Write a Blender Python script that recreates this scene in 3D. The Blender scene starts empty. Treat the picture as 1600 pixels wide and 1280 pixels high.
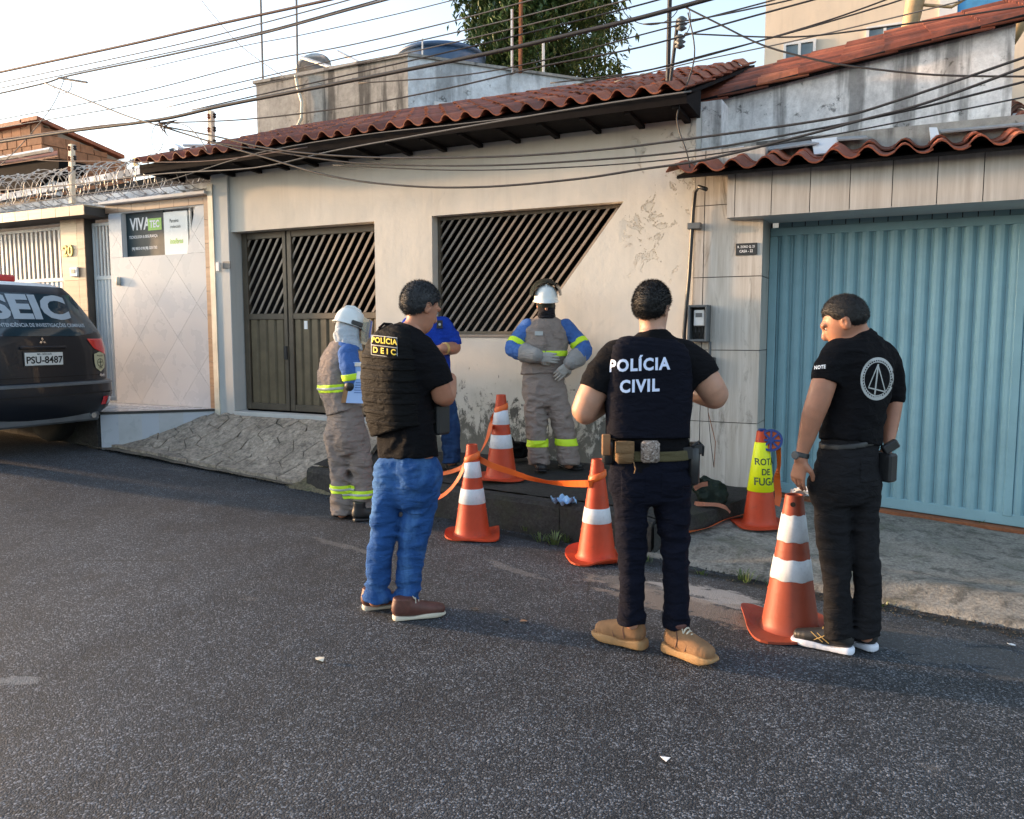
import bpy, bmesh, math, random
import numpy as np
from mathutils import Vector, Matrix
from mathutils.bvhtree import BVHTree
random.seed(7); rng = np.random.default_rng(7)
R = math.radians
scene = bpy.context.scene
COL = scene.collection

# ------------------------------------------------------------------ camera
CAM = np.array([0.0, 0.0, 1.55]); FPX = 1250.0
PITCH = math.atan(120 / FPX); YAW = math.atan(0.5)
cd = bpy.data.cameras.new('camera'); cd.sensor_width = 36; cd.lens = 36 * FPX / 1600
cd.clip_start = 0.05; cd.clip_end = 2000
cam = bpy.data.objects.new('camera', cd); COL.objects.link(cam)
cam.location = CAM; cam.rotation_euler = (math.pi / 2 - PITCH, 0, YAW)
scene.camera = cam

# ------------------------------------------------------------------ sky and sun (low evening sun down the street)
SUN_EL, SUN_SIDE = R(6.5), R(9)
sd = np.array([-math.cos(SUN_SIDE) * math.cos(SUN_EL), -math.sin(SUN_SIDE) * math.cos(SUN_EL), math.sin(SUN_EL)])
world = bpy.data.worlds.new('World'); scene.world = world; world.use_nodes = True
wt = world.node_tree; bg = wt.nodes['Background']
sky = wt.nodes.new('ShaderNodeTexSky'); sky.sky_type = 'NISHITA'; sky.sun_disc = False
sky.sun_elevation = SUN_EL; sky.sun_rotation = math.atan2(sd[0], sd[1])
sky.air_density = 1.0; sky.dust_density = 2.5; sky.ozone_density = 2.0
veil = wt.nodes.new('ShaderNodeHueSaturation'); veil.inputs['Saturation'].default_value = .66      # thin even evening haze over the whole sky
wt.links.new(sky.outputs[0], veil.inputs['Color']); wt.links.new(veil.outputs[0], bg.inputs[0]); bg.inputs[1].default_value = 0.15
sl = bpy.data.lights.new('sun', 'SUN'); sl.energy = 1.6; sl.angle = R(2.5); sl.color = (1.0, 0.60, 0.30)
sun = bpy.data.objects.new('sun', sl); COL.objects.link(sun)
sun.rotation_euler = Vector(sd).to_track_quat('Z', 'Y').to_euler()
vs = scene.view_settings; vs.view_transform = 'Standard'; vs.look = 'None'; vs.gamma = 1; vs.use_curve_mapping = False
vs.exposure = 2.42

# ------------------------------------------------------------------ pixel -> place (the photograph is 1600 x 1280)
FW = np.array([-math.sin(YAW) * math.cos(PITCH), math.cos(YAW) * math.cos(PITCH), -math.sin(PITCH)])
RT = np.array([math.cos(YAW), math.sin(YAW), 0.0]); UPV = np.cross(RT, FW)
def ray(px, py): return FW + RT * (px - 800) / FPX - UPV * (py - 640) / FPX
def onY(px, py, Y): d = ray(px, py); return CAM + d * (Y - CAM[1]) / d[1]
def onX(px, py, X): d = ray(px, py); return CAM + d * (X - CAM[0]) / d[0]
def onZ(px, py, Z): d = ray(px, py); return CAM + d * (Z - CAM[2]) / d[2]
def atD(px, py, D): return CAM + ray(px, py) * D
def depth(p): return float((np.array(p) - CAM) @ FW)
F0 = np.array([-math.sin(YAW), math.cos(YAW), 0.0])     # level view direction
V3 = lambda *a: np.array(a, float)

# ------------------------------------------------------------------ materials
class NT:
    def __init__(s, name):
        s.m = bpy.data.materials.new(name); s.m.use_nodes = True
        s.t = s.m.node_tree; s.b = s.t.nodes['Principled BSDF']; s.tc = s.t.nodes.new('ShaderNodeTexCoord')
        s.geo = s.t.nodes.new('ShaderNodeNewGeometry')
    def n(s, typ, **kw):
        x = s.t.nodes.new(typ)
        for k, v in kw.items(): setattr(x, k, v)
        return x
    def put(s, sock, v):
        if isinstance(v, bpy.types.NodeSocket): s.t.links.new(v, sock)
        elif isinstance(v, (tuple, list)) and len(v) == 3 and sock.type == 'RGBA': sock.default_value = (*v, 1)
        else: sock.default_value = v
    def pos(s, scale=(1, 1, 1), obj=True):
        mp = s.n('ShaderNodeMapping'); mp.inputs['Scale'].default_value = scale
        s.t.links.new(s.tc.outputs['Object'] if obj else s.geo.outputs['Position'], mp.inputs[0]); return mp.outputs[0]
    def noise(s, vec, scale, detail=4, rough=.55, dist=0):
        x = s.n('ShaderNodeTexNoise'); x.inputs['Scale'].default_value = scale; x.inputs['Detail'].default_value = detail
        x.inputs['Roughness'].default_value = rough; x.inputs['Distortion'].default_value = dist
        s.put(x.inputs['Vector'], vec); return x.outputs[0]
    def voro(s, vec, scale, feature='F1', out=0):
        x = s.n('ShaderNodeTexVoronoi', feature=feature); x.inputs['Scale'].default_value = scale
        s.put(x.inputs['Vector'], vec); return x.outputs[out]
    def ramp(s, f, *stops):
        x = s.n('ShaderNodeValToRGB'); e = x.color_ramp.elements
        while len(e) < len(stops): e.new(.5)
        for q, (p, c) in zip(e, stops):
            q.position = p; q.color = (*c, 1) if isinstance(c, tuple) else (c, c, c, 1)
        s.put(x.inputs[0], f); return x.outputs[0]
    def mix(s, f, a, b, mode='MIX'):
        x = s.n('ShaderNodeMix', data_type='RGBA', blend_type=mode)
        s.put(x.inputs[0], f); s.put(x.inputs[6], a); s.put(x.inputs[7], b); return x.outputs[2]
    def math(s, op, a, b=0.0, clamp=False):
        x = s.n('ShaderNodeMath', operation=op, use_clamp=clamp); s.put(x.inputs[0], a); s.put(x.inputs[1], b); return x.outputs[0]
    def sep(s, vec): x = s.n('ShaderNodeSeparateXYZ'); s.put(x.inputs[0], vec); return x.outputs
    def rand(s): return s.n('ShaderNodeObjectInfo').outputs['Random']
    def bump(s, h, strength=.3, dist=.01, prev=None):
        x = s.n('ShaderNodeBump'); x.inputs['Strength'].default_value = strength; x.inputs['Distance'].default_value = dist
        s.put(x.inputs['Height'], h)
        if prev is not None: s.put(x.inputs['Normal'], prev)
        return x.outputs[0]
    def done(s, col, rough=.7, metal=0., normal=None, spec=.5, **kw):
        s.put(s.b.inputs['Base Color'], col); s.put(s.b.inputs['Roughness'], rough); s.b.inputs['Metallic'].default_value = metal
        s.b.inputs['Specular IOR Level'].default_value = spec
        if normal is not None: s.put(s.b.inputs['Normal'], normal)
        for k, v in kw.items(): s.put(s.b.inputs[k.replace('_', ' ')], v)
        return s.m
def sc(c, k): return tuple(min(1, x * k) for x in c)

def mat(name, c, rough=.7, metal=0., var=.18, vs_=5., bump=.15, bs=60., bd=.004, c2=None, rnd=0., spec=.5, dirt=0., stretch=(1, 1, 1), **kw):
    """painted / plain surface: two-scale mottling, optional grime, fine relief and a random tone for each object"""
    t = NT(name); v = t.pos(stretch)
    f = t.noise(v, vs_, 6, .6)
    col = t.ramp(f, (.3, sc(c, 1 - var)), (.7, c2 or sc(c, 1 + var)))
    if rnd: col = t.mix(t.math('MULTIPLY', t.rand(), rnd), col, sc(c, .45))
    if dirt:
        g = t.noise(v, vs_ * 2.7, 8, .7, .4)
        col = t.mix(t.math('MULTIPLY', t.ramp(g, (.5, 0.), (.72, 1.)), dirt), col, sc(c, .25))
    nb = t.bump(t.noise(v, bs, 4), bump, bd) if bump else None
    rg = t.math('ADD', t.math('MULTIPLY', t.noise(v, vs_ * 3, 3), .2), rough - .1)
    return t.done(col, rg, metal, nb, spec, **kw)

STAINS = []
def m_asphalt():
    t = NT('asphalt'); v = t.pos((1, 1, 1), False)
    agg = t.voro(v, 145., 'F1', 1); d = t.voro(v, 145., 'F1', 0)
    r = t.sep(agg)[0]
    spk = t.ramp(r, (0., (.0106, .0128, .0164)), (.5, (.0245, .029, .0355)), (.8, (.051, .060, .072)), (1., (.17, .19, .222)))
    big = t.noise(v, .55, 5, .6); mid = t.noise(v, 3.1, 5, .65)
    col = t.mix(1., spk, t.ramp(mid, (.3, .72), (.72, 1.3)), 'MULTIPLY')
    col = t.mix(1., col, t.ramp(big, (.3, .75), (.7, 1.3)), 'MULTIPLY')
    # dried mud and cement splashes
    vx = t.pos((1, 1.9, 1), False)
    sp = t.noise(vx, 1.35, 8, .62, .6)
    col = t.mix(t.math('MULTIPLY', t.ramp(sp, (.655, 0.), (.74, 1.)), .45), col, (.21, .195, .18))
    dk = t.noise(v, 1.9, 6, .6, .8)
    col = t.mix(t.math('MULTIPLY', t.ramp(dk, (.63, 0.), (.72, 1.)), .45), col, (.025, .024, .024))
    cr = t.voro(t.mix(.22, v, t.n('ShaderNodeTexNoise').outputs[1]), .55, 'DISTANCE_TO_EDGE')
    crk = t.math('MULTIPLY', t.ramp(cr, (.0, 1.), (.006, 0.)), t.ramp(big, (.52, 0.), (.6, .8)))
    col = t.mix(crk, col, (.018, .018, .018))
    # where slurry ran off the driveway: a cement film, a sandy fringe, a splash at the left
    ns = t.noise(t.pos((1.6, 3.2, 1), False), 3.2, 9, .68, .5)
    for cx, cy, rx, ry, a, cc, k in STAINS:
        mp = t.n('ShaderNodeMapping', vector_type='TEXTURE'); mp.inputs['Location'].default_value = (cx, cy, 0); mp.inputs['Rotation'].default_value = (0, 0, a); mp.inputs['Scale'].default_value = (rx, ry, 1e3)
        t.t.links.new(t.geo.outputs['Position'], mp.inputs[0]); ln = t.n('ShaderNodeVectorMath', operation='LENGTH'); t.put(ln.inputs[0], mp.outputs[0])
        f = t.math('SUBTRACT', t.math('MULTIPLY', ns, 2.2), t.math('MULTIPLY', ln.outputs['Value'], .75))
        col = t.mix(t.math('MULTIPLY', t.ramp(f, (.42, 0.), (.60, 1.)), k), col, cc)
    h = t.math('SUBTRACT', t.math('MULTIPLY', r, .8), d)
    nb = t.bump(h, .5, .005); nb = t.bump(mid, .35, .03, nb)
    return t.done(col, t.ramp(r, (0., .62), (1., .86)), 0, nb, .42)

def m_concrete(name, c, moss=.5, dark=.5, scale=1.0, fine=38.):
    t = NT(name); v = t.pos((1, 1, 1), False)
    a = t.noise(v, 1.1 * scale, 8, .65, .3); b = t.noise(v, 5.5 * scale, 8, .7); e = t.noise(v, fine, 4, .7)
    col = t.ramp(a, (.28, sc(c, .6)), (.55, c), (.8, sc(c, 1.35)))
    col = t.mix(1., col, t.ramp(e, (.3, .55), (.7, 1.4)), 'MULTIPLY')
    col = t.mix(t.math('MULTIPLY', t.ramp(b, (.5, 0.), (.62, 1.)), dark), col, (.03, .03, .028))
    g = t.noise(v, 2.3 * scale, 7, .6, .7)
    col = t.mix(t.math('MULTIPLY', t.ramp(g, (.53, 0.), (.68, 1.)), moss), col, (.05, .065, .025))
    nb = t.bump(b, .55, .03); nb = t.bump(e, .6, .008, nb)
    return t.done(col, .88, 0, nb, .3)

def m_plaster(name, c, mildew_z=None, patch=True, c2=None, streak=.25):
    t = NT(name); v = t.pos((1, 1, 1), False); z = t.sep(t.geo.outputs['Position'])[2]
    a = t.noise(v, .9, 6, .6); st = t.noise(t.pos((9, 9, .5), False), 1.0, 6, .65)
    col = t.ramp(a, (.3, sc(c, .9)), (.7, c2 or sc(c, 1.06)))
    col = t.mix(t.math('MULTIPLY', t.ramp(st, (.52, 0.), (.75, 1.)), streak), col, sc(c, .62))
    fine = t.noise(v, 26, 6, .7)
    nb = t.bump(fine, .22, .006); nb = t.bump(t.noise(v, 3.2, 4), .3, .03, nb)
    if patch:
        # flaking paint near the right end of the wall
        p = t.noise(v, 4.3, 9, .72, .5); x = t.sep(t.geo.outputs['Position'])
        mx = t.math('MULTIPLY', t.ramp(t.math('ADD', x[0], 2.9), (.55, 0.), (.8, 1.)), t.ramp(t.math('MULTIPLY', x[2], .25), (.48, 0.), (.58, 1.)))
        pk = t.math('MULTIPLY', t.ramp(p, (.575, 0.), (.59, 1.)), mx)
        col = t.mix(t.math('MULTIPLY', pk, .8), col, (.50, .48, .43)); nb = t.bump(pk, .9, -.012, nb)
    if mildew_z is not None:
        z0, h = mildew_z
        k = t.math('DIVIDE', t.math('SUBTRACT', z, z0), h)          # 0 at the foot, 1 at the top of the damp band
        w = t.noise(t.pos((1.0, 1.0, .6), False), 7.5, 10, .76, .4)
        th = t.math('ADD', t.math('MULTIPLY', k, .27), .335)
        f = t.ramp(t.math('SUBTRACT', w, th), (.0, 0.), (.06, 1.))
        col = t.mix(t.math('MULTIPLY', f, .9), col, (.028, .029, .027))
        w2 = t.noise(v, 2.3, 6, .6)
        f2 = t.math('MULTIPLY', t.ramp(t.math('SUBTRACT', w2, t.math('MULTIPLY', k, .5)), (.1, 0.), (.35, 1.)), .35)
        col = t.mix(f2, col, (.34, .33, .28)); nb = t.bump(f, .5, -.006, nb)
    return t.done(col, .82, 0, nb, .3)

def m_weathered(name, c, dark=.85, s=1.0):
    t = NT(name); v = t.pos((1, 1, 1), False)
    st = t.noise(t.pos((2.6 * s, 2.6 * s, .22 * s), False), 1.6, 7, .6, .2); b = t.noise(t.pos((1, 1, .6), False), 2.6 * s, 10, .72, .5)
    fine = t.noise(v, 16 * s, 8, .75)
    col = t.ramp(b, (.3, sc(c, .65)), (.52, c), (.7, sc(c, 1.3)))
    col = t.mix(t.math('MULTIPLY', t.ramp(st, (.52, 0.), (.60, 1.)), dark), col, (.035, .035, .036))
    fl = t.ramp(t.noise(v, 5.5 * s, 10, .75, .6), (.60, 0.), (.63, 1.))
    col = t.mix(t.math('MULTIPLY', fl, .7), col, (.06, .058, .052))
    col = t.mix(1., col, t.ramp(fine, (.3, .75), (.7, 1.2)), 'MULTIPLY')
    nb = t.bump(fine, .4, .012); nb = t.bump(fl, .5, -.01, nb)
    return t.done(col, .9, 0, nb, .2)

def m_streak_tile(name, c, c2, stain=.5, s=1.0):
    """wall tile with upright wood-like grain, a tone of its own for each tile, rust and damp stains"""
    t = NT(name); v = t.pos((1, 1, 1), False)
    g = t.noise(t.pos((26 * s, 26 * s, 1.3 * s), False), 1.0, 7, .65, .4)
    col = t.ramp(g, (.3, c2), (.6, c), (.8, sc(c, 1.2)))
    col = t.mix(t.math('MULTIPLY', t.rand(), .25), col, sc(c, .6))
    w = t.noise(t.pos((5, 5, 1.1), False), 1.5, 9, .75, .7)
    col = t.mix(t.math('MULTIPLY', t.ramp(w, (.55, 0.), (.70, 1.)), stain), col, (.07, .055, .035))
    return t.done(col, .42, 0, t.bump(g, .18, .004), .4)

def m_wood_tile(name, c):
    t = NT(name); g = t.noise(t.pos((2.2, 2.2, 26), False), 1.0, 6, .6, .5)
    col = t.ramp(g, (.3, sc(c, .62)), (.6, c), (.8, sc(c, 1.25))); col = t.mix(t.math('MULTIPLY', t.rand(), .4), col, sc(c, .55))
    return t.done(col, .38, 0, None, .5)

def m_terracotta(name, c=(.30, .085, .045)):
    t = NT(name); v = t.pos((1, 1, 1)); r = t.rand()
    col = t.ramp(r, (0., sc(c, .45)), (.4, sc(c, .85)), (.75, c), (1., (.42, .14, .07)))
    a = t.noise(v, 9, 8, .7); col = t.mix(1., col, t.ramp(a, (.3, .6), (.7, 1.25)), 'MULTIPLY')
    wv = t.noise(t.pos((1, 1, 1), False), 4., 8, .7, .3)
    col = t.mix(t.math('MULTIPLY', t.ramp(wv, (.52, 0.), (.66, 1.)), .7), col, (.045, .035, .032))
    return t.done(col, .62, 0, t.bump(a, .4, .006), .4)

def m_cloth(name, c, rough=.9, var=.15, weave=420., c2=None, wear=None, sheen=.0, fold=.5):
    t = NT(name); v = t.pos((1, 1, 1))
    f = t.noise(v, 5, 6, .6); col = t.ramp(f, (.3, sc(c, 1 - var)), (.7, c2 or sc(c, 1 + var)))
    if wear: col = t.mix(t.math('MULTIPLY', t.ramp(t.noise(t.pos((1, 1, .55)), 4.5, 6, .62, .4), (.48, 0.), (.66, 1.)), .75), col, wear)
    w = t.noise(v, weave, 2); k = t.noise(t.pos((1, 1, 2.2)), 13, 4, .55, .6)
    col = t.mix(1., col, t.ramp(w, (.3, .82), (.7, 1.18)), 'MULTIPLY')
    nb = t.bump(k, min(1., fold * 1.6), .02); nb = t.bump(w, .25, .001, nb)
    return t.done(col, rough, 0, nb, .12, Sheen_Weight=sheen, Sheen_Roughness=.4)

def m_skin(name, c):
    t = NT(name); v = t.pos((1, 1, 1)); f = t.noise(v, 16, 5, .6)
    col = t.ramp(f, (.3, sc(c, .85)), (.7, (min(1, c[0] * 1.12), c[1] * 1.06, c[2] * 1.02)))
    return t.done(col, .48, 0, t.bump(t.noise(v, 260, 3), .12, .001), .4, Subsurface_Weight=.12, Subsurface_Radius=(.9, .35, .2), Subsurface_Scale=.01)

def m_cone(name, c):
    t = NT(name); v = t.pos((1, 1, 1)); a = t.noise(v, 7, 7, .65, .4)
    col = t.ramp(a, (.3, sc(c, .85)), (.7, sc(c, 1.08)))
    col = t.mix(t.math('MULTIPLY', t.ramp(t.noise(v, 13, 9, .75), (.56, 0.), (.70, 1.)), .35), col, (.09, .035, .02))
    return t.done(col, .5, 0, t.bump(t.noise(t.pos((1, 1, 9)), 8, 4), .15, .006), .4, Subsurface_Weight=.05, Subsurface_Scale=.01)

def m_leaf(name, a, b):
    t = NT(name); f = t.noise(t.pos((1, 1, 1)), 1.3, 5, .65); f2 = t.noise(t.pos((1, 1, 1)), 9., 2)
    col = t.mix(1., t.ramp(f, (.3, a), (.7, b)), t.ramp(f2, (.3, .6), (.7, 1.5)), 'MULTIPLY')
    return t.done(col, .42, 0, None, .45, Transmission_Weight=.0, Subsurface_Weight=.0)

# ------------------------------------------------------------------ mesh helpers
def link(name, me, parent=None, loc=None):
    o = bpy.data.objects.new(name, me); COL.objects.link(o)
    if parent is not None: o.parent = parent
    if loc is not None: o.location = loc
    return o
def tag(o, label, cat, group=None, kind=None):
    if label: o['label'] = label
    if cat: o['category'] = cat
    if group: o['group'] = group
    if kind: o['kind'] = kind
    return o
def thing(name, loc, label, cat, group=None):
    o = bpy.data.objects.new(name, None); COL.objects.link(o); o.location = [float(x) for x in loc]; o.empty_display_size = .2
    return tag(o, label, cat, group)
def wloc(o):
    p = np.zeros(3)
    while o is not None: p = p + np.array(o.location); o = o.parent
    return p
class MB:
    def __init__(s): s.v = []; s.f = []; s.m = []
    def add(s, vs_, fs, mi=0):
        b = len(s.v); s.v += [tuple(map(float, p)) for p in vs_]; s.f += [tuple(i + b for i in q) for q in fs]; s.m += [mi] * len(fs); return s
    def hexa(s, p, mi=0):      # p: 8 corners, bottom ring then top ring
        return s.add(p, [(3, 2, 1, 0), (4, 5, 6, 7), (0, 1, 5, 4), (1, 2, 6, 5), (2, 3, 7, 6), (3, 0, 4, 7)], mi)
    def box(s, a, b, mi=0):
        x0, y0, z0 = np.minimum(a, b); x1, y1, z1 = np.maximum(a, b)
        return s.hexa([(x0, y0, z0), (x1, y0, z0), (x1, y1, z0), (x0, y1, z0), (x0, y0, z1), (x1, y0, z1), (x1, y1, z1), (x0, y1, z1)], mi)
    def obox(s, c, ax, ay, az, mi=0):   # oriented box, half axes
        c, ax, ay, az = map(np.array, (c, ax, ay, az))
        return s.hexa([c - ax - ay - az, c + ax - ay - az, c + ax + ay - az, c - ax + ay - az, c - ax - ay + az, c + ax - ay + az, c + ax + ay + az, c - ax + ay + az], mi)
    def prism(s, poly, off, mi=0):       # poly: 3D ring, off: extrusion vector
        n = len(poly); p = [np.array(q, float) for q in poly]; q = [a + np.array(off, float) for a in p]
        return s.add(p + q, [tuple(range(n))[::-1], tuple(range(n, 2 * n))] + [(i, (i + 1) % n, n + (i + 1) % n, n + i) for i in range(n)], mi)
    def tube(s, path, r, n=6, mi=0, caps=True):
        P = [np.array(p, float) for p in path]; rr = r if hasattr(r, '__len__') else [r] * len(P); b = []; last = None
        for i, p in enumerate(P):
            d = P[min(i + 1, len(P) - 1)] - P[max(i - 1, 0)]; d = d / (np.linalg.norm(d) + 1e-9)
            if last is None: u = np.cross(d, (0, 0, 1.)); u = np.cross(d, (0, 1., 0)) if np.linalg.norm(u) < .1 else u
            else: u = last - d * (last @ d)
            u = u / (np.linalg.norm(u) + 1e-9); last = u; w = np.cross(d, u)
            b += [p + rr[i] * (u * math.cos(t) + w * math.sin(t)) for t in [2 * math.pi * k / n for k in range(n)]]
        f = [(i * n + k, i * n + (k + 1) % n, (i + 1) * n + (k + 1) % n, (i + 1) * n + k) for i in range(len(P) - 1) for k in range(n)]
        if caps: f += [tuple(range(n))[::-1], tuple(range((len(P) - 1) * n, len(P) * n))]
        return s.add(b, f, mi)
    def lathe(s, prof, n=24, c=(0, 0, 0), mi=0, axis=None, warp=None):
        c = np.array(c, float); ax = np.array(axis if axis is not None else (0, 0, 1.), float); ax /= np.linalg.norm(ax)
        u = np.cross(ax, (1., 0, 0)); u = np.cross(ax, (0, 1., 0)) if np.linalg.norm(u) < .1 else u; u /= np.linalg.norm(u); w = np.cross(ax, u)
        b = []
        for r, h in prof:
            for k in range(n):
                t = 2 * math.pi * k / n; p = c + ax * h + r * (u * math.cos(t) + w * math.sin(t)); b.append(warp(p) if warp else p)
        f = [(i * n + k, i * n + (k + 1) % n, (i + 1) * n + (k + 1) % n, (i + 1) * n + k) for i in range(len(prof) - 1) for k in range(n)]
        if prof[0][0] > 1e-6: f.append(tuple(range(n))[::-1])
        if prof[-1][0] > 1e-6: f.append(tuple(range((len(prof) - 1) * n, len(prof) * n)))
        return s.add(b, f, mi)
    def grid(s, fn, nu, nv, mi=0, flip=False):
        b = [fn(i / nu, j / nv) for j in range(nv + 1) for i in range(nu + 1)]
        w = nu + 1; f = [(j * w + i, j * w + i + 1, (j + 1) * w + i + 1, (j + 1) * w + i) for j in range(nv) for i in range(nu)]
        return s.add(b, [q[::-1] for q in f] if flip else f, mi)
    def mesh(s, name, mats, off=(0, 0, 0), smooth=False, bevel=0):
        me = bpy.data.meshes.new(name); o = np.array(off, float)
        me.from_pydata([tuple(np.array(p) - o) for p in s.v], [], s.f)
        for m in (mats if isinstance(mats, (list, tuple)) else [mats]): me.materials.append(m)
        if any(s.m): me.polygons.foreach_set('material_index', s.m)
        if bevel:
            bm = bmesh.new(); bm.from_mesh(me)
            bmesh.ops.bevel(bm, geom=bm.edges[:], offset=bevel, segments=1, profile=.5, affect='EDGES', clamp_overlap=True); bm.to_mesh(me); bm.free()
        if smooth: me.shade_smooth()
        me.update(); return me
    def build(s, name, mats, parent=None, smooth=False, bevel=0, origin=None):
        if parent is not None: return link(name, s.mesh(name, mats, wloc(parent), smooth, bevel), parent)
        o = np.mean(np.array(s.v), 0) if origin is None else np.array(origin, float)
        if origin is None: o[2] = np.min(np.array(s.v)[:, 2])
        return link(name, s.mesh(name, mats, o, smooth, bevel), None, o)
def box(name, a, b, m, parent=None, bevel=.0, **kw): return MB().box(a, b).build(name, m, parent, bevel=bevel, **kw)
def autosmooth(o, ang=40):
    bm = bmesh.new(); bm.from_mesh(o.data)
    for e in bm.edges: e.smooth = len(e.link_faces) == 2 and e.calc_face_angle(0) < R(ang)
    for f in bm.faces: f.smooth = True
    bm.to_mesh(o.data); bm.free(); return o
def copy_tree(o, parent=None):
    c = o.copy(); COL.objects.link(c); c.parent = parent
    for ch in list(o.children): copy_tree(ch, c)
    return c
def clip_poly(poly, a, n):     # keep the side where (p - a).n <= 0
    out = []; a = np.array(a, float); n = np.array(n, float)
    for i in range(len(poly)):
        p, q = np.array(poly[i], float), np.array(poly[(i + 1) % len(poly)], float); dp, dq = (p - a) @ n, (q - a) @ n
        if dp <= 0: out.append(p)
        if dp * dq < 0: out.append(p + (q - p) * dp / (dp - dq))
    return out
def clip_to(poly, region):     # convex ccw region
    for i in range(len(region)):
        a, b = np.array(region[i], float), np.array(region[(i + 1) % len(region)], float); d = b - a
        poly = clip_poly(poly, a, (d[1], -d[0]))
        if len(poly) < 3: return []
    return poly
def shrink(poly, g):
    n = len(poly); res = [np.array(p, float) for p in poly]; out = res
    area = sum(res[i][0] * res[(i + 1) % n][1] - res[(i + 1) % n][0] * res[i][1] for i in range(n))
    if area < 0: res = res[::-1]
    out = res
    for i in range(n):
        a, b = res[i], res[(i + 1) % n]; d = b - a; L = np.linalg.norm(d)
        if L < 1e-6: continue
        nn = np.array((d[1], -d[0])) / L; out = clip_poly(out, a - nn * g, nn)
        if len(out) < 3: return []
    return out
def voronoi_cells(seeds, region):
    res = []
    for i, s in enumerate(seeds):
        p = [np.array(q, float) for q in region]
        for j, q in enumerate(seeds):
            if j != i:
                p = clip_poly(p, (s + q) / 2, q - s)
                if len(p) < 3: break
        if len(p) >= 3: res.append(p)
    return res
# lettering -------------------------------------------------------------------
def text_mesh(txt, size, bold=0., extr=0., align='CENTER', sx=1.0, cuts=None, gap=1.0):
    cu = bpy.data.curves.new('t', 'FONT'); cu.body = txt; cu.size = size; cu.offset = bold; cu.extrude = extr; cu.align_x = align; cu.align_y = 'CENTER'; cu.resolution_u = 3; cu.space_character = gap
    o = bpy.data.objects.new('t', cu); COL.objects.link(o); dg = bpy.context.evaluated_depsgraph_get(); dg.update()
    me = bpy.data.meshes.new_from_object(o.evaluated_get(dg)); bpy.data.objects.remove(o)
    bm = bmesh.new(); bm.from_mesh(me); bpy.data.meshes.remove(me)
    if cuts:
        for ax in (0, 1):
            lo = min((v.co[ax] for v in bm.verts), default=0); hi = max((v.co[ax] for v in bm.verts), default=0); c = lo + cuts
            while c < hi:
                co = [0, 0, 0]; no = [0, 0, 0]; co[ax] = c; no[ax] = 1
                bmesh.ops.bisect_plane(bm, geom=bm.verts[:] + bm.edges[:] + bm.faces[:], plane_co=co, plane_no=no); c += cuts
    vv = [(v.co.x * sx, v.co.y, v.co.z) for v in bm.verts]; bm.verts.index_update(); ff = [tuple(v.index for v in f.verts) for f in bm.faces]; bm.free()
    return vv, ff
def text(name, txt, size, m, org, ux, uy, parent, bold=0., lift=.002, align='CENTER', sx=1.0, extr=0.):
    vv, ff = text_mesh(txt, size, bold, extr, align, sx); org, ux, uy = map(lambda a: np.array(a, float), (org, ux, uy)); un = np.cross(ux, uy)
    return MB().add([org + ux * x + uy * y + un * (z + lift) for x, y, z in vv], ff).build(name, m, parent)
def text_on(name, parts, target, m, org, ux, uy, cast, parent, lift=.003, cuts=.02):
    """lettering laid on a curved surface: rays along `cast` find the cloth under every point"""
    dp = wloc(target); bvh = BVHTree.FromPolygons([tuple(np.array(v.co) + dp) for v in target.data.vertices], [tuple(p.vertices) for p in target.data.polygons])
    mb = MB(); org, ux, uy, cast = map(lambda a: np.array(a, float), (org, ux, uy, cast)); cast = cast / np.linalg.norm(cast)
    for vv, ff, dx, dy in parts:
        out = []
        for x, y, z in vv:
            p = org + ux * (x + dx) + uy * (y + dy) - cast * .6; h = bvh.ray_cast(Vector(p), Vector(cast))[0]
            out.append((np.array(h) if h is not None else p + cast * .6) - cast * lift)
        mb.add(out, ff)
    return mb.build(name, m, parent)
# ================================================================== palette
M = {}
for px_, py_, rx, ry, a, cc, k in ((1120, 930, .50, .16, -.25, (.30, .305, .31), .85), (1075, 945, .75, .17, -.27, (.24, .20, .17), .6), (985, 912, .35, .10, -.2, (.22, .20, .18), .5), (25, 1075, .11, .06, .5, (.22, .23, .24), .5), (800, 890, .3, .06, -.3, (.2, .195, .19), .4), (530, 860, .5, .05, -.2, (.2, .195, .19), .35), (1480, 1010, 1.2, .25, -.2, (.13, .12, .11), .4), (1300, 925, 1.6, .09, -.156, (.014, .014, .012), .85), (860, 845, 1.3, .07, -.21, (.014, .014, .012), .8)):
    q_ = onZ(px_, py_, 0); STAINS.append((q_[0], q_[1], rx, ry, a, cc, k))
M['asphalt'] = m_asphalt()
M['dirt'] = m_concrete('dirt', (.12, .10, .08), .5, .3)
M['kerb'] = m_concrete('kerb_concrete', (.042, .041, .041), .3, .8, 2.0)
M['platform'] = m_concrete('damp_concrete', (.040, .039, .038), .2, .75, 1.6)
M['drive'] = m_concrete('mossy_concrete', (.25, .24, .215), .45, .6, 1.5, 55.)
M['slab'] = m_concrete('paving_stone', (.37, .32, .265), .2, .4, 2.2, 30.)
M['slabbed'] = m_concrete('paving_bed', (.18, .155, .125), .5, .5, 2.0)
M['yellow'] = m_plaster('cream_plaster', (.62, .585, .52), (0.28, .92), True, (.66, .63, .575))
M['pilaster'] = m_plaster('pale_plaster', (.52, .53, .52), None, False)
M['white_paint'] = m_plaster('white_paint', (.72, .72, .72), None, False, streak=.12)
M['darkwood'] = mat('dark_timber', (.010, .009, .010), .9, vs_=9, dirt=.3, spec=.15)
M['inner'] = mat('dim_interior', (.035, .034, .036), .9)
M['terra'] = m_terracotta('roof_tile')
M['brown_gate'] = mat('brown_gate_paint', (.10, .079, .055), .5, var=.2, dirt=.25)
M['olive_gate'] = mat('olive_gate_paint', (.145, .112, .066), .5, var=.2, dirt=.2)
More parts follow.
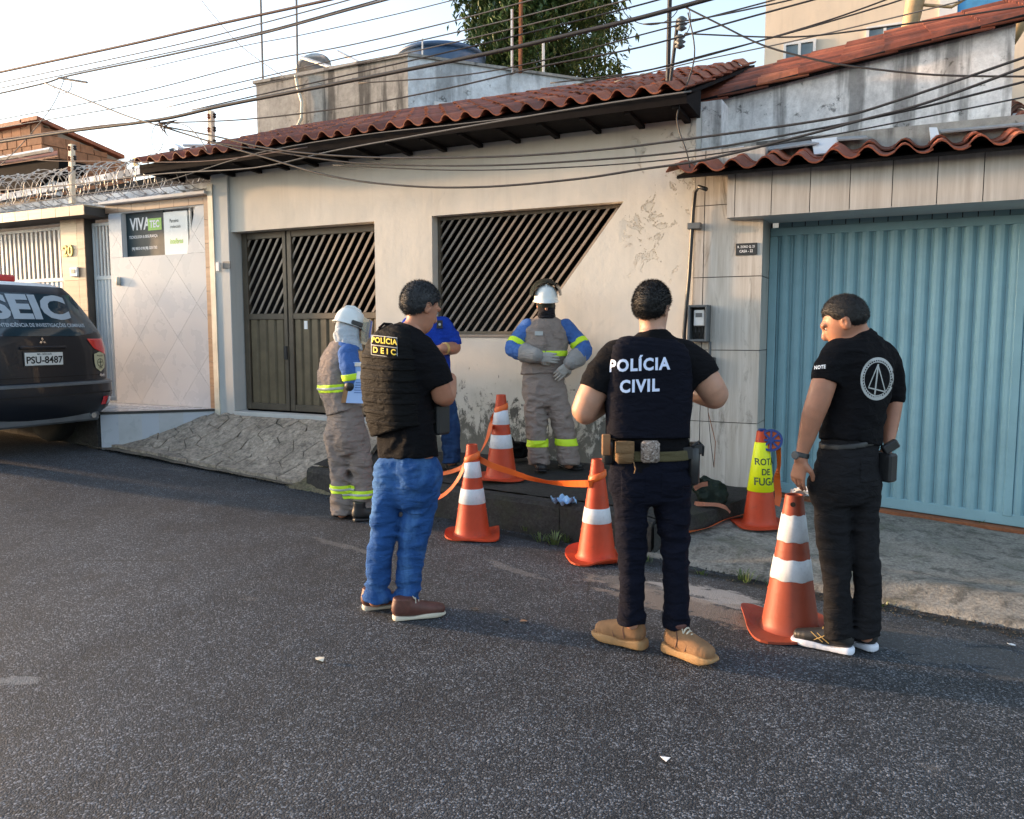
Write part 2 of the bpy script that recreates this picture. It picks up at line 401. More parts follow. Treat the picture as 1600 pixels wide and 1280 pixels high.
M['bar'] = mat('window_bar_paint', (.24, .20, .165), .45, var=.2, dirt=.2)
M['tile'] = m_streak_tile('grained_wall_tile', (.56, .53, .49), (.38, .34, .295), .8)
M['tile_clean'] = m_streak_tile('grained_beam_tile', (.50, .48, .455), (.37, .34, .31), .12)
M['grout'] = mat('grout', (.075, .07, .065), .9)
M['blue_gate'] = mat('blue_gate_paint', (.23, .40, .46), .42, var=.08, vs_=3, dirt=.12, bump=.05)
M['weather'] = m_weathered('weathered_render', (.88, .86, .85), .62)
M['weather2'] = m_weathered('grimy_render', (.36, .345, .32), .75, .6)
M['weather3'] = m_weathered('stained_white_render', (.70, .73, .76), .45, .5)
M['beige'] = m_plaster('beige_render', (.72, .60, .47), None, False)
M['marble'] = mat('pale_marble_tile', (.46, .505, .57), .28, var=.025, vs_=1.2, bump=0, rnd=.16)
M['marble2'] = mat('grey_marble_tile', (.52, .55, .58), .3, var=.12, vs_=4, bump=0, rnd=.4)
M['woodtile'] = m_wood_tile('brown_wood_tile', (.36, .235, .155))
M['tantile'] = m_wood_tile('tan_stone_tile', (.50, .40, .27))
M['white_metal'] = mat('white_gate_paint', (.52, .57, .60), .42, var=.06, bump=.04)
M['brick'] = mat('hollow_brick', (.40, .19, .10), .85, var=.3, vs_=9, rnd=.5, bump=.5, bs=30)
M['mortar'] = mat('mortar', (.33, .27, .21), .9)
M['galv'] = mat('galvanised_steel', (.50, .50, .50), .45, .7, var=.15, dirt=.25)
M['rust'] = mat('rusty_pipe', (.27, .10, .045), .85, .2, var=.35, vs_=14, dirt=.4)
M['cable'] = mat('cable_sheath', (.035, .033, .035), .6, bump=0)
M['cable2'] = mat('grey_cable_sheath', (.16, .15, .14), .6, bump=0)
M['cable3'] = mat('brown_cable_sheath', (.14, .085, .07), .6, bump=0)
M['blackplastic'] = mat('black_plastic', (.022, .023, .025), .4, bump=.05)
M['greyplastic'] = mat('grey_plastic', (.10, .11, .12), .45, bump=.05)
M['whiteplastic'] = mat('white_plastic', (.72, .73, .74), .4, bump=0)
M['cream'] = mat('cream_plastic', (.68, .62, .50), .5)
M['glass'] = mat('window_glass', (.10, .14, .16), .08, bump=0, spec=.9)
M['tank'] = mat('blue_tank', (.045, .10, .20), .5)
M['bluewall'] = mat('blue_painted_wall', (.06, .26, .52), .8)
M['board'] = mat('white_board', (.70, .73, .77), .6, var=.06, dirt=.12)
M['zinc'] = mat('zinc_sheet', (.40, .43, .46), .45, .4, dirt=.25)
M['leaf'] = m_leaf('mango_leaf', (.022, .05, .020), (.075, .13, .035))
M['grass'] = m_leaf('weed_leaf', (.05, .09, .02), (.11, .15, .05))
M['bark'] = mat('bark', (.09, .07, .055), .9, bump=.8, bs=20)
M['yellowdigit'] = mat('yellow_digit', (.75, .58, .08), .4, bump=0)
M['signdark'] = mat('teal_sign', (.010, .032, .042), .6, var=.05, bump=0)
M['signwhite'] = mat('pale_sign', (.66, .72, .76), .25, var=.03, bump=0)
M['green'] = mat('lime_sign', (.22, .52, .06), .4, bump=0)
M['white'] = mat('white_print', (.80, .82, .85), .5, bump=0, var=.03)
M['red'] = mat('red_lens', (.55, .012, .015), .12, bump=0, var=.05, Coat_Weight=.6)

# ================================================================== heights
YF = 6.8
def zr(x): return float(np.interp(x, [-60, -14, -8.5, -6, -4.5, -2, .6, 6, 60], [2.2, .55, .30, .13, .06, 0., -.02, -.06, -.3]))
def gut(x): return float(np.interp(x, [-60, -14, -8, -5.3, -3.4, -1.6, -.8, .6, 3, 60], [6., 6., 5.93, 5.85, 5.62, 5.32, 5.14, 4.92, 4.7, 4.6]))
def vn(x, y, s=0): return math.sin(x * 2.1 + s) * math.cos(y * 2.7 + s * 1.3) * .5 + math.sin(x * 5.3 + y * 4.1 + s) * .3 + math.sin(x * 11.7 - y * 9.1 + s * 2) * .2
def road_z(x, y):
    g = gut(x) - y                               # crossfall: the carriageway dips a little at the gutter
    return zr(x) + .006 * vn(x * .6, y * .6) - .03 * math.exp(-(g / .25) ** 2) * (1 if g > -.3 else 0)

# ================================================================== ground, road
gr = MB(); gr.grid(lambda u, v: (-400 + 800 * u, -400 + 800 * v, -.75), 4, 4); gr.build('ground', M['dirt'], origin=(0, 0, -.75))['kind'] = 'structure'
xs = np.concatenate([np.linspace(-60, -14, 12), np.linspace(-13.5, 6, 80), np.linspace(7, 60, 12)])
ts = np.concatenate([np.linspace(-40, -4, 8), np.linspace(-3.5, -.6, 14), np.linspace(-.5, .12, 12)])
rv = []; 
for t in ts:
    for x in xs:
        y = gut(x) + (t if t > -4 else t) ; rv.append((x, y, road_z(x, y)))
w = len(xs)
rm = MB().add(rv, [(j * w + i, j * w + i + 1, (j + 1) * w + i + 1, (j + 1) * w + i) for j in range(len(ts) - 1) for i in range(w - 1)])
rd = rm.build('road', M['asphalt'], smooth=True, origin=(0, 0, 0)); rd['kind'] = 'structure'

# ================================================================== pavements
# damp raised pavement in front of the window, with a kerb of long blocks
def kerb_y(x): return float(np.interp(x, [-5.3, -5.1, -3.4, -2.4, -1.7, -1.2], [5.95, 5.86, 5.63, 5.50, 5.41, 5.36]))
def plat_xr(y): return -1.60 + (y - 5.35) * .43           # slanting right end of the raised pavement
def plat_z(x, y):
    k = kerb_y(x); t = max(0, min(1, (y - k) / (YF - k))); r = max(0, min(1, (x + 2.0) / .75))
    return .265 + .10 * t + .05 * (t * max(0, (-4.4 - x))) + .008 * vn(x * 1.7, y * 1.9, 2) - .10 * r * r * (3 - 2 * r)
def plat_pt(u, v):
    y = kerb_y(-5.15 + 3.55 * u) + .11; y = y + (YF + .1 - y) * v; x = -5.15 + (plat_xr(y) + 5.15) * u; return (x, y, plat_z(x, y))
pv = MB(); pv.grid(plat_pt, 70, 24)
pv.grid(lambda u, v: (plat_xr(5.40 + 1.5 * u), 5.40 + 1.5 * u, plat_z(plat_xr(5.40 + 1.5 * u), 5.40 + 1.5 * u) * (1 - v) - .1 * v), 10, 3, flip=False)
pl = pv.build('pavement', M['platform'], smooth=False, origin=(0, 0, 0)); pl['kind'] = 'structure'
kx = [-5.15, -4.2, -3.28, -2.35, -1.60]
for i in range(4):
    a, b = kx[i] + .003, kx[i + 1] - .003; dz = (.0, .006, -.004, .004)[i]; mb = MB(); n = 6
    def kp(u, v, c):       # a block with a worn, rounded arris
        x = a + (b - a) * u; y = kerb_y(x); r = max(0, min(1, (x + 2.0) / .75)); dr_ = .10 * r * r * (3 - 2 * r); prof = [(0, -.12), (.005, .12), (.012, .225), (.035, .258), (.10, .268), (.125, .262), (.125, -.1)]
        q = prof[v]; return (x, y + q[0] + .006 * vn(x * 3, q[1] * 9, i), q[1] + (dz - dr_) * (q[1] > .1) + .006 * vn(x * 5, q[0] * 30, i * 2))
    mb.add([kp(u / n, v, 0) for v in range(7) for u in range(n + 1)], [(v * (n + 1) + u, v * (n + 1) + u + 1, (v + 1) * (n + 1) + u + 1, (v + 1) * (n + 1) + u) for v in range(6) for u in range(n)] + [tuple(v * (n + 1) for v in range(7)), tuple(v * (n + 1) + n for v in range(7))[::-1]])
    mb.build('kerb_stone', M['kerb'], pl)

# driveway of rough mossy concrete up to the blue gate
def gate_z(x): return float(np.interp(x, [-1.2, -1., .8, 3], [.18, .165, .03, -.08]))
def drive_z(x, y):
    g = gut(x) + .10; t = max(0., min(1.25, (y - g) / (7.15 - g))); s = min(1, t / .12)
    e = zr(x) + .035 * s + (gate_z(x) - zr(x) - .035) * t
    return e + .012 * vn(x * 1.6, y * 1.8, 4) * s + .03 * math.exp(-((t - .13) / .07) ** 2)
dv = MB(); dv.grid(lambda u, v: (lambda x: (x, gut(x) + .02 + (.035 * vn(x * 4, 1.3, 5) if v == 0 else 0) + (7.32 - gut(x)) * v, drive_z(x, gut(x) + .02 + (7.32 - gut(x)) * v) - (.07 if v == 0 else 0)))(-1.9 + 5.9 * u), 100, 44)
dr = dv.build('driveway', M['drive'], smooth=True, origin=(0, 0, 0)); dr['kind'] = 'structure'

# sloping forecourt of broken stone slabs up to the brown gate
TE0, TE1 = V3(-8.12, 5.92, 0), V3(-7.24, YF, 0)        # right edge of the tiled terrace
def ramp_z(x, y):
    g = gut(x) + .12; t = max(0., min(1., (y - g) / (YF - g))); s = t * t * (3 - 2 * t) * .35 + t * .65
    return zr(x) + .03 + (.635 - zr(x) - .03) * s + .010 * vn(x * 2.2, y * 2.5, 1)
reg = [(-8.3, 5.98), (-5.12, 5.90), (-4.75, 6.30), (-4.75, YF + .1), (-7.3, YF + .1)]
bed = MB(); bed.grid(lambda u, v: (lambda y: (lambda x: (x, y, ramp_z(x, y) - .03))((-8.5 + 3.75 * u)))(5.86 + (YF + .12 - 5.86) * v), 40, 14)
rb = bed.build('forecourt', M['slabbed'], origin=(0, 0, 0)); rb['kind'] = 'structure'
seeds = [np.array((random.uniform(-8.4, -4.7), random.uniform(5.9, 6.95))) for _ in range(95)]
for _ in range(3):                                    # even the seeds out a little
    cells = voronoi_cells(seeds, reg); seeds = [np.mean(c, 0) * .5 + np.mean(c, 0) * .5 for c in cells]
for c in voronoi_cells(seeds, reg):
    q = shrink(c, random.uniform(.002, .006))
    if len(q) < 3: continue
    cx, cy = np.mean(q, 0); dz = random.uniform(-.004, .005); tx, ty = random.uniform(-.015, .015), random.uniform(-.015, .015)
    top = [(p[0] + random.uniform(-.008, .008), p[1] + random.uniform(-.008, .008), ramp_z(p[0], p[1]) + dz + tx * (p[0] - cx) + ty * (p[1] - cy)) for p in q]; n = len(top); ctr = (cx, cy, ramp_z(cx, cy) + dz + .004)
    bot = [(p[0], p[1], p[2] - .06) for p in top]
    MB().add(top + bot + [ctr], [(2 * n, i, (i + 1) % n) for i in range(n)] + [(i, n + i, n + (i + 1) % n, (i + 1) % n) for i in range(n)]).build('paving_slab', M['slab'], rb)
# mound of earth and moss where the forecourt meets the raised pavement
mo = MB(); mo.grid(lambda u, v: (lambda x, y: (x, y, .05 + .30 * math.exp(-((x + 4.95) / .42) ** 2) * min(1, max(0, (y - 5.80) / .35)) + .02 * vn(x * 3, y * 3)))(-5.7 + 1.3 * u, 5.80 + .75 * v), 24, 16)
mo.build('earth_mound', m_concrete('mossy_earth', (.16, .14, .09), .7, .4, 2.5), origin=(0, 0, 0))['kind'] = 'structure'

# tiled terrace in front of the white wall
tz = .665
tp = [(-7.24, YF + .02), (-8.12, 5.92), (-14, 6.02), (-14, YF + .02)]
tm = MB(); tm.add([(x, y, tz - .03) for x, y in tp] + [(x, y, -.1) for x, y in tp], [(3, 2, 1, 0), (0, 1, 5, 4), (1, 2, 6, 5), (2, 3, 7, 6)])
te = tm.build('terrace', M['kerb'], origin=(0, 0, 0)); te['kind'] = 'structure'
for i in range(14):
    for j in range(2):
        c = clip_to([(-14 + .52 * i, 5.9 + .46 * j), (-14 + .52 * (i + 1), 5.9 + .46 * j), (-14 + .52 * (i + 1), 5.9 + .46 * (j + 1)), (-14 + .52 * i, 5.9 + .46 * (j + 1))], [(-14, 6.0), (-8.14, 5.90), (-7.2, YF), (-14, YF)])
        q = shrink(c, .0015) if len(c) > 2 else []
        if len(q) > 2: MB().prism([(a[0], a[1], tz - .03) for a in q], (0, 0, .03)).build('floor_tile', M['marble'], te)
d = TE1 - TE0; L = np.linalg.norm(d); d /= L; nn = np.array((d[1], -d[0], 0))
MB().obox((TE0 + TE1) / 2 + nn * .012 + V3(0, 0, tz - .012), d * L / 2, nn * .02, V3(0, 0, .013)).build('edge_trim', M['blackplastic'], te)
cuts_ = [0, .18, .42, .60, .86, 1.24]
for i in range(5):
    a, b = TE0 + d * cuts_[i], TE0 + d * min(cuts_[i + 1], L)
    za, zb = ramp_z(a[0], a[1] + .05) - .06, ramp_z(b[0], b[1] + .05) - .06
    MB().prism([a + V3(0, 0, za), b + V3(0, 0, zb), b + V3(0, 0, tz - .03), a + V3(0, 0, tz - .03)], nn * .02).build('riser_tile', M['marble2'] if i % 2 else M['marble'], te)
box('terrace_corner', (-8.30, 5.88, .1), (-8.135, 5.95, tz - .03), M['kerb'], te)

# ================================================================== roof tiles
def tile_mesh(name, wd, ln, amp=.045, th=.012):
    mb = MB(); n = 10; top = []; bot = []
    for j, y in enumerate((0., ln)):
        for i in range(n + 1):
            u = i / n; h = amp * (math.sin(math.pi * min(1, u / .55)) if u < .55 else -.35 * math.sin(math.pi * (u - .55) / .45)) ; k = 1 - .04 * j
            top.append(((u - .5) * wd * 1.06 * k, y, h)); bot.append(((u - .5) * wd * 1.06 * k, y, h - th))
    N = n + 1; f = [(i, i + 1, N + i + 1, N + i) for i in range(n)]; o = 2 * N
    f += [(o + i, o + N + i, o + N + i + 1, o + i + 1) for i in range(n)] + [(i, o + i, o + i + 1, i + 1) for i in range(n)] + [(N + i, N + i + 1, o + N + i + 1, o + N + i) for i in range(n)]
    f += [(0, N, o + N, o), (n, o + n, o + N + n, N + n)]
    return mb.add(top + bot, f).mesh(name, M['terra'])
def lay_tiles(parent, org, across, up, ncol, nrow, wd, ln, lap, amp, name='roof_tile', jit=1., skip=None):
    """columns along `across`, courses along `up` (both unit vectors in the roof plane)"""
    me = tile_mesh('roof_tile', wd, ln, amp); org, across, up = map(lambda q: np.array(q, float), (org, across, up)); nrm = np.cross(across, up); base = wloc(parent)
    for c in range(ncol):
        for r in range(nrow):
            if skip and skip(c, r): continue
            p = org + across * (c + .5) * wd + up * (r * lap) + nrm * (.003 + random.uniform(0, .010) * jit) + across * random.uniform(-.008, .008) * jit
            u2 = up + nrm * (-.045 + random.uniform(-.02, .02) * jit) + across * random.uniform(-.03, .03) * jit; u2 /= np.linalg.norm(u2); n2 = np.cross(across, u2); n2 /= np.linalg.norm(n2); a2 = np.cross(u2, n2)
            o = link(name, me, parent); mt = Matrix((a2, u2, n2)).transposed().to_4x4(); mt.translation = Vector(p - base); o.matrix_basis = mt

# ================================================================== cream house
yh = thing('cream_house', (-4.4, YF, .3), 'cream plastered house with brown barred gate and slanted barred window under terracotta eaves', 'house')
WT = .18; zs = 3.42
def xz_prism(mb, poly, y0, y1, mi=0): mb.prism([(x, y0, z) for x, z in poly], (0, y1 - y0, 0), mi)
wb = MB(); DL, DR, DB, DT = -6.95, -4.97, .655, 2.68; WL, WB, WTp = -4.28, 1.53, 2.69; WTR, WBR = -2.31, -3.22; HR = -1.69
for poly in ([(DL, DT), (DR, DT), (DR, zs), (DL, zs)], [(DR, -.2), (WL, -.2), (WL, zs), (DR, zs)], [(WL, -.2), (WBR, -.2), (WBR, WB), (WL, WB)], [(WL, WTp), (WTR, WTp), (WTR, zs), (WL, zs)],
             [(WBR, -.2), (HR, -.2), (HR, zs), (WTR, zs), (WTR, WTp), (WBR, WB)], [(DL, -.2), (DR, -.2), (DR, DB - .03), (DL, DB - .03)]):
    xz_prism(wb, poly, YF, YF + WT)
wall = wb.build('wall', M['yellow'], yh)
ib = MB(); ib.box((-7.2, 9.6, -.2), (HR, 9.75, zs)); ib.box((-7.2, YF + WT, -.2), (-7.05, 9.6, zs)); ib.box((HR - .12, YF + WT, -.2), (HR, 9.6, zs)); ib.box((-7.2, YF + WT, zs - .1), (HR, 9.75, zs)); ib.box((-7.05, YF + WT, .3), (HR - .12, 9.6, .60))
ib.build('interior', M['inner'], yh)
box('pilaster', (-7.20, YF - .035, -.1), (DL, YF + WT, zs), M['pilaster'], yh, .006)
box('pilaster_edge', (-7.245, YF - .05, .3), (-7.17, YF - .037, 3.22), M['cream'], yh)
box('door_sill', (DL + .01, YF - .06, DB - .05), (DR, YF + .12, DB - .004), M['pilaster'], yh, .006)
# bell and wall plate beside the gate
b_ = onY(341, 417, YF - .06); box('door_bell', (b_[0] - .025, YF - .075, b_[2] - .05), (b_[0] + .025, YF - .051, b_[2] + .05), M['whiteplastic'], yh, .004)
b_ = onY(353, 414, YF - .05); box('number_plate', (b_[0] - .06, YF - .045, b_[2] - .04), (b_[0] + .06, YF - .036, b_[2] + .04), M['greyplastic'], yh, .002)

def bars_clip(parent, poly, y, slope_dir, spacing, wd, th, m, name='bar', start=0.):
    """slanted bars clipped to a convex outline in the wall plane (x, z)"""
    d = np.array(slope_dir, float); d /= np.linalg.norm(d); nn = np.array((d[1], -d[0])); ks = [np.array(p) @ nn for p in poly]; k = min(ks) + start; base = wloc(parent)
    while k < max(ks) - wd * .3:
        c = nn * k; long = [c - d * 9 - nn * wd / 2, c - d * 9 + nn * wd / 2, c + d * 9 + nn * wd / 2, c + d * 9 - nn * wd / 2]
        q = clip_to(long, poly)
        if len(q) >= 3: MB().prism([(a[0], y, a[1]) for a in q], (0, th, 0)).build(name, m, parent)
        k += spacing
bd_ = np.array((.91, 1.16)); 
# gate: wicket on the left, wide leaf on the right
gt = bpy.data.objects.new('gate', None); COL.objects.link(gt); gt.parent = yh; gt.location = (-1.55, .15, .36); gy = YF + .15
gx = [DL + .012, -6.28, DR + .0]
fr = MB()
for a, b in ((gx[0], gx[0] + .075), (gx[1] - .055, gx[1] - .005), (gx[1] + .012, gx[1] + .075), (gx[2] - .03, gx[2] + .03)): fr.box((a, gy - .01, DB + .012), (b, gy + .045, DT - .002))
for a, b in ((gx[0] + .075, gx[1] - .055), (gx[1] + .075, gx[2] - .03)):
    for z0, z1 in ((DB + .012, DB + .085), (1.70, 1.765), (DT - .075, DT - .002)): fr.box((a, gy - .006, z0), (b, gy + .041, z1))
fr.build('gate_frame', M['brown_gate'], gt, bevel=.004)
for a, b in ((gx[0] + .078, gx[1] - .058), (gx[1] + .078, gx[2] - .033)):
    bars_clip(gt, [(a, 1.767), (b, 1.767), (b, DT - .077), (a, DT - .077)], gy + .008, (.607, .94), .0885, .026, .012, M['bar'], 'gate_bar', .03)
    n = max(1, round((b - a) / .125)); wd = (b - a) / n
    for i in range(n):
        x0 = a + i * wd; pr = [(x0 + .002, .03), (x0 + .018, .006), (x0 + wd - .03, .006), (x0 + wd - .012, .03), (x0 + wd - .002, .03), (x0 + wd - .002, .036), (x0 + .002, .036)]
        MB().prism([(x, gy + y, DB + .087) for x, y in pr], (0, 0, 1.698 - DB - .087)).build('gate_slat', M['olive_gate'], gt)
p = onY(478, 508, gy); MB().box((p[0] - .022, gy - .004, p[2] - .045), (p[0] + .022, gy + .004, p[2] + .045)).build('notice_sticker', M['white'], gt)
MB().box((gx[1] - .05, gy - .03, 1.25), (gx[1] - .01, gy - .011, 1.40)).build('gate_lock', M['blackplastic'], gt)
# window
wn = bpy.data.objects.new('window', None); COL.objects.link(wn); wn.parent = yh; wn.location = (.8, .1, 1.3); wy = YF + .11
poly = [(WL + .004, WB + .004), (WBR - .004, WB + .004), (WTR - .01, WTp - .004), (WL + .004, WTp - .004)]
f_ = MB(); t_ = .03
ins = shrink([np.array(q) for q in poly], t_)
for i in range(4): xz_prism(f_, [tuple(poly[i]), tuple(poly[(i + 1) % 4]), tuple(ins[(i + 1) % 4]), tuple(ins[i])], wy - .008, wy + .03)
f_.build('window_frame', M['brown_gate'], wn)
bars_clip(wn, ins, wy, bd_, .0705, .021, .014, M['bar'], 'window_bar', .04)
box('window_ledge', (WL - .01, YF - .012, WB - .022), (WBR + .01, YF + .10, WB - .002), M['bar'], wn)

# eaves and roof
ey, ez = 6.36, 3.415; sl_ = .36
rf = bpy.data.objects.new('roof', None); COL.objects.link(rf); rf.parent = yh; rf.location = (0, 0, 3.1)
XL, XR = -7.86, -1.66
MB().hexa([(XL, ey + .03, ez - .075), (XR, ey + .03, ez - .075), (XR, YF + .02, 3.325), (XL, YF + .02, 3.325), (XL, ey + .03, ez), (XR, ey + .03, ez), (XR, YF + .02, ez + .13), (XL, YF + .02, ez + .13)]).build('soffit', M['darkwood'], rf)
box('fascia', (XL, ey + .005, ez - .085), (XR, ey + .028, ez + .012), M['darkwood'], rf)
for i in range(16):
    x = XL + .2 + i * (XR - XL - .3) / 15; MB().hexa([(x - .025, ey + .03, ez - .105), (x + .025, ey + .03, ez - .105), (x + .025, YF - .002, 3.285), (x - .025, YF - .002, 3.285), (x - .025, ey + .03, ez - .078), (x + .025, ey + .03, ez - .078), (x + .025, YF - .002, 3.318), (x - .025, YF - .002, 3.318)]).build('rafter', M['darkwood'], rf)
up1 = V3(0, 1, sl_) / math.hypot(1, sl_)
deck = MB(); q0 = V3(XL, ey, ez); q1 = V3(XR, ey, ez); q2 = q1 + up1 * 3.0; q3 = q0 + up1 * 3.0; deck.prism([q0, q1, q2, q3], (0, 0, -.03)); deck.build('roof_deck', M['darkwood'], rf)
lay_tiles(rf, V3(XL, ey - .06, ez + .02), (1, 0, 0), up1, 31, 9, .20, .42, .335, .048)
bk = MB(); bk.prism([V3(XL + .7, 9.75, zs), V3(XL + .7, YF + .1, zs), V3(XL + .7, YF + .1, ez + .15), V3(XL + .7, 9.1, ez + 1.05), V3(XL + .7, 9.75, ez + .8)], (.15, 0, 0)); bk.build('gable', M['yellow'], rf)

# ================================================================== house with the blue gate
gh = thing('garage_house', (-.2, 6.8, .1), 'house with blue ribbed garage gate, grained tile pillar and tiled beam', 'house')
PX0, PX1, PY = -1.685, -1.125, 6.78
box('pillar_core', (PX0 + .004, PY + .012, -.1), (PX1 - .012, 7.35, 3.05), M['grout'], gh)
zj = [.10, .80, 1.405, 2.01, 2.60, 3.05]; xj = [PX0, -1.60, PX1]
for i in range(5):
    for j in range(2):
        g = .0035; MB().box((xj[j] + g, PY, zj[i] + g), (xj[j + 1] - (g if j == 0 else 0), PY + .014, zj[i + 1] - g)).build('wall_tile', M['tile'], gh)
    MB().box((PX1 - .013, PY + .016, zj[i] + .0035), (PX1, 7.2, zj[i + 1] - .0035)).build('wall_tile', M['tile'], gh)
BY = 6.60; bz0, bz1 = 2.465, 2.80; bx0 = onY(1135, 341, BY)[0]; bx1 = 2.6
box('beam_core', (bx0 + .012, BY + .013, bz0 + .012), (bx1, 7.1, bz1 + .05), M['grout'], gh)
bj = [bx0] + [onY(px, 320, BY)[0] for px in (1148, 1205, 1265, 1327, 1393, 1463, 1535, 1612)] + [1.1, 1.45, 1.8, 2.2, 2.6]
for a, b in zip(bj[:-1], bj[1:]): MB().box((a + .003, BY, bz0), (b - .003, BY + .014, bz1 + .03)).build('beam_tile', M['tile_clean'], gh)
MB().box((bx0, BY + .016, bz0), (bx0 + .013, PY - .002, bz1 + .03)).build('beam_tile', M['tile_clean'], gh)
MB().box((bx0 + .013, BY + .016, bz0), (bx1, 7.1, bz0 + .011)).build('beam_soffit', M['pilaster'], gh)
# ribbed gate
bg_ = bpy.data.objects.new('garage_gate', None); COL.objects.link(bg_); bg_.parent = gh; bg_.location = (.3, .35, .1); GY = 7.16
gx0, gx1 = PX1 + .003, 2.2; gzt = 2.50
def gb(x): return gate_z(x) + .012
mb = MB(); mb.hexa([(gx0, GY - .03, gb(gx0)), (gx1, GY - .03, gb(gx1)), (gx1, GY + .02, gb(gx1)), (gx0, GY + .02, gb(gx0)), (gx0, GY - .03, gb(gx0) + .09), (gx1, GY - .03, gb(gx1) + .09), (gx1, GY + .02, gb(gx1) + .09), (gx0, GY + .02, gb(gx0) + .09)]); mb.build('bottom_rail', M['blue_gate'], bg_, bevel=.005)
box('top_rail', (gx0, GY - .032, 2.36), (gx1, GY + .02, 2.43), M['blue_gate'], bg_, .005)
box('side_post', (gx0, GY - .035, gb(gx0) + .091), (gx0 + .065, GY + .015, 2.359), M['blue_gate'], bg_, .004)
for px_, w_ in ((1578, .06),): 
    x = onY(px_, 600, GY)[0]; box('side_post', (x, GY - .036, gb(x) + .091), (x + w_, GY + .015, 2.359), M['blue_gate'], bg_, .004)
xx = gx0 + .067; i = 0
while xx < gx1 - .1:
    wd = .104; z0 = gb(xx) + .088
    pr = [(xx + .001, 0), (xx + .012, 0), (xx + .027, -.024), (xx + .05, -.030), (xx + .075, -.028), (xx + .092, -.012), (xx + .099, 0), (xx + wd - .001, 0), (xx + wd - .001, .006), (xx + .001, .006)]
    s_ = MB().prism([(x, GY + y, z0) for x, y in pr], (0, 0, 2.365 - z0)).build('gate_slat', M['blue_gate'], bg_); xx += wd; i += 1
xx = gx0 + .067
while xx < gx1 - .1:
    MB().box((xx + .004, GY - .012, 2.431), (xx + .10, GY - .004, gzt + .1)).build('gate_slat', M['blue_gate'], bg_); xx += .104
for a, b in ((1213, 1600),):
    mb = MB(); mb.hexa([(gx0, GY - .12, gate_z(gx0) - .02), (gx1, GY - .12, gate_z(gx1) - .02), (gx1, GY + .1, gate_z(gx1) - .02), (gx0, GY + .1, gate_z(gx0) - .02), (gx0, GY - .12, gate_z(gx0) + .006), (gx1, GY - .12, gate_z(gx1) + .006), (gx1, GY + .1, gate_z(gx1) + .006), (gx0, GY + .1, gate_z(gx0) + .006)]); mb.build('gate_track', M['rust'], bg_)
box('garage_back', (PX1, 7.6, -.1), (bx1, 7.7, 3.0), M['inner'], gh)
# house number plate
a, b = onY(1150, 381, PY), onY(1183, 398, PY); box('number_plaque', (a[0], PY - .012, b[2]), (b[0], PY - .001, a[2]), M['blackplastic'], gh, .002)
cx_ = (a[0] + b[0]) / 2
text('plaque_lettering', 'R. ZORO Q. 21', .026, M['white'], (cx_, PY - .0122, a[2] - .030), (1, 0, 0), (0, 0, 1), gh, .0004, sx=.82)
text('plaque_lettering', 'CASA - 22', .030, M['white'], (cx_, PY - .0122, b[2] + .030), (1, 0, 0), (0, 0, 1), gh, .0005, sx=.82)
# canopy tiles over the beam
cr_ = bpy.data.objects.new('canopy_roof', None); COL.objects.link(cr_); cr_.parent = gh; cr_.location = (0, 0, 2.7); up3 = V3(0, 1, .30) / math.hypot(1, .3)
lay_tiles(cr_, V3(-1.83, 6.40, 2.815), (1, 0, 0), up3, 17, 2, .235, .40, .33, .055, jit=1.6)
MB().prism([V3(-1.75, 6.45, 2.80), V3(bx1, 6.45, 2.80), V3(bx1, 7.3, 3.05), V3(-1.75, 7.3, 3.05)], (0, 0, -.025)).build('canopy_deck', M['darkwood'], cr_)
# ledge and grey wall behind the canopy
GW = 7.28
box('ledge', (PX0 - .06, 7.02, 2.9), (bx1, GW + .02, 3.13), M['weather2'], gh)
g0, g1 = onY(1088, 158, GW), onY(1588, 30, GW)
MB().prism([(PX0 - .05, GW, 2.9), (g1[0], GW, 2.9), (g1[0], GW, g1[2]), (PX0 - .05, GW, g0[2])], (0, .2, 0)).build('upper_wall', M['weather'], gh)
box('pier', (PX0 - .045, YF + .19, 2.7), (PX0 + .16, GW + .01, 3.50), M['weather'], gh)
# upper roof climbing to the right above the grey wall
ur = bpy.data.objects.new('upper_roof', None); COL.objects.link(ur); ur.parent = gh; ur.location = (0, 0, 3.3)
upx = V3(1, 0, (g1[2] - g0[2]) / (g1[0] - PX0)); upx /= np.linalg.norm(upx); acr = V3(0, 1, .40); acr = acr - upx * (acr @ upx); acr /= np.linalg.norm(acr)
lay_tiles(ur, V3(PX0 - .25, GW - .10, g0[2] - .04), -acr, upx, 0, 0, .2, .4, .33, .04)
o_ = V3(PX0 - .25, GW - .09, g0[2] - .02 - .2 * upx[2])
lay_tiles(ur, o_ + acr * 1.8, -acr, upx, 9, 9, .20, .42, .33, .042)
MB().prism([o_ + acr * .04, o_ + acr * .04 + upx * 3.0, o_ + acr * 1.9 + upx * 3.0, o_ + acr * 1.9], (0, 0, -.05)).build('roof_deck', M['darkwood'], ur)
# next roof beyond the grey wall's right end
nr = thing('neighbour_roof', (1.6, 7.4, 2.9), 'strip of terracotta tiles at right picture edge beyond the grey stained wall', 'roof')
q = onY(1588, 165, 7.25); box('side_wall', (g1[0] + .02, 7.36, 2.9), (3.2, 7.6, q[2] - .03), M['white_paint'], nr)
lay_tiles(nr, V3(g1[0] + .03, 7.2, q[2] - .12), (1, 0, 0), up1, 8, 3, .2, .42, .33, .045)

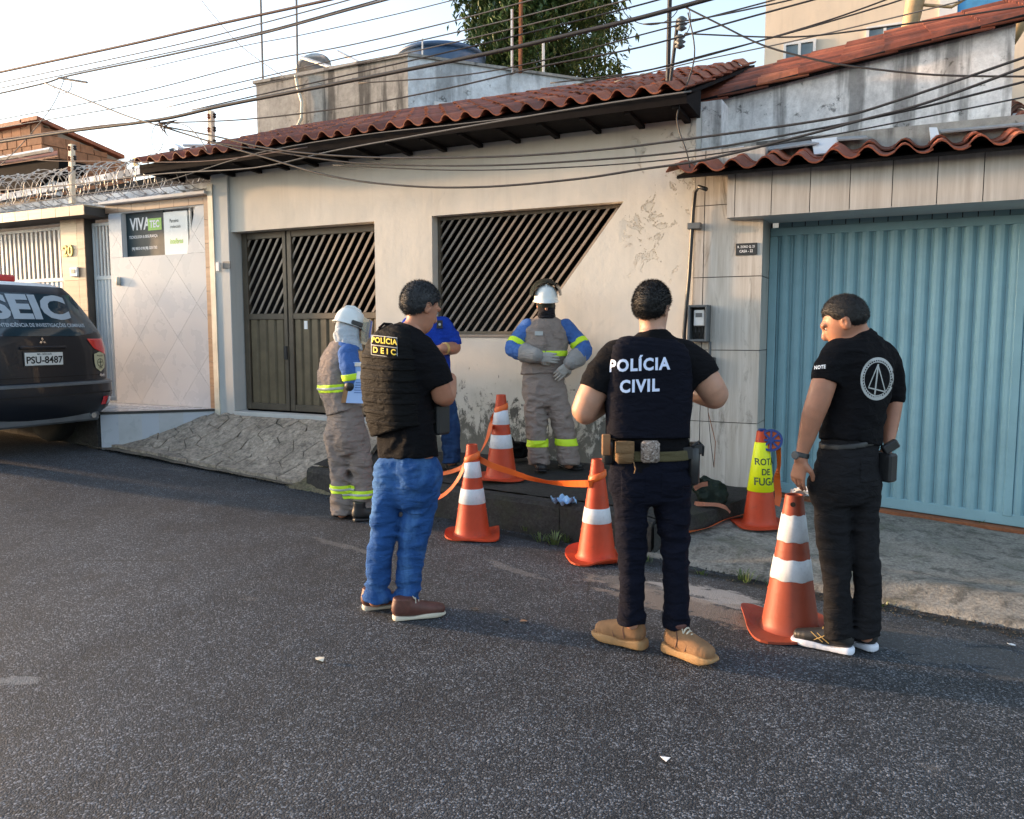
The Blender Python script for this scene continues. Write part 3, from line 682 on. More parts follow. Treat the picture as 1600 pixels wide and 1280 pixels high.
# loose white boards tucked under the canopy tiles, each lying on the ledge
def board(px, Y, lab, m='board', th=.012):
    P = [onY(x, y, Y + k) for (x, y, k) in px]; n_ = np.cross(P[1] - P[0], P[3] - P[0]); n_ /= np.linalg.norm(n_)
    tag(MB().prism(P, n_ * th).build('board', M[m]), lab, 'board', 'boards on the garage canopy')
board([(1099, 238, .0), (1162, 228, .0), (1174, 253, -.12), (1112, 262, -.12)], 6.98, 'large white board propped at left end of the garage canopy')
board([(1268, 218, .0), (1308, 214, .0), (1314, 237, -.12), (1272, 241, -.12)], 6.98, 'small white board propped at the middle of the garage canopy')
board([(1452, 199, .0), (1464, 199, .0), (1471, 222, -.12), (1455, 223, -.12)], 6.98, 'narrow white board standing at right of the garage canopy')
board([(1165, 231, -.06), (1262, 219, -.06), (1280, 223, -.2), (1178, 237, -.2)], 7.1, 'long grey metal sheet lying beside the large white board', 'zinc')
board([(1465, 201, -.02), (1600, 189, -.02), (1600, 194, -.16), (1470, 206, -.16)], 7.1, 'long grey metal sheet lying at right end of canopy ledge', 'zinc')
board([(1305, 213, -.06), (1352, 211, -.06), (1356, 215, -.2), (1309, 218, -.2)], 7.1, 'short grey metal sheet beside the small white board', 'zinc')

# ================================================================== white walled house number 20
wh = thing('white_wall_house', (-9, YF, .66), 'white tiled street wall with company sign, white gates and number 20 pillar', 'wall')
wx0, wx1 = -9.0, -7.36
box('wall_core', (wx0, YF + .012, .3), (-7.215, YF + .14, 2.468), M['white_paint'], wh)
sx0, sz0, sz1 = -8.77, 2.475, 3.005; sxb, sxt = -7.66, -7.50
mb = MB(); xz_prism(mb, [(wx0, 2.47), (sx0, 2.47), (sx0, 3.02), (wx0, 3.02)], YF + .012, YF + .14); xz_prism(mb, [(sxb, 2.47), (-7.215, 2.47), (-7.215, 3.12), (sxt, 3.12), (sxt, sz1)], YF + .012, YF + .14); xz_prism(mb, [(wx0, 3.01), (sxt, 3.01), (sxt, 3.12), (wx0, 3.12)], YF + .0122, YF + .139); mb.build('wall_head', M['white_paint'], wh)
regs = [[(wx0, tz + .002), (wx1, tz + .002), (wx1, 2.475), (wx0, 2.475)], [(wx0, 2.475), (sx0, 2.475), (sx0, 3.005), (wx0, 3.005)], [(sxb, 2.475), (wx1, 2.475), (wx1, 3.005), (sxt, 3.005)]]
S = .42
for i in range(-10, 12):
    for j in range(-4, 14):
        c = np.array((-8.2 + (i + j % 2 * .5) * S * 1.6, .7 + j * S * .95)); dm = [c + (0, -S * .95), c + (S * .8, 0), c + (0, S * .95), c + (-S * .8, 0)]
        for rg in regs:
            q = clip_to(dm, rg)
            q = shrink(q, .0012) if len(q) > 2 else []
            if len(q) > 2: MB().prism([(a[0], YF, a[1]) for a in q], (0, .012, 0)).build('diamond_tile', M['marble'], wh)
n = 9
for i in range(n): z0 = tz + .002 + i * (3.115 - tz) / n; MB().box((wx1 + .003, YF - .006, z0 + .002), (-7.247, YF + .01, z0 + (3.115 - tz) / n - .002)).build('border_tile', M['woodtile'], wh)
for i in range(7): x0 = wx0 - .05 + i * .242; MB().box((x0 + .002, YF - .006, 3.022), (min(x0 + .24, wx1), YF + .01, 3.112)).build('border_tile', M['woodtile'], wh)
box('coping', (wx0 - .06, YF - .09, 3.118), (-7.25, YF + .16, 3.155), M['white_paint'], wh, .005)
MB().lathe([(.0, 0), (.022, 0), (.030, .05), (.022, .10), (.0, .11)], 12, onY(187, 440, YF) + V3(0, -.02, -.05)).build('wall_lamp', M['cream'], wh, smooth=True)
# sign panel behind the opening
sp_ = bpy.data.objects.new('sign_panel', None); COL.objects.link(sp_); sp_.parent = wh; sp_.location = (0, 0, 2); sy = YF + .07
xm, xe = -8.12, -7.78
a0 = onY(196, 400, sy)[0]; xm = onY(258, 400, sy)[0]; xe = onY(294, 380, sy)[0]
box('sign_dark', (a0, sy, sz0 - .02), (xm, sy + .02, sz1 + .02), M['signdark'], sp_); box('sign_pale', (xm, sy, sz0 - .02), (xe, sy + .018, sz1 - .02), M['signwhite'], sp_)
sm_ = (a0 + xm) / 2
text('sign_lettering', 'VIVA', .20, M['white'], (onY(219, 352, sy)[0], sy, onY(219, 351, sy)[2]), (1, 0, 0), (0, 0, 1), sp_, .006, sx=.82)
b1, b2 = onY(231, 342, sy), onY(253, 359, sy); box('sign_badge', (b1[0], sy - .004, b2[2]), (b2[0], sy - .0005, b1[2]), M['green'], sp_, .001)
text('sign_lettering', 'TEC', .115, M['white'], ((b1[0] + b2[0]) / 2, sy - .004, (b1[2] + b2[2]) / 2), (1, 0, 0), (0, 0, 1), sp_, .004, sx=.8)
q = onY(224, 370, sy); text('sign_lettering', 'TECNOLOGIA & SEGURANÇA', .048, M['white'], (q[0], sy, q[2]), (1, 0, 0), (0, 0, 1), sp_, .001, sx=.78)
q = onY(226, 388, sy); text('sign_lettering', '(98) 98533-0198 (98) 3233-7303', .047, M['white'], (q[0], sy, q[2]), (1, 0, 0), (0, 0, 1), sp_, .001, sx=.72)
q = onY(272, 345, sy); text('sign_lettering', 'Parceiro', .062, M['signdark'], (q[0], sy, q[2]), (1, 0, 0), (0, 0, 1), sp_, .0005, sx=.7)
q = onY(274, 354, sy); text('sign_lettering', 'credenciado', .052, M['signdark'], (q[0], sy, q[2]), (1, 0, 0), (0, 0, 1), sp_, .0, sx=.7)
q = onY(276, 377, sy); text('sign_lettering', 'intelbras', .085, M['green'], (q[0], sy, q[2]), (1, 0, 0), (0, 0, 1), sp_, .002, sx=.75)
for x in (-7.66, -7.58, -7.50): box('opening_bar', (x - .012, sy - .01, sz0 - .02), (x + .012, sy + .012, sz1), M['white_metal'], wh)
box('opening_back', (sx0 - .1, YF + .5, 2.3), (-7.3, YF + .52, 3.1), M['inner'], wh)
# gates, pillar, beam
def white_gate(x0, x1, nb_, name):
    g = bpy.data.objects.new(name, None); COL.objects.link(g); g.parent = wh; g.location = (0, 0, .05); y = YF + .06; zm, zt = 2.22, 2.93
    f = MB()
    for a, b in ((x0, x0 + .035), (x1 - .035, x1)): f.box((a, y, tz + .02), (b, y + .04, zt))
    for a, b in ((tz + .02, tz + .07), (zm, zm + .05), (zt - .04, zt)): f.box((x0 + .035, y + .002, a), (x1 - .035, y + .038, b))
    f.build('gate_frame', M['white_metal'], g, bevel=.003)
    wd = (x1 - x0 - .07) / nb_
    for i in range(nb_):
        xa = x0 + .035 + i * wd
        box('gate_bar', (xa + wd * .28, y + .012, zm + .05), (xa + wd * .72, y + .03, zt - .04), M['white_metal'], g)
        MB().prism([(xa + .002, y + .03, tz + .07), (xa + wd * .25, y + .012, tz + .07), (xa + wd * .75, y + .012, tz + .07), (xa + wd - .002, y + .03, tz + .07), (xa + wd - .002, y + .034, tz + .07), (xa + .002, y + .034, tz + .07)], (0, 0, zm - tz - .07)).build('gate_slat', M['white_metal'], g)
white_gate(-9.40, -9.01, 5, 'side_gate'); white_gate(-13.2, -9.90, 34, 'car_gate')
box('pillar_core', (-9.875, YF - .02, tz), (-9.435, YF + .14, 3.0), M['grout'], wh)
for i in range(6):
    z0 = tz + .004 + i * .388
    MB().box((-9.885, YF - .034, z0), (-9.57, YF - .021, z0 + .384)).build('pillar_tile', M['tantile'] if i > 3 else M['woodtile'], wh); MB().box((-9.566, YF - .034, z0), (-9.425, YF - .021, z0 + .384)).build('pillar_tile', M['woodtile'], wh)
q = onY(106, 393, YF - .04); text('house_number', '20', .20, M['yellowdigit'], (q[0], YF - .035, q[2]), (1, 0, 0), (0, 0, 1), wh, .004, extr=.006, lift=.007)
q = onY(116, 425, YF - .05); ic = box('intercom', (q[0] - .075, YF - .065, q[2] - .06), (q[0] + .075, YF - .036, q[2] + .06), M['whiteplastic'], wh, .006); box('intercom_lens', (q[0] - .035, YF - .07, q[2] - .02), (q[0] + .035, YF - .066, q[2] + .03), M['greyplastic'], ic)
box('beam', (-14, YF - .26, 2.985), (wx0 - .07, YF + .12, 3.08), M['grout'], wh)
for i in range(18):
    xa = wx0 - .07 - (i + 1) * .27; MB().box((xa + .003, YF - .275, 2.98), (xa + .267, YF - .262, 3.095)).build('beam_tile', M['tantile'], wh)
box('beam_top', (-14, YF - .26, 3.082), (wx0 - .07, YF + .12, 3.10), M['tantile'], wh)
# set-back wall and flat roof behind the razor wire
box('parapet', (-14, YF + .16, 3.0), (-7.25, YF + .24, 3.30), M['weather3'], wh)
hr = thing('set_back_house', (-10.5, 8.2, 0), 'dark low house with pale roof edge behind the coil of razor wire', 'house')
h0, h1 = onY(0, 352, 8.3), onY(268, 268, 8.3)
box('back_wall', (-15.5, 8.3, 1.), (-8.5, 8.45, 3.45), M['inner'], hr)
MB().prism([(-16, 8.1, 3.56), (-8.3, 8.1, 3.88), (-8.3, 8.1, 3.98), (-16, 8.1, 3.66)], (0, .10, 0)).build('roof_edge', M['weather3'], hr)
MB().prism([(-16, 8.25, 3.2), (-8.6, 8.25, 3.2), (-8.6, 8.25, 3.85), (-16, 8.25, 3.48)], (0, .1, 0)).build('shade_sheet', M['inner'], hr)  # dark sheet standing in for the black shade below the roof edge
# ================================================================== two-storey building behind the cream house
EY = 13.0
tb = thing('two_storey_building', (-9, EY, 0), 'grimy two-storey building with white side wall, behind the cream house roof', 'building')
c0, c1 = onY(400, 132, EY), onY(637, 88, EY); ztop = (c0[2] + c1[2]) / 2
dirw = V3(math.sin(R(40)), math.cos(R(40)), 0); nw = V3(dirw[1], -dirw[0], 0)
A = V3(c1[0], EY, 0); B = A + dirw * 9.0
MB().box((c0[0], EY, 0), (c1[0], EY + .2, ztop)).build('front_wall', M['weather2'], tb)
MB().prism([A + V3(.001, .0, 0), B, B + V3(0, 0, ztop), A + V3(.001, 0, ztop)], -nw * .2).build('side_wall', M['weather3'], tb)
MB().box((c0[0], EY + .2, 0), (c0[0] + .2, EY + 6, ztop)).build('far_wall', M['weather2'], tb)
MB().box((c0[0] - .05, EY - .05, ztop), (c1[0] + .04, EY + .22, ztop + .06)).build('coping', M['weather2'], tb)
MB().prism([A + nw * .05, B + nw * .05, B - nw * .25, A - nw * .25], (0, 0, .05)).build('coping', M['weather2'], tb).location.z += ztop + .001
MB().prism([(c0[0] + .2, EY + .2, ztop - .6), (c1[0], EY + .2, ztop - .6), tuple(B + V3(-.3, 0, ztop - .6)), (c0[0] + .2, EY + 6, ztop - .6)], (0, 0, .1)).build('flat_roof', M['weather2'], tb)
def on_side(px, py):
    d = ray(px, py); t = ((A - CAM) @ nw) / (d @ nw); return CAM + d * t
w0, w1 = on_side(677, 160), on_side(728, 180); hw_ = (w1 - w0) @ dirw
wi = bpy.data.objects.new('window', None); COL.objects.link(wi); wi.parent = tb; wi.location = (0, 0, 4)
wc = (w0 + w1) / 2; wz0, wz1 = w1[2] - .35, w0[2]
def wbox(u0, u1, z0, z1, d0, d1, m, n): 
    P = [w0 + dirw * u0 + nw * d0, w0 + dirw * u1 + nw * d0, w0 + dirw * u1 + nw * d1, w0 + dirw * u0 + nw * d1]
    MB().hexa([V3(p[0], p[1], z0) for p in P] + [V3(p[0], p[1], z1) for p in P]).build(n, m, wi)
H_ = hw_
wbox(0, H_, wz1 - .07, wz1, .003, .09, M['white_paint'], 'frame'); wbox(0, .07, wz0, wz1 - .07, .003, .09, M['white_paint'], 'frame'); wbox(H_ - .07, H_, wz0, wz1 - .07, .003, .09, M['white_paint'], 'frame'); wbox(.07, H_ - .07, wz0, wz1 - .07, .004, .03, M['glass'], 'pane'); wbox(H_ / 2 - .03, H_ / 2 + .03, wz0, wz1 - .07, .031, .06, M['white_paint'], 'mullion')
# things on its roof
q = onY(690, 92, 16.5); tk = thing('water_tank', (q[0], 16.5, ztop - .5), 'dark blue round water tank on the grimy building roof', 'water tank')
rr_ = .98; MB().lathe([(rr_ * .82, 0), (rr_ * .9, .5), (rr_ * .98, 1.0), (rr_ * .98, 1.12)], 28, (q[0], 16.5, ztop - .5)).build('tank_body', M['tank'], tk, smooth=True)
zt_ = onY(690, 75, 16.5)[2]; MB().lathe([(rr_ * 1.05, 0), (rr_ * 1.05, .05), (rr_ * .98, .10), (rr_ * .6, .22), (0, .26)], 28, (q[0], 16.5, zt_ - .26)).build('tank_lid', M['tank'], tk, smooth=True)
tk.children[0].scale = (1, 1, max(.2, (zt_ - .26 - ztop + .5) / 1.12))
def dish_side(px, py, Y, r, lab):
    q = onY(px, py, Y); t = thing('satellite_dish', q, lab, 'satellite dish'); ax = V3(-.5, .2, .85)
    MB().lathe([(0, 0), (r * .5, .05 * r), (r * .8, .16 * r), (r, .28 * r), (r * .98, .30 * r), (r * .5, .08 * r), (0, .03)], 20, q, axis=ax).build('reflector', M['galv'], t, smooth=True)
    MB().tube([q, q + V3(0, 0, -.5)], .03, 6).build('mast', M['galv'], t)
dish_side(492, 112, 15.0, .42, 'grey dish edge peeking over the grimy building parapet')
def rod(px, y0, y1, Y, r, m, lab, name='antenna_pole', px2=None, cat='pole', grp='poles above the roofs'):
    a, b = onY(px2 or px, y1, Y), onY(px, y0, Y); o = MB().tube([a, b], r, 6).build(name, M[m], origin=a); tag(o, lab, cat, grp); return o
rod(407, -12, 131, 13.1, .022, 'cable2', 'left one of two thin tall poles on the grimy building', px2=411)
rod(463, -12, 118, 13.1, .022, 'cable2', 'thin tall pole on grimy building next to the grey dish', px2=465)
rod(800, 15, 116, 14.6, .028, 'galv', 'pale thin pole standing left of rusty pole before the tree')
rod(814, -12, 114, 14.6, .04, 'rust', 'rusty orange pole standing in front of the tree', px2=813)
rod(849, 66, 120, 15.2, .03, 'galv', 'short pale pole right of the rusty pole before the tree')
rod(660, 60, 92, 15.2, .02, 'galv', 'short thin pole beside the blue water tank')
for (x0, y0, x1, y1, lab) in ((472, 90, 520, 106, 'long bent metal rod sticking from grimy parapet left of two'), (528, 81, 563, 99, 'metal rod sticking from grimy parapet nearer the water tank')):
    tag(MB().tube([onY(x0, y0, 13.4), onY(x1, y1, 13.15)], .035, 6).build('metal_rod', M['galv']), lab, 'rod', 'rods on the grimy building')
# hanging pale cable on the grimy wall
pts = [(462, 118), (466, 140), (472, 160), (471, 185), (462, 203), (458, 207)]
tag(MB().tube([onY(x, y, 12.93) for x, y in pts], .03, 6).build('hanging_cable', M['cream']), 'pale cable hanging down the grimy building wall', 'cable')

# ================================================================== brick building far left
BYY = 9.6
bb = thing('brick_building', (-14, BYY, 0), 'bare brick building with sloping gable at the far left', 'building')
k0 = onY(63, 192, BYY); bx = k0[0]; zt0 = k0[2]
box('front_core', (bx - 5, BYY + .03, 1), (bx - .03, BYY + .2, zt0 - .02), M['mortar'], bb)
e1 = onX(192, 250, bx); ex_z = e1[2]
MB().prism([(bx - .03, BYY + .03, 1), (bx - .03, e1[1], 1), (bx - .03, e1[1], ex_z - .02), (bx - .03, BYY + .03, zt0 - .02)], (-.15, 0, 0)).build('side_core', M['mortar'], bb)
bh, bl = .19, .29; row = 0; z = zt0 - bh
while z > 4.0:                                     # brick faces, front then gable side
    off = (row % 2) * bl / 2
    for i in range(9):
        x1_ = bx - i * bl - (off if i else 0); x0_ = bx - (i + 1) * bl - off
        MB().box((x0_ + .012, BYY + random.uniform(-.006, .008), z + .012), (x1_ - (.012 if i else 0), BYY + .05, z + bh)).build('brick', M['brick'], bb)
    for i in range(int((e1[1] - BYY) / bl) + 1):
        y0_ = BYY + .052 + i * bl + (off if i else 0); y1_ = BYY + .05 + (i + 1) * bl + off; lim = zt0 + (ex_z - zt0) * (y1_ - BYY) / (e1[1] - BYY)
        if z + bh > lim + .1: continue
        MB().box((bx - .05, y0_, z + .012), (bx + random.uniform(-.006, .006), y1_ - .012, min(z + bh, lim))).build('brick', M['brick'], bb)
    z -= bh; row += 1
MB().prism([(bx + .06, BYY - .1, zt0 + .03), (bx + .06, e1[1], ex_z + .02), (bx + .06, e1[1], ex_z + .09), (bx + .06, BYY - .1, zt0 + .10)], (-.5, 0, 0)).build('roof_verge', M['terra'], bb)
MB().prism([(bx - .4, BYY - .1, zt0 + .0), (bx - 5, BYY - .1, zt0 + .0), (bx - 5, e1[1], ex_z), (bx - .4, e1[1], ex_z)], (0, 0, .08)).build('roof', M['terra'], bb)
a, b = onY(-20, 255, 9.0), onY(92, 248, 9.0); s0, s1 = onY(-20, 298, 9.0), onY(92, 262, 9.0)
cn = thing('black_canopy', (a[0], 9.0, a[2] - .5), 'black lean-to canopy with metal rail in front of the brick gable', 'canopy')
MB().prism([a, b, s1, V3(onY(55, 292, 9.0)[0], 9.0, onY(55, 292, 9.0)[2]), s0], (0, .5, 0)).build('canopy_front', M['darkwood'], cn)
MB().tube([onY(-20, 252, 8.9), onY(80, 234, 8.9)], .045, 6).build('rail', M['galv'], cn)
MB().prism([onY(-20, 262, 8.95), onY(90, 245, 8.95), onY(90, 238, 9.3), onY(-20, 250, 9.3)], (0, 0, .03)).build('canopy_tiles', M['terra'], cn)
MB().prism([onY(50, 270, 9.1), onY(88, 285, 9.1), onY(88, 305, 9.1), onY(50, 305, 9.1)], (0, .1, 0)).build('white_panel', M['white_paint'], cn)

# ================================================================== beige building behind the blue-gate house
FY = 17.0
fb = thing('beige_building', (8, FY, 0), 'tall beige building with small windows behind the terracotta roof on the right', 'building')
f0 = onY(1195, 60, FY); fx1 = onY(1492, 30, FY)[0]
box('wall', (f0[0], FY, 0), (f0[0] + 16, FY + .3, 14), M['beige'], fb)
box('side_wall', (f0[0] + .001, FY + .3, 0), (f0[0] + .3, FY + 8, 14), M['beige'], fb)
def bwin(x0, y0, x1, y1):
    a, b = onY(x0, y0, FY), onY(x1, y1, FY); z1 = (onY(x0, y0, FY)[2] + onY(x1, y0 - .13 * (x1 - x0), FY)[2]) / 2
    w = bpy.data.objects.new('window', None); COL.objects.link(w); w.parent = fb; w.location = (0, 0, 6)
    z1 = a[2]; z0 = z1 - 1.0; t = .05
    for p, q in (((a[0], z1 - t), (b[0], z1)), ((a[0], z0), (b[0], z0 + t)), ((a[0], z0 + t), (a[0] + t, z1 - t)), ((b[0] - t, z0 + t), (b[0], z1 - t)), (((a[0] + b[0]) / 2 - t / 2, z0 + t), ((a[0] + b[0]) / 2 + t / 2, z1 - t))):
        box('frame', (p[0], FY - .06, p[1]), (q[0], FY - .003, q[1]), M['white_paint'], w)
    for p, q in ((a[0] + t, (a[0] + b[0]) / 2 - t / 2), ((a[0] + b[0]) / 2 + t / 2, b[0] - t)): box('pane', (p, FY - .02, z0 + t), (q, FY - .004, z1 - t), M['glass'], w)
bwin(1225, 69, 1275, 80); bwin(1354, 44, 1412, 55)
box('blue_panel', (onY(1497, 0, FY)[0], FY - .03, 7), (onY(1575, 0, FY)[0], FY - .002, 12), M['bluewall'], fb)
box('corner_strip', (onY(1467, 30, FY)[0], FY - .05, 2), (onY(1495, 30, FY)[0], FY - .003, 13), M['white_paint'], fb)
M['lamp'] = mat('ochre_enamel', (.42, .29, .15), .5, dirt=.3)
def street_dish(px, py, Y, s, lab):
    q = onY(px, py, Y); t = thing('lamp_bracket', q + V3(0, 0, -.9), lab, 'lamp bracket', 'lamp brackets over the roof')
    MB().tube([q + V3(-.02, 0, -1.2), q + V3(-.02, 0, -.45)], .05 * s, 8).build('post', M['darkwood'], t)
    MB().tube([q + V3(-.02, 0, -.5), q + V3(.06, 0, -.30), q + V3(.12, 0, .1), q + V3(.1, 0, .3)], [.11 * s, .17 * s, .2 * s, .16 * s], 10).build('shade', M['lamp'], t, smooth=True)
    MB().tube([q + V3(.1, 0, .02), q + V3(.5, 0, -.08), q + V3(.62, 0, -.02), q + V3(.74, 0, .25)], .035 * s, 8).build('arm', M['lamp'], t, smooth=True)
    MB().lathe([(.1, 0), (.75 * s, .05), (.8 * s, .14), (.2, .2)], 20, q + V3(.75, .2, .26)).build('reflector', M['rust'], t, smooth=True)
street_dish(1413, 12, 11.0, .55, 'ochre lamp bracket in front of the beige wall, at top of the picture')
street_dish(1585, -4, 11.0, .55, 'ochre lamp bracket at the top right corner over terracotta roof')

# ================================================================== tree
TY = 20.0; tc_ = onY(848, 40, TY); px_m = 1250 / depth(tc_)
tr = thing('mango_tree', (tc_[0], TY, 0), 'dense green mango tree rising behind the grimy building', 'tree')
tk_ = MB(); tk_.tube([(tc_[0], TY, 0), (tc_[0] + .15, TY, 3), (tc_[0] + .05, TY + .1, 5.5), (tc_[0], TY, 7.0)], [.34, .28, .22, .14], 10)
r_ = random.Random(4); limbs = []
for i in range(13):
    a = r_.uniform(0, 6.28); z0 = r_.uniform(4.6, 6.8); ln = r_.uniform(1.2, 2.1); e = V3(tc_[0] + ln * math.cos(a), TY + ln * math.sin(a), z0 + r_.uniform(.6, 2.0)); m_ = V3(tc_[0], TY, z0) * .45 + e * .55 + V3(0, 0, .15)
    tk_.tube([(tc_[0] + .03, TY, z0), m_, e], [.10, .06, .02], 6)
tk_.build('trunk', M['bark'], tr, smooth=True)
lf = MB(); C0 = V3(tc_[0] + .0, TY, tc_[2] + .25); rad = V3(1.95, 2.0, 2.35)
lv = []; lfc = []
clumps = []
while len(clumps) < 300:
    d_ = rng.normal(size=3); d_ /= np.linalg.norm(d_); k = r_.uniform(.45, 1.0) ** .5; bump_ = 1 + .16 * math.sin(d_[0] * 5 + 1) * math.cos(d_[2] * 6) + .10 * math.sin(d_[1] * 9 + d_[2] * 7)
    clumps.append((C0 + d_ * rad * k * bump_, r_.uniform(.22, .42)))
for c, s in clumps:
    for _ in range(85):
        o = rng.normal(size=3) * s * .62; p = c + o; yaw = r_.uniform(0, 6.28); dr_ = r_.uniform(.2, 1.1); L_ = r_.uniform(.16, .28); W_ = L_ * .17
        d_ = V3(math.cos(yaw) * math.cos(dr_), math.sin(yaw) * math.cos(dr_), -math.sin(dr_)); sd_ = np.cross(d_, (0, 0, 1.)); sd_ /= np.linalg.norm(sd_) + 1e-6; nb_ = np.cross(sd_, d_)
        b0 = len(lv); lv += [tuple(p), tuple(p + d_ * L_ * .45 + sd_ * W_ + nb_ * .02), tuple(p + d_ * L_ - nb_ * .01), tuple(p + d_ * L_ * .45 - sd_ * W_ + nb_ * .02)]; lfc += [(b0, b0 + 1, b0 + 2), (b0, b0 + 2, b0 + 3)]
lf.v = lv; lf.f = lfc; lf.m = [0] * len(lfc)
lf.build('crown', M['leaf'], tr)

# ================================================================== overhead cables (pixel runs on an upright plane over the pavement)
def unit_(v): return v / (np.linalg.norm(v) + 1e-9)
def wire(pts, Y, r, m, lab, cat='cable', grp='overhead cables along the street', name='overhead_cable', sub=6):
    P = [onY(x, y, Y if not hasattr(Y, '__len__') else np.interp(x, *Y)) for x, y in pts]; out = []
    for i in range(len(P) - 1):                       # smooth run through the points
        p0, p1, p2, p3 = P[max(i - 1, 0)], P[i], P[i + 1], P[min(i + 2, len(P) - 1)]
        for k in range(sub):
            t = k / sub; out.append(.5 * ((2 * p1) + (-p0 + p2) * t + (2 * p0 - 5 * p1 + 4 * p2 - p3) * t * t + (-p0 + 3 * p1 - 3 * p2 + p3) * t ** 3))
    out.append(P[-1])                                  # runs that leave the picture go on to their poles down the street
    off = lambda q: q[0] < -20 or q[0] > 1640 or q[1] < 0
    if off(pts[0]): d_ = unit_(out[0] - out[2]); out = [out[0] + d_ * 22 + V3(0, 0, -.25), out[0] + d_ * 11 + V3(0, 0, -.15)] + out
    if off(pts[-1]): d_ = unit_(out[-1] - out[-3]); out = out + [out[-1] + d_ * 6, out[-1] + d_ * 12 + V3(0, 0, .1)]
    return tag(MB().tube(out, r, 6).build(name, M[m], smooth=True), lab, cat, grp)
Yw = 6.15
G = 'overhead cables along the street'
wire([(-60, 127), (0, 113), (200, 70), (340, 38), (500, 3), (640, -30)], Yw, .013, 'cable3', 'topmost thick brown cable crossing the upper left sky')
wire([(-60, 142), (0, 129), (250, 76), (400, 39), (545, 0), (640, -28)], Yw, .006, 'cable2', 'thin cable just under the thick brown one')
wire([(-60, 152), (0, 138), (200, 96), (400, 52), (540, 14), (640, -14)], Yw + .1, .006, 'cable2', 'second thin cable under the thick brown one')
wire([(-60, 158), (0, 146), (70, 130), (110, 118), (250, 89), (400, 55), (540, 17), (640, -10)], Yw + .2, .010, 'cable2', 'medium grey cable bearing the wire loop at far left')
wire([(225, 108), (380, 72), (470, 55), (620, 22), (740, -8)], Yw + .4, .0045, 'cable2', 'faint thin cable above the pale poles')
wire([(-60, 200), (0, 187), (210, 146), (400, 98), (540, 72), (700, 35), (860, -8)], Yw + .5, .006, 'cable2', 'thin cable running just above the grimy parapet')
wire([(-60, 212), (0, 200), (250, 156), (540, 90), (800, 30), (930, -5)], Yw + .5, .006, 'cable2', 'thin cable crossing in front of the grey dish')
wire([(260, 168), (420, 130), (640, 82), (830, 38), (1000, -5)], Yw + .6, .006, 'cable2', 'thin cable passing over the blue water tank')
wire([(300, 172), (540, 118), (740, 72), (960, 18), (1050, -6)], Yw + .65, .007, 'cable', 'cable crossing the lower crown of the tree')
wire([(-60, 232), (0, 222), (105, 206), (250, 187), (350, 165), (540, 128), (760, 84), (900, 52), (1000, 28), (1110, -2)], Yw, .017, 'cable', 'thickest black cable running down to the knotted joint')
wire([(-60, 228), (0, 218), (160, 196), (250, 190)], Yw + .05, .006, 'cable3', 'thin brown cable lying along the thick black one, far left')
wire([(248, 192), (380, 187), (540, 168), (700, 138), (850, 103), (1000, 74), (1160, 30), (1300, -8)], Yw + .3, .007, 'cable', 'cable from the knotted joint across the white side wall')
wire([(560, 130), (720, 118), (860, 92), (1000, 55), (1180, 8), (1230, -6)], Yw + .45, .006, 'cable', 'thin cable over the right half of the tree')
wire([(860, 130), (1000, 112), (1110, 84), (1240, 50), (1370, 12), (1420, -4)], Yw + .55, .006, 'cable', 'cable from the roof corner toward the beige wall')
wire([(900, 132), (1040, 104), (1180, 66), (1300, 30), (1400, -6)], Yw + .6, .006, 'cable', 'thin cable just above the terracotta roof, right of tree')
wire([(960, 128), (1080, 98), (1250, 62), (1420, 22), (1500, 2), (1520, -5)], Yw + .5, .005, 'cable2', 'thin cable skimming the terracotta ridge')
wire([(1005, 38), (1090, 30), (1200, 8), (1260, -6)], Yw + .4, .006, 'cable', 'short cable leaving the roof mast to upper right')
wire([(1068, 10), (1120, 36), (1190, 70), (1260, 90), (1320, 102), (1430, 115), (1520, 119), (1660, 120)], Yw + .2, .007, 'cable', 'cable drooping from the roof mast across the grey wall')
wire([(1070, 52), (1100, 54), (1240, 58), (1370, 44), (1480, 28), (1600, 10), (1660, 0)], Yw + .3, .006, 'cable', 'cable from the insulators along the terracotta ridge')
# service drops in front of the cream wall
wire([(70, 130), (140, 158), (200, 182), (247, 196)], Yw - .02, .009, 'cable2', 'slanting cable from wire loop down to the knotted joint')
wire([(247, 196), (330, 222), (400, 242), (520, 276), (640, 291), (760, 292), (900, 280), (1000, 265), (1100, 250), (1240, 216), (1350, 187), (1450, 160), (1600, 105), (1660, 80)], Yw, .0095, 'cable', 'lowest drooping cable across the cream wall')
wire([(247, 196), (340, 214), (420, 232), (520, 243), (640, 247), (800, 244), (950, 233), (1100, 214), (1300, 185), (1400, 158), (1600, 90), (1660, 70)], Yw, .009, 'cable', 'upper drooping cable across the cream wall')
wire([(330, 222), (420, 236), (560, 255), (740, 259), (900, 252), (1080, 236), (1260, 205), (1440, 168), (1600, 128), (1660, 112)], Yw + .05, .008, 'cable', 'middle drooping cable across the cream wall')
wire([(520, 258), (700, 266), (880, 262), (1060, 248), (1260, 218), (1440, 184), (1600, 152), (1660, 138)], Yw + .1, .0055, 'cable', 'thin drooping cable between the lower two on the cream wall')
wire([(-40, 300), (100, 290), (250, 272), (400, 262), (520, 236), (640, 214), (800, 186), (960, 160), (1080, 143)], YF - .55, .007, 'cable2', 'pale cable following the dark eaves of the cream house')
wire([(-40, 330), (120, 305), (250, 285), (400, 240), (560, 212), (700, 196), (820, 182)], YF - .52, .005, 'cable2', 'thin cable crossing the left end of the eaves')
wire([(-40, 235), (60, 250), (150, 252), (320, 252), (480, 230)], Yw, .005, 'cable3', 'thin brown cable level with the brick gable')
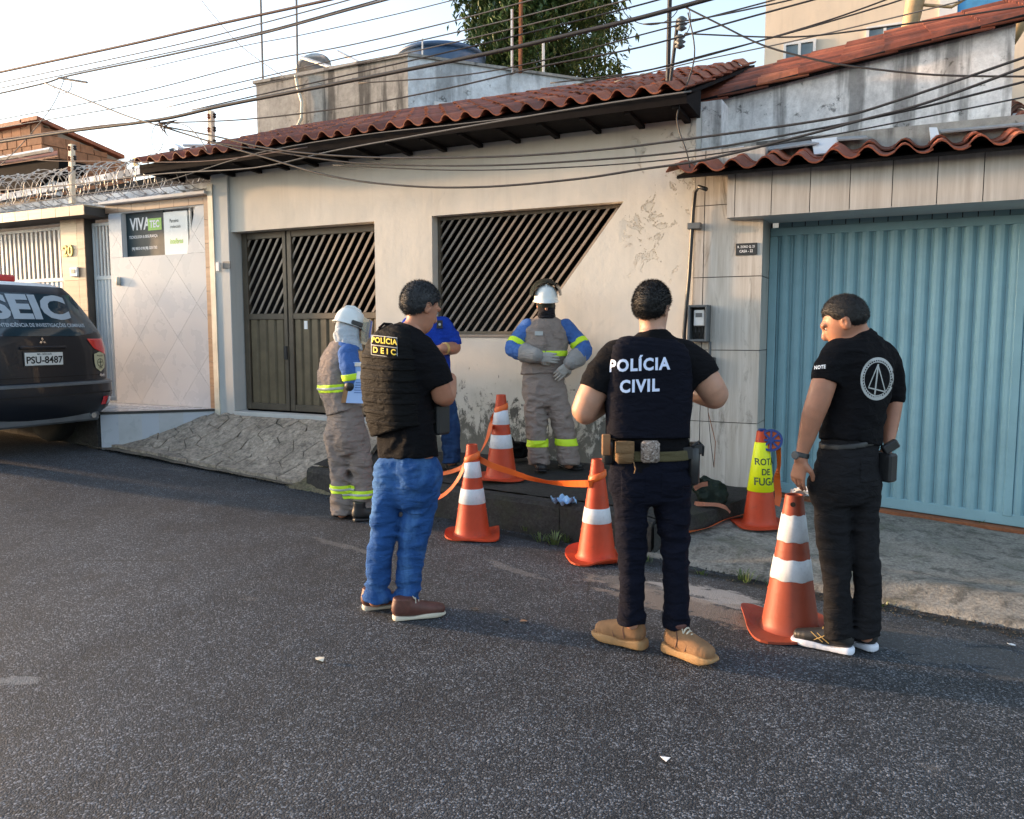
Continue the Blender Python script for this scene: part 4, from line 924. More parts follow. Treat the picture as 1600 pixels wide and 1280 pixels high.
wire([(100, 125), (85, 160), (60, 195), (20, 240), (-30, 285)], Yw + .1, .005, 'cable2', 'thin cable dropping from the wire loop past the brick gable')
wire([(300, -20), (330, 20), (380, 75), (450, 125)], Yw + .8, .0045, 'cable2', 'thin cable slanting down to the grimy parapet')
wire([(1075, 20), (1085, 90), (1060, 170), (1060, 200), (1072, 235), (1078, 262)], 6.42, .006, 'cable', 'loose cable hanging beside the roof mast down to canopy')
# loops and knots on the cables
lp = thing('cable_loop', onY(110, 125, Yw + .15), 'small spare wire loop with clamp hanging on the far left cable', 'cable loop', 'cable knots')
MB().tube([onY(98 + 14 * math.cos(t), 133 + 13 * math.sin(t), Yw + .15) for t in np.linspace(-2.2, 3.2, 20)], .005, 6).build('loop', M['cable2'], lp); MB().tube([onY(92, 122, Yw + .15), onY(136, 129, Yw + .15)], .014, 6).build('clamp', M['greyplastic'], lp)
lp = thing('cable_knot', onY(250, 196, Yw - .03), 'tangled knot of wires with a hanging loop left of the eaves', 'cable knot', 'cable knots')
MB().tube([onY(246 + 9 * math.cos(t), 216 + 21 * math.sin(t), Yw - .03) for t in np.linspace(-1.3, 4.6, 22)], .004, 6).build('loop', M['cable2'], lp)
for i in range(7): MB().tube([onY(248, 192, Yw - .03 - .01 * i), onY(252 + 4 * i, 200 - i * 2, Yw - .04), onY(262 - 3 * i, 212 - 3 * i, Yw - .03)], .006, 5).build('strand', M['cable'] if i % 2 else M['cable3'], lp)
wire([(262, 192), (290, 196), (310, 214), (324, 236)], Yw - .05, .005, 'cable2', 'short wire curling from the knotted joint to the eaves', grp=G)
# roof mast with insulators
ry_ = 6.9; ms = thing('roof_mast', onY(1044, 132, ry_), 'black steel mast with two insulators standing on the terracotta roof', 'mast')
MB().tube([onY(1043, 140, ry_), onY(1047, -25, ry_)], .02, 8).build('pole', M['cable'], ms); MB().tube([onY(1047, 132, ry_ - .02), onY(1059, 32, ry_ - .02)], .016, 8).build('strut', M['cable'], ms)
for py in (38, 66): 
    q = onY(1065 - (py - 38) * .1, py, ry_ - .05); MB().lathe([(.0, -.06), (.02, -.05), (.045, -.035), (.02, -.015), (.05, 0), (.02, .02), (.045, .04), (.02, .06), (0, .065)], 12, q).build('insulator', M['greyplastic'], ms, smooth=True); MB().tube([q, onY(1054, py + 4, ry_ - .02)], .008, 5).build('bracket', M['cable'], ms)
MB().tube([onY(1016 + 45 * math.cos(t), 5 + 34 * math.sin(t), ry_ - .1) for t in np.linspace(.2, 3.1, 14)], .004, 5).build('jumper', M['cable'], ms)
MB().tube([onY(1068 + 11 * math.cos(t), 30 + 24 * math.sin(t), ry_ - .1) for t in np.linspace(-1.5, 1.5, 14)], .004, 5).build('jumper', M['cable'], ms)
# ================================================================== razor wire, fence posts, camera
rz = thing('razor_wire_coil', (-9.5, YF + .05, 3.2), 'long coil of galvanised razor wire along the white wall top', 'razor wire')
cw = MB(); path = []; N_ = 60
for k in range(N_ * 22):
    t = k / 22; x = -13.9 + t / N_ * 6.6; jw = .02 * math.sin(t * 2.3); path.append(V3(x + .10 * math.sin(2 * math.pi * t + .6), YF + .02 + (.235 + jw) * math.cos(2 * math.pi * t), 3.40 + (.225 + jw) * math.sin(2 * math.pi * t) + .015 * math.sin(t)))
cw.tube(path, .0055, 4)
for k in range(4, len(path) - 4, 3):                 # blades
    p = path[k]; d_ = path[k + 1] - path[k - 1]; d_ /= np.linalg.norm(d_); u = np.cross(d_, V3(1, .3, .2)); u /= np.linalg.norm(u)
    cw.add([p - d_ * .016 - u * .014, p + d_ * .016 - u * .014, p + d_ * .016 + u * .014, p - d_ * .016 + u * .014], [(0, 1, 2, 3)])
cw.build('coil', M['galv'], rz)
for z_ in (3.25, 3.40, 3.55): MB().tube([(-13.9, YF - .02, z_), (-7.3, YF - .02, z_ + .02)], .003, 4).build('strand', M['galv'], rz)
def fpost(px, y0, y1, Y, lab, ins):
    a, b = onY(px, y1, Y), onY(px - 1, y0, Y); t = thing('fence_post', a, lab, 'post', 'electric fence posts'); MB().obox((a + b) / 2, (.028, 0, 0), (0, .028, 0), (b - a) / 2).build('post', M['cream'], t)
    for py in ins: q = onY(px + 4, py, Y - .05); MB().lathe([(.012, -.03), (.025, -.01), (.014, 0), (.025, .02), (.01, .03)], 8, q).build('insulator', M['blackplastic'], t); q = onY(px - 5, py + 1, Y - .05); MB().lathe([(.01, -.03), (.02, -.01), (.012, 0), (.02, .02), (.01, .03)], 8, q).build('insulator', M['rust'], t)
fpost(113, 226, 318, YF - .1, 'pale fence post rising through razor wire beside the brick gable', (231, 247, 263))
fpost(331, 174, 236, 7.1, 'short pale fence post with insulators above the left eaves', (181, 202, 222))
cq = onY(285, 229, 6.9); cm = thing('security_camera', cq, 'small white security camera on an arm beside the left eaves', 'camera')
MB().obox(onY(279, 232, 6.85), (.06, -.02, -.03), (.01, .035, .0), (.01, 0, .03)).build('housing', M['whiteplastic'], cm, bevel=.008); MB().tube([onY(287, 227, 6.9), onY(340, 228, 7.0)], .02, 6).build('arm', M['whiteplastic'], cm); MB().lathe([(.03, 0), (.03, .05), (0, .055)], 10, onY(272, 235, 6.83), axis=(-.7, -.6, -.3)).build('lens', M['greyplastic'], cm)
q = onY(211, 253, 7.0); tag(box('yellow_warning_plate', (q[0] - .035, 7.0, q[2] - .05), (q[0] + .035, 7.01, q[2] + .05), M['yellowdigit']), 'small yellow plate hanging on the razor wire strands', 'plate')
# ================================================================== meter box, conduit on the pillar
a, b = onY(1076, 477, PY - .1), onY(1112, 534, PY - .1); mbx = thing('meter_box', ((a[0] + b[0]) / 2, PY, b[2]), 'dark electricity meter box with white meter on the tiled pillar', 'meter box')
x0, x1, z0, z1 = a[0] + .0, b[0] - .035, b[2], a[2]
MB().box((x0, PY - .02, z0), (x1, PY - .003, z1)).build('back_plate', M['blackplastic'], mbx)
fr = MB()
for p_, q_ in (((x0, z0), (x0 + .02, z1)), ((x1 - .02, z0), (x1, z1)), ((x0 + .02, z0), (x1 - .02, z0 + .02)), ((x0 + .02, z1 - .02), (x1 - .02, z1))): fr.box((p_[0], PY - .13, p_[1]), (q_[0], PY - .021, q_[1]))
fr.build('casing', M['greyplastic'], mbx, bevel=.004)
mt = box('meter', (x0 + .045, PY - .10, z0 + .13), (x1 - .03, PY - .022, z1 - .04), M['whiteplastic'], mbx, .006); box('meter_display', (x0 + .06, PY - .104, z1 - .10), (x1 - .05, PY - .1005, z1 - .065), M['greyplastic'], mt)
for i in range(3): MB().tube([(x0 + .05 + .03 * i, PY - .06, z0 + .13), (x0 + .06 + .03 * i, PY - .08, z0 + .08), (x0 + .05 + .025 * i, PY - .05, z0 + .03)], .006, 6).build('meter_lead', M['cable'], mbx)
a, b = onY(1094, 558, PY - .06), onY(1116, 598, PY - .06); jb = thing('junction_box', ((a[0] + b[0]) / 2, PY, b[2]), 'small black junction box under the meter box', 'junction box'); box('casing', (a[0], PY - .075, b[2]), (b[0], PY - .002, a[2]), M['blackplastic'], jb, .008)
MB().tube([((a[0] + b[0]) / 2 + .01, PY - .03, a[2]), ((a[0] + b[0]) / 2 + .01, PY - .03, z0)], .014, 8).build('pipe', M['greyplastic'], jb)
for k in range(2): MB().tube([(a[0] + .05 + .02 * k, PY - .02, b[2]), (a[0] + .07, PY - .03, b[2] - .25), (a[0] + .10 + .04 * k, PY - .04, b[2] - .5), (a[0] + .13, PY - .03, b[2] - .72)], .003, 5).build('lead', M['rust'] if k else M['cable'], jb)
cp = thing('conduit', (PX0, PY, 1.5), 'black conduit pipe with bent top running beside the tiled pillar to the meter', 'pipe')
MB().tube([onY(1104, 296, PY - .16), onY(1092, 292, PY - .12), onY(1086, 300, PY - .05), onY(1083, 330, PY - .04), onY(1077, 430, PY - .04), onY(1069, 520, PY - .04), onY(1069, 534, PY - .05), onY(1074, 542, PY - .05), onY(1080, 540, PY - .05)], .017, 8).build('pipe', M['blackplastic'], cp, smooth=True)
q = onY(1083, 353, PY - .06); box('clamp', (q[0] - .05, PY - .07, q[2] - .025), (q[0] + .06, PY - .003, q[2] + .025), M['greyplastic'], cp, .004)
# ================================================================== soft bodies: distance fields meshed with surface nets
_tab = rng.random(4096).astype(np.float32)
def vnoise(P, seed=0):
    Q = np.floor(P).astype(np.int64); f = (P - Q).astype(np.float32); f = f * f * (3 - 2 * f); r = 0
    for dx in (0, 1):
        for dy in (0, 1):
            for dz in (0, 1):
                h = ((Q[:, 0] + dx) * 73856093 ^ (Q[:, 1] + dy) * 19349663 ^ (Q[:, 2] + dz) * 83492791 ^ (seed * 2654435761)) & 4095
                r = r + _tab[h] * np.abs(1 - dx - f[:, 0]) * np.abs(1 - dy - f[:, 1]) * np.abs(1 - dz - f[:, 2])
    return r
def smin(a, b, k):
    h = np.clip(.5 + .5 * (b - a) / k, 0, 1); return b + (a - b) * h - k * h * (1 - h)
def unit(v): v = np.array(v, float); return v / (np.linalg.norm(v) + 1e-9)
class Loft:
    """solid swept along a curve of elliptic sections: nodes (pos, half width along lat, half depth)"""
    def __init__(s, nodes, lat=None, p=2.0, flat0=False, flat1=False, sub=2, k=.02, cap=.3):
        pos = np.array([n[0] for n in nodes], float); a = np.array([n[1] for n in nodes], float); b = np.array([n[2] if len(n) > 2 else n[1] for n in nodes], float)
        A = np.column_stack([pos, a, b])
        if sub > 1 and len(A) > 2:
            out = []
            for i in range(len(A) - 1):
                p0, p1, p2, p3 = A[max(i - 1, 0)], A[i], A[i + 1], A[min(i + 2, len(A) - 1)]
                for q in range(sub): t = q / sub; out.append(.5 * ((2 * p1) + (-p0 + p2) * t + (2 * p0 - 5 * p1 + 4 * p2 - p3) * t * t + (-p0 + 3 * p1 - 3 * p2 + p3) * t ** 3))
            out.append(A[-1]); A = np.array(out)
        s.A = A.astype(np.float32); s.lat = None if lat is None else np.array(lat, np.float32); s.p = p; s.cap = cap; s.f0 = flat0; s.f1 = flat1; s.k = k
        r = np.maximum(A[:, 3], A[:, 4])[:, None]; s.lo = (A[:, :3] - r).min(0); s.hi = (A[:, :3] + r).max(0)
    def __call__(s, P):
        best = None; n = len(s.A)
        for i in range(n - 1):
            a, b = s.A[i], s.A[i + 1]; ax = b[:3] - a[:3]; L = np.linalg.norm(ax) + 1e-9; ax = ax / L; W = P - a[:3]; q = W @ ax; t = np.clip(q / L, 0, 1)
            C = W - np.outer(t * L, ax); ra = a[3] + (b[3] - a[3]) * t; rb = a[4] + (b[4] - a[4]) * t; mn = np.minimum(ra, rb); sx = np.abs(C @ ax)
            if s.lat is None: d = np.sqrt((C * C).sum(1)) - ra
            else:
                l = s.lat - ax * (s.lat @ ax); l = l / (np.linalg.norm(l) + 1e-9); v = np.cross(ax, l)
                u_, v_ = np.abs(C @ l) / ra, np.abs(C @ v) / rb; w_ = sx / (mn * s.cap)
                d = ((u_ ** s.p + v_ ** s.p + w_ ** s.p) ** (1 / s.p) - 1) * mn
            best = d if best is None else np.minimum(best, d)
        if s.f0: ax = unit(s.A[1, :3] - s.A[0, :3]); best = np.maximum(best, -((P - s.A[0, :3]) @ ax))
        if s.f1: ax = unit(s.A[-1, :3] - s.A[-2, :3]); best = np.maximum(best, (P - s.A[-1, :3]) @ ax)
        return best
class Ell:
    def __init__(s, c, r, ax=None, k=.01): s.c = np.array(c, float); s.r = np.array(r, float); s.R = np.array(ax if ax is not None else np.eye(3), float); s.k = k; m = max(r); s.lo = s.c - m; s.hi = s.c + m
    def __call__(s, P): q = ((P - s.c) @ s.R.T) / s.r; l = np.sqrt((q * q).sum(1)); return (l - 1) * s.r.min()
class Union:
    def __init__(s, *prims, minus=(), post=None): s.p = list(prims); s.minus = minus; s.post = post; s.lo = np.min([q.lo for q in s.p], 0); s.hi = np.max([q.hi for q in s.p], 0)
    def __call__(s, P):
        d = np.full(len(P), .3, np.float32)
        for i, q in enumerate(s.p):
            m = ((P > q.lo - .09) & (P < q.hi + .09)).all(1)
            if m.any(): d[m] = smin(d[m], q(P[m]), q.k)
        for q in s.minus: 
            m = ((P > q.lo - .05) & (P < q.hi + .05)).all(1)
            if m.any(): d[m] = np.maximum(d[m], -q(P[m]))
        return s.post(P, d) if s.post else d
def nets(f, lo, hi, h):
    lo = np.array(lo) - 3 * h; S = 4; n = (np.ceil((np.array(hi) + 3 * h - lo) / (h * S)).astype(int)) + 1
    cg = np.stack(np.meshgrid(*[np.arange(k) * h * S for k in n], indexing='ij'), -1) + lo
    dc = f(cg.reshape(-1, 3)).reshape(n); N = (n - 1) * S + 1
    D = np.repeat(np.repeat(np.repeat(np.where(dc < 0, -1., 1.), S, 0), S, 1), S, 2)[:N[0], :N[1], :N[2]].astype(np.float32)
    act = np.abs(dc) < h * 7.6
    for ax in range(3): act = act | np.roll(act, -1, ax)
    mask = np.repeat(np.repeat(np.repeat(act, S, 0), S, 1), S, 2)[:N[0], :N[1], :N[2]]
    for ax in range(3): mask = mask | np.roll(mask, 1, ax)
    idx = np.argwhere(mask); pts = (idx * h + lo).astype(np.float32); val = np.empty(len(pts), np.float32)
    for a in range(0, len(pts), 60000): val[a:a + 60000] = f(pts[a:a + 60000])
    D[idx[:, 0], idx[:, 1], idx[:, 2]] = val
    I = D < 0; cnt = sum(I[i:N[0] - 1 + i, j:N[1] - 1 + j, k:N[2] - 1 + k].astype(np.int8) for i in (0, 1) for j in (0, 1) for k in (0, 1))
    cells = np.argwhere((cnt > 0) & (cnt < 8)); num = -np.ones(cnt.shape, np.int64); num[cells[:, 0], cells[:, 1], cells[:, 2]] = np.arange(len(cells))
    acc = np.zeros((len(cells), 3)); w = np.zeros(len(cells)); crn = [(i, j, k) for i in (0, 1) for j in (0, 1) for k in (0, 1)]
    for a in crn:
        for ax in range(3):
            if a[ax]: continue
            b = list(a); b[ax] = 1; pa, pb = cells + a, cells + b; da = D[pa[:, 0], pa[:, 1], pa[:, 2]]; db = D[pb[:, 0], pb[:, 1], pb[:, 2]]; m = (da < 0) != (db < 0)
            t = np.where(m, da / np.where(m, da - db, 1), 0); p = np.array(a, float) + np.outer(t, np.eye(3)[ax]); acc[m] += p[m]; w[m] += 1
    V = (cells + acc / w[:, None]) * h + lo; F = []
    for ax in range(3):
        o = [1, 2, 0][ax], [2, 0, 1][ax]; sl0 = [slice(1, N[q] - 1) for q in range(3)]; sl0[ax] = slice(0, N[ax] - 1); sl1 = list(sl0); sl1[ax] = slice(1, N[ax])
        A_, B_ = I[tuple(sl0)], I[tuple(sl1)]; e = np.argwhere(A_ != B_); base = e + np.array([0 if q == ax else 1 for q in range(3)])
        ins = A_[e[:, 0], e[:, 1], e[:, 2]]; e1, e2 = np.eye(3, dtype=int)[o[0]], np.eye(3, dtype=int)[o[1]]
        g = lambda p: num[p[:, 0], p[:, 1], p[:, 2]]
        q = np.stack([g(base - e1 - e2), g(base - e2), g(base), g(base - e1)], 1); q[~ins] = q[~ins][:, ::-1]; F.append(q)
    return V, np.concatenate(F)
def soft(name, f, h, m, parent, lo=None, hi=None):
    V, F = nets(f, f.lo if lo is None else lo, f.hi if hi is None else hi, h); off = wloc(parent) if parent is not None else np.zeros(3)
    me = bpy.data.meshes.new(name); me.vertices.add(len(V)); me.vertices.foreach_set('co', (V - off).astype(np.float32).ravel())
    me.loops.add(F.size); me.loops.foreach_set('vertex_index', F.ravel().astype(np.int32)); me.polygons.add(len(F)); me.polygons.foreach_set('loop_start', np.arange(0, F.size, 4, dtype=np.int32))
    me.materials.append(m); me.update(); me.validate(); me.shade_smooth(); return link(name, me, parent)
def folds(spots, amp=.007, sc_=(9, 9, 20), base=.25, seed=1, fine=.0018):
    """cloth creases: ridged noise, strongest round the given spots (pos, reach, weight)"""
    def g(P, d):
        near = np.abs(d) < .022
        if not near.any(): return d
        Q = P[near]; w = np.full(len(Q), base)
        for c, r, k in spots: w = w + k * np.exp(-((Q - c) ** 2).sum(1) / (r * r))
        wp = np.stack([vnoise(Q * 6, seed + 5), vnoise(Q * 6, seed + 6), vnoise(Q * 6, seed + 7)], 1) * .9
        n1 = vnoise(Q * np.array(sc_) + wp * 1.5, seed); r1 = 1 - np.abs(2 * n1 - 1)
        n2 = vnoise(Q * np.array(sc_) * 1.9 + wp * 2 + 7, seed + 1); r2 = 1 - np.abs(2 * n2 - 1)
        d = d.copy(); w = w + .22; d[near] += -2.6 * amp * w * (r1 - .6) - amp * 1.2 * w * (r2 - .6) - fine * (vnoise(Q * 30, seed + 3) - .5); return d
    return g

# ------------------------------------------------------------------ people palette
M['black_tee'] = m_cloth('black_cotton', (.0055, .0055, .007)); M['navy'] = m_cloth('navy_vest_cloth', (.0055, .0062, .012), weave=700)
M['black_nylon'] = m_cloth('black_nylon', (.0055, .0055, .006), .75, weave=600); M['dark_denim'] = m_cloth('dark_denim', (.0048, .0058, .013), .9, weave=900)
M['charcoal'] = m_cloth('charcoal_cotton', (.013, .013, .015), .9); M['jeans'] = m_cloth('blue_denim', (.022, .075, .23), .9, .2, 800, wear=(.085, .20, .42), fold=.5)
M['jeans2'] = m_cloth('deep_blue_denim', (.018, .045, .12), .9, .2, 800, wear=(.04, .09, .2), fold=.5)
M['grey_uniform'] = m_cloth('grey_uniform', (.235, .195, .175), .9, .1, 500, fold=.5); M['blue_shirt'] = m_cloth('royal_blue_shirt', (.012, .045, .33), .85); M['blue_sleeve'] = m_cloth('blue_sleeve', (.055, .13, .36), .85)
M['balaclava'] = m_cloth('black_knit', (.02, .02, .025)); M['hood'] = m_cloth('pale_grey_hood', (.42, .47, .52)); M['glove'] = m_cloth('pale_leather', (.36, .35, .33), .8); M['glove_cuff'] = m_cloth('grey_suede', (.26, .255, .25), .9)
M['lime'] = mat('lime_band', (.55, .80, .02), .6, var=.06, bump=.1); M['silver'] = mat('reflective_band', (.42, .44, .44), .4, var=.05, bump=0)
M['helmet'] = mat('white_helmet', (.70, .73, .72), .25, var=.03, bump=0, Coat_Weight=.3); M['visor'] = mat('dark_visor', (.025, .03, .025), .15, bump=0)
M['skin'] = m_skin('skin', (.44, .235, .16)); M['skin2'] = m_skin('tan_skin', (.40, .19, .12)); M['skin3'] = m_skin('light_skin', (.50, .285, .20))
M['hair'] = mat('dark_hair', (.007, .0065, .007), .55, bump=.9, bs=300, bd=.003); M['hair_grey'] = mat('greying_hair', (.034, .036, .041), .55, var=.5, vs_=70, bump=.9, bs=300, bd=.003)
M['eye'] = mat('eye', (.30, .27, .25), .2, bump=0); M['iris'] = mat('iris', (.03, .018, .01), .2, bump=0)
M['brown_leather'] = mat('brown_leather', (.105, .038, .028), .55, var=.25, vs_=20); M['tan_suede'] = mat('tan_suede', (.24, .13, .062), .85, var=.2, vs_=15, bump=.3, bs=120); M['tan_sole'] = mat('tan_sole', (.30, .175, .075), .7)
M['cream_sole'] = mat('cream_sole', (.55, .50, .40), .7); M['white_sole'] = mat('white_sole', (.66, .70, .80), .6); M['black_leather'] = mat('black_leather', (.016, .016, .017), .5); M['gold'] = mat('gold_trim', (.55, .36, .12), .5)
M['khaki'] = m_cloth('khaki_webbing', (.10, .085, .045)); M['coyote'] = m_cloth('coyote_nylon', (.19, .115, .06)); M['camo'] = None
def m_camo():
    t = NT('camouflage_cloth'); v = t.pos((1, 1, 1.6)); a = t.noise(v, 55, 3, .6, .4); b = t.noise(v, 90, 3, .6)
    col = t.ramp(a, (.42, (.09, .065, .055)), (.5, (.24, .19, .16))); col = t.mix(t.ramp(b, (.55, 0.), (.58, 1.)), col, (.42, .37, .34)); return t.done(col, .9)
M['camo'] = m_camo()
M['yellow_print'] = mat('yellow_print', (.80, .58, .05), .6, bump=0); M['grey_print'] = mat('grey_print', (.42, .43, .42), .7, bump=0, var=.1); M['pale_print'] = mat('pale_blue_print', (.62, .70, .90), .6, bump=0, var=.03)

# ------------------------------------------------------------------ body parts
def head_prims(c, f, u, s=1.0):
    f = unit(f); u = unit(np.array(u) - f * (np.array(u) @ f)); r = np.cross(f, u); X = np.stack([r, f, u]); W = lambda x, y, z: c + (r * x + f * y + u * z) * s
    P = [Ell(W(0, -.012, .028), np.array((.074, .094, .094)) * s, X, .02), Ell(W(0, .032, -.030), np.array((.060, .064, .084)) * s, X, .03), Ell(W(0, .045, -.082), np.array((.040, .042, .036)) * s, X, .03),
         Loft([(W(0, .092, .012), .007 * s), (W(0, .108, -.022), .013 * s), (W(0, .100, -.030), .012 * s)], None, k=.012), Ell(W(0, .088, .030), np.array((.05, .014, .012)) * s, X, .02),
         Ell(W(0, .088, -.058), np.array((.024, .012, .007)) * s, X, .008), Ell(W(0, .086, -.070), np.array((.021, .012, .008)) * s, X, .008)]
    for e in (-1, 1):
        P += [Ell(W(.074 * e, -.006, -.004), np.array((.010, .020, .032)) * s, X, .008), Ell(W(.079 * e, -.012, .010), np.array((.007, .017, .017)) * s, X, .005)]
    minus = [Ell(W(.031 * e, .094, .008), np.array((.016, .014, .010)) * s, X) for e in (-1, 1)] + [Ell(W(.085 * e, .000, .002), np.array((.006, .009, .014)) * s, X) for e in (-1, 1)]
    return P, minus, W, X
def hand_prims(w, d, n, side, curl=.5, s=1.0, spread=1.0):
    """palm and five fingers: wrist w, direction d, palm normal n (towards which the fingers close); side +1 puts the thumb on d x n"""
    d = unit(d); n = unit(np.array(n) - d * (np.array(n) @ d)); t = np.cross(d, n) * side; P = []
    K = lambda a, b, c: np.array(w) + (d * a + t * b + n * c) * s
    P.append(Loft([(K(-.01, 0, 0), .026 * s, .019 * s), (K(.03, .003, .003), .036 * s, .017 * s), (K(.075, .0, .003), .040 * s, .014 * s), (K(.092, 0, .003), .037 * s, .012 * s)], t, 2.4, k=.012))
    for i, (o, L) in enumerate(((.030, .070), (.010, .078), (-.010, .073), (-.029, .058))):
        a = 0.; p = K(.088 - abs(i - 1.2) * .004, o, .002); nodes = [(p, .0095 * s)]; q = p
        for j, fr in enumerate((.42, .32, .26)):
            a += curl * (.55, .85, .6)[j] + .08 * i * curl; q = q + (d * math.cos(a) + n * math.sin(a) + t * (o * 1.2 * spread if j == 0 else 0)) * L * fr * s; nodes.append((q, (.0090 - .0010 * j) * s))
        P.append(Loft(nodes, None, sub=1, k=.004))
    b = K(.022, .030, .004); m1 = b + (d * .6 + t * .62 + n * .35) * .035 * s; m2 = m1 + (d * .85 + t * .12 + n * .5 * (1 + curl)) * .030 * s; m3 = m2 + (d * .9 - t * .12 + n * .4) * .022 * s
    P.append(Loft([(b, .015 * s), (m1, .0125 * s), (m2, .0105 * s), (m3, .0085 * s)], None, sub=1, k=.008)); return P
def shoe(person, heel, toe, zg, kind, ls=1.0):
    """heel and toe points on the ground; parts: upper, sole"""
    h, t = np.array(heel, float), np.array(toe, float); d = t - h; d[2] = 0; d = unit(d); L = .292 * ls; lat = np.cross(d, V3(0, 0, 1)); o = V3(h[0], h[1], zg)
    up = {'sneaker': ('black_leather', 'white_sole', .030, .095), 'casual': ('brown_leather', 'cream_sole', .024, .085), 'boot': ('tan_suede', 'tan_sole', .040, .10), 'work': ('black_leather', 'black_leather', .025, .12)}[kind]
    st = up[2]; K = lambda a, z, b=0.: o + d * (L * a) + V3(0, 0, z) + lat * b
    wd = 1.2 if kind == 'boot' else 1.08 if kind == 'work' else 1.0; tk = 1.25 if kind == 'boot' else 1.0
    U = Union(Loft([(K(.12, st + .032), .034 * wd, .044), (K(.32, st + .036), .037 * wd, .046 * tk), (K(.55, st + .026), .042 * wd, .040 * tk), (K(.74, st + .018), .045 * wd, .034 * tk), (K(.88, st + .014), .036 * wd, .028 * tk)], lat, 2.3, k=.02, cap=1.),
              Loft([(K(.17, st + .02), .038, .045), (K(.19, up[3]), .042, .050), (K(.20, up[3] + .035), .042, .051)], lat, 2.2, flat1=True, k=.02))
    base = U.__call__; zc = zg + st - .012
    class Up:
        lo = U.lo - .005; hi = U.hi + .005
        def __call__(s, P): return np.maximum(base(P), zc - P[:, 2])
    sh = soft('shoe', Up(), .006, M[up[0]], person)
    S0 = Union(Loft([(K(.13, st * .5), .040 * wd, st * .9), (K(.35, st * .5), .040 * wd, st * .9), (K(.55, st * .5), .044 * wd, st * .85), (K(.75, st * .5 + .002), .050 * wd, st * .85), (K(.88, st * .5 + .005), .042 * wd, st * .8)], lat, 3.0, k=.01, cap=1.6))
    sb = S0.__call__
    class So:
        lo = S0.lo - .005; hi = S0.hi + .005
        def __call__(s, P):
            q = (P - o) @ d / L; topc = zg + st + .006 * np.cos(q * 9) + .012 * np.clip(q - .8, 0, 1); return np.maximum(np.maximum(sb(P), P[:, 2] - topc), zg + .001 + .10 * np.clip(q - .86, 0, 1) - P[:, 2])
    soft('sole', So(), .005, M[up[1]], sh)
    if kind != 'work':
        lc = MB(); lr = .0045 if kind == 'boot' else .0028
        if kind == 'boot':            # stitched panels: heel counter, side seam and toe cap
            sm = MB()
            for e in (-1, 1):
                sm.tube([K(.30, st + .005, .047 * e), K(.34, st + .05, .045 * e), K(.30, st + .095, .040 * e)], .0026, 5); sm.tube([K(.52, st + .006, .051 * e), K(.56, st + .035, .048 * e), K(.50, st + .062, .036 * e)], .0026, 5)
            sm.tube([K(.73, st + .012, -.052), K(.70, st + .048, -.034), K(.69, st + .060, 0), K(.70, st + .048, .034), K(.73, st + .012, .052)], .003, 5); sm.lathe([(.046, st + .090), (.052, st + .098), (.052, st + .112), (.046, st + .118)], 20, K(.20, 0))
            sm.build('seam', M['brown_leather'], sh)
        for i in range(5):
            a = .42 + .055 * i; z_ = st + .078 - .012 * i - (.0 if kind != 'boot' else -.016); pp = [K(a, z_ - .014, -.028), K(a + .01, z_ + .004, -.014), K(a + .015, z_ + .008, 0), K(a + .01, z_ + .004, .014), K(a, z_ - .014, .028)]; lc.tube(pp, lr, 5)
        for e in (-1, 1): lc.tube([K(.40, st + .085, 0), K(.38, st + .10, .022 * e), K(.42, st + .085, .03 * e), K(.43, st + .078, .008 * e)], .0026, 5)
        if kind == 'sneaker':
            for e in (-1, 1):
                for a0, a1 in ((.36, .56), (.46, .66), (.62, .40)): lc.tube([K(a0, st + .012, .0405 * e), K((a0 + a1) / 2, st + .032, .0425 * e), K(a1, st + .052, .036 * e)], .0022, 5)
        lc.build('laces', M['gold' if kind == 'sneaker' else 'cream_sole'], sh)
    return sh
def hair(person, c, W, X, s, m, n=4200, cut_back=-.055, seed=1, length=.012, lump=1.):
    r, f, u = X
    def region(P):            # > 0 where hair grows
        q = (P - c) @ X.T / s; x, y, z = q[:, 0], q[:, 1], q[:, 2]
        line = np.where(y > .055, .058, np.where(y > .005, .0 + .058 * (y - .005) / .05, cut_back + (-cut_back) * np.clip((y + .075) / .08, 0, 1) ** 2.2)); return z - line + .014 * (vnoise(P * 48., seed + 9) - .5) + .008 * (vnoise(P * 120., seed + 8) - .5)
    E = Ell(W(0, -.012, .026), np.array((.0735, .0940, .0955)) * s, X); th_ = .007 + length * .35
    class Hr:
        lo = E.lo - .03; hi = E.hi + .03
        def __call__(s_, P): g = np.clip(region(P) / .035, 0, 1) ** .6; d = E(P) + .004 - (th_ + .004) * g - lump * (.006 * (vnoise(P * 55, seed) - .4) + .005 * (vnoise(P * 130, seed + 1) - .5)) * g; return np.maximum(d, -region(P))
    h = soft('hair', Hr(), .0045, m, person)
    me = h.data; V = np.array([v.co for v in me.vertices]); Nn = np.array([v.normal for v in me.vertices]); rr = np.random.default_rng(seed); mb = MB(); off = wloc(person); R_ = region(V + off)
    ok = np.argwhere(R_ > .004)[:, 0]
    for i in rr.choice(ok, min(n, len(ok) * 3)):
        p, nv = V[i], Nn[i]; fl = (-u * .5 - f * .25 + rr.normal(size=3) * .35); dv = unit(nv * .75 + fl * .6); sd_ = unit(np.cross(dv, nv + rr.normal(size=3) * .2)) * .0011; L = length * rr.uniform(.6, 1.3)
        mb.add([p - sd_ - nv * .002, p + sd_ - nv * .002, p + dv * L], [(0, 1, 2)])
    mb.v = [tuple(np.array(v) + off) for v in mb.v]; st_ = mb.build('hair_strands', m, h); st_['kind'] = 'stuff'; return h
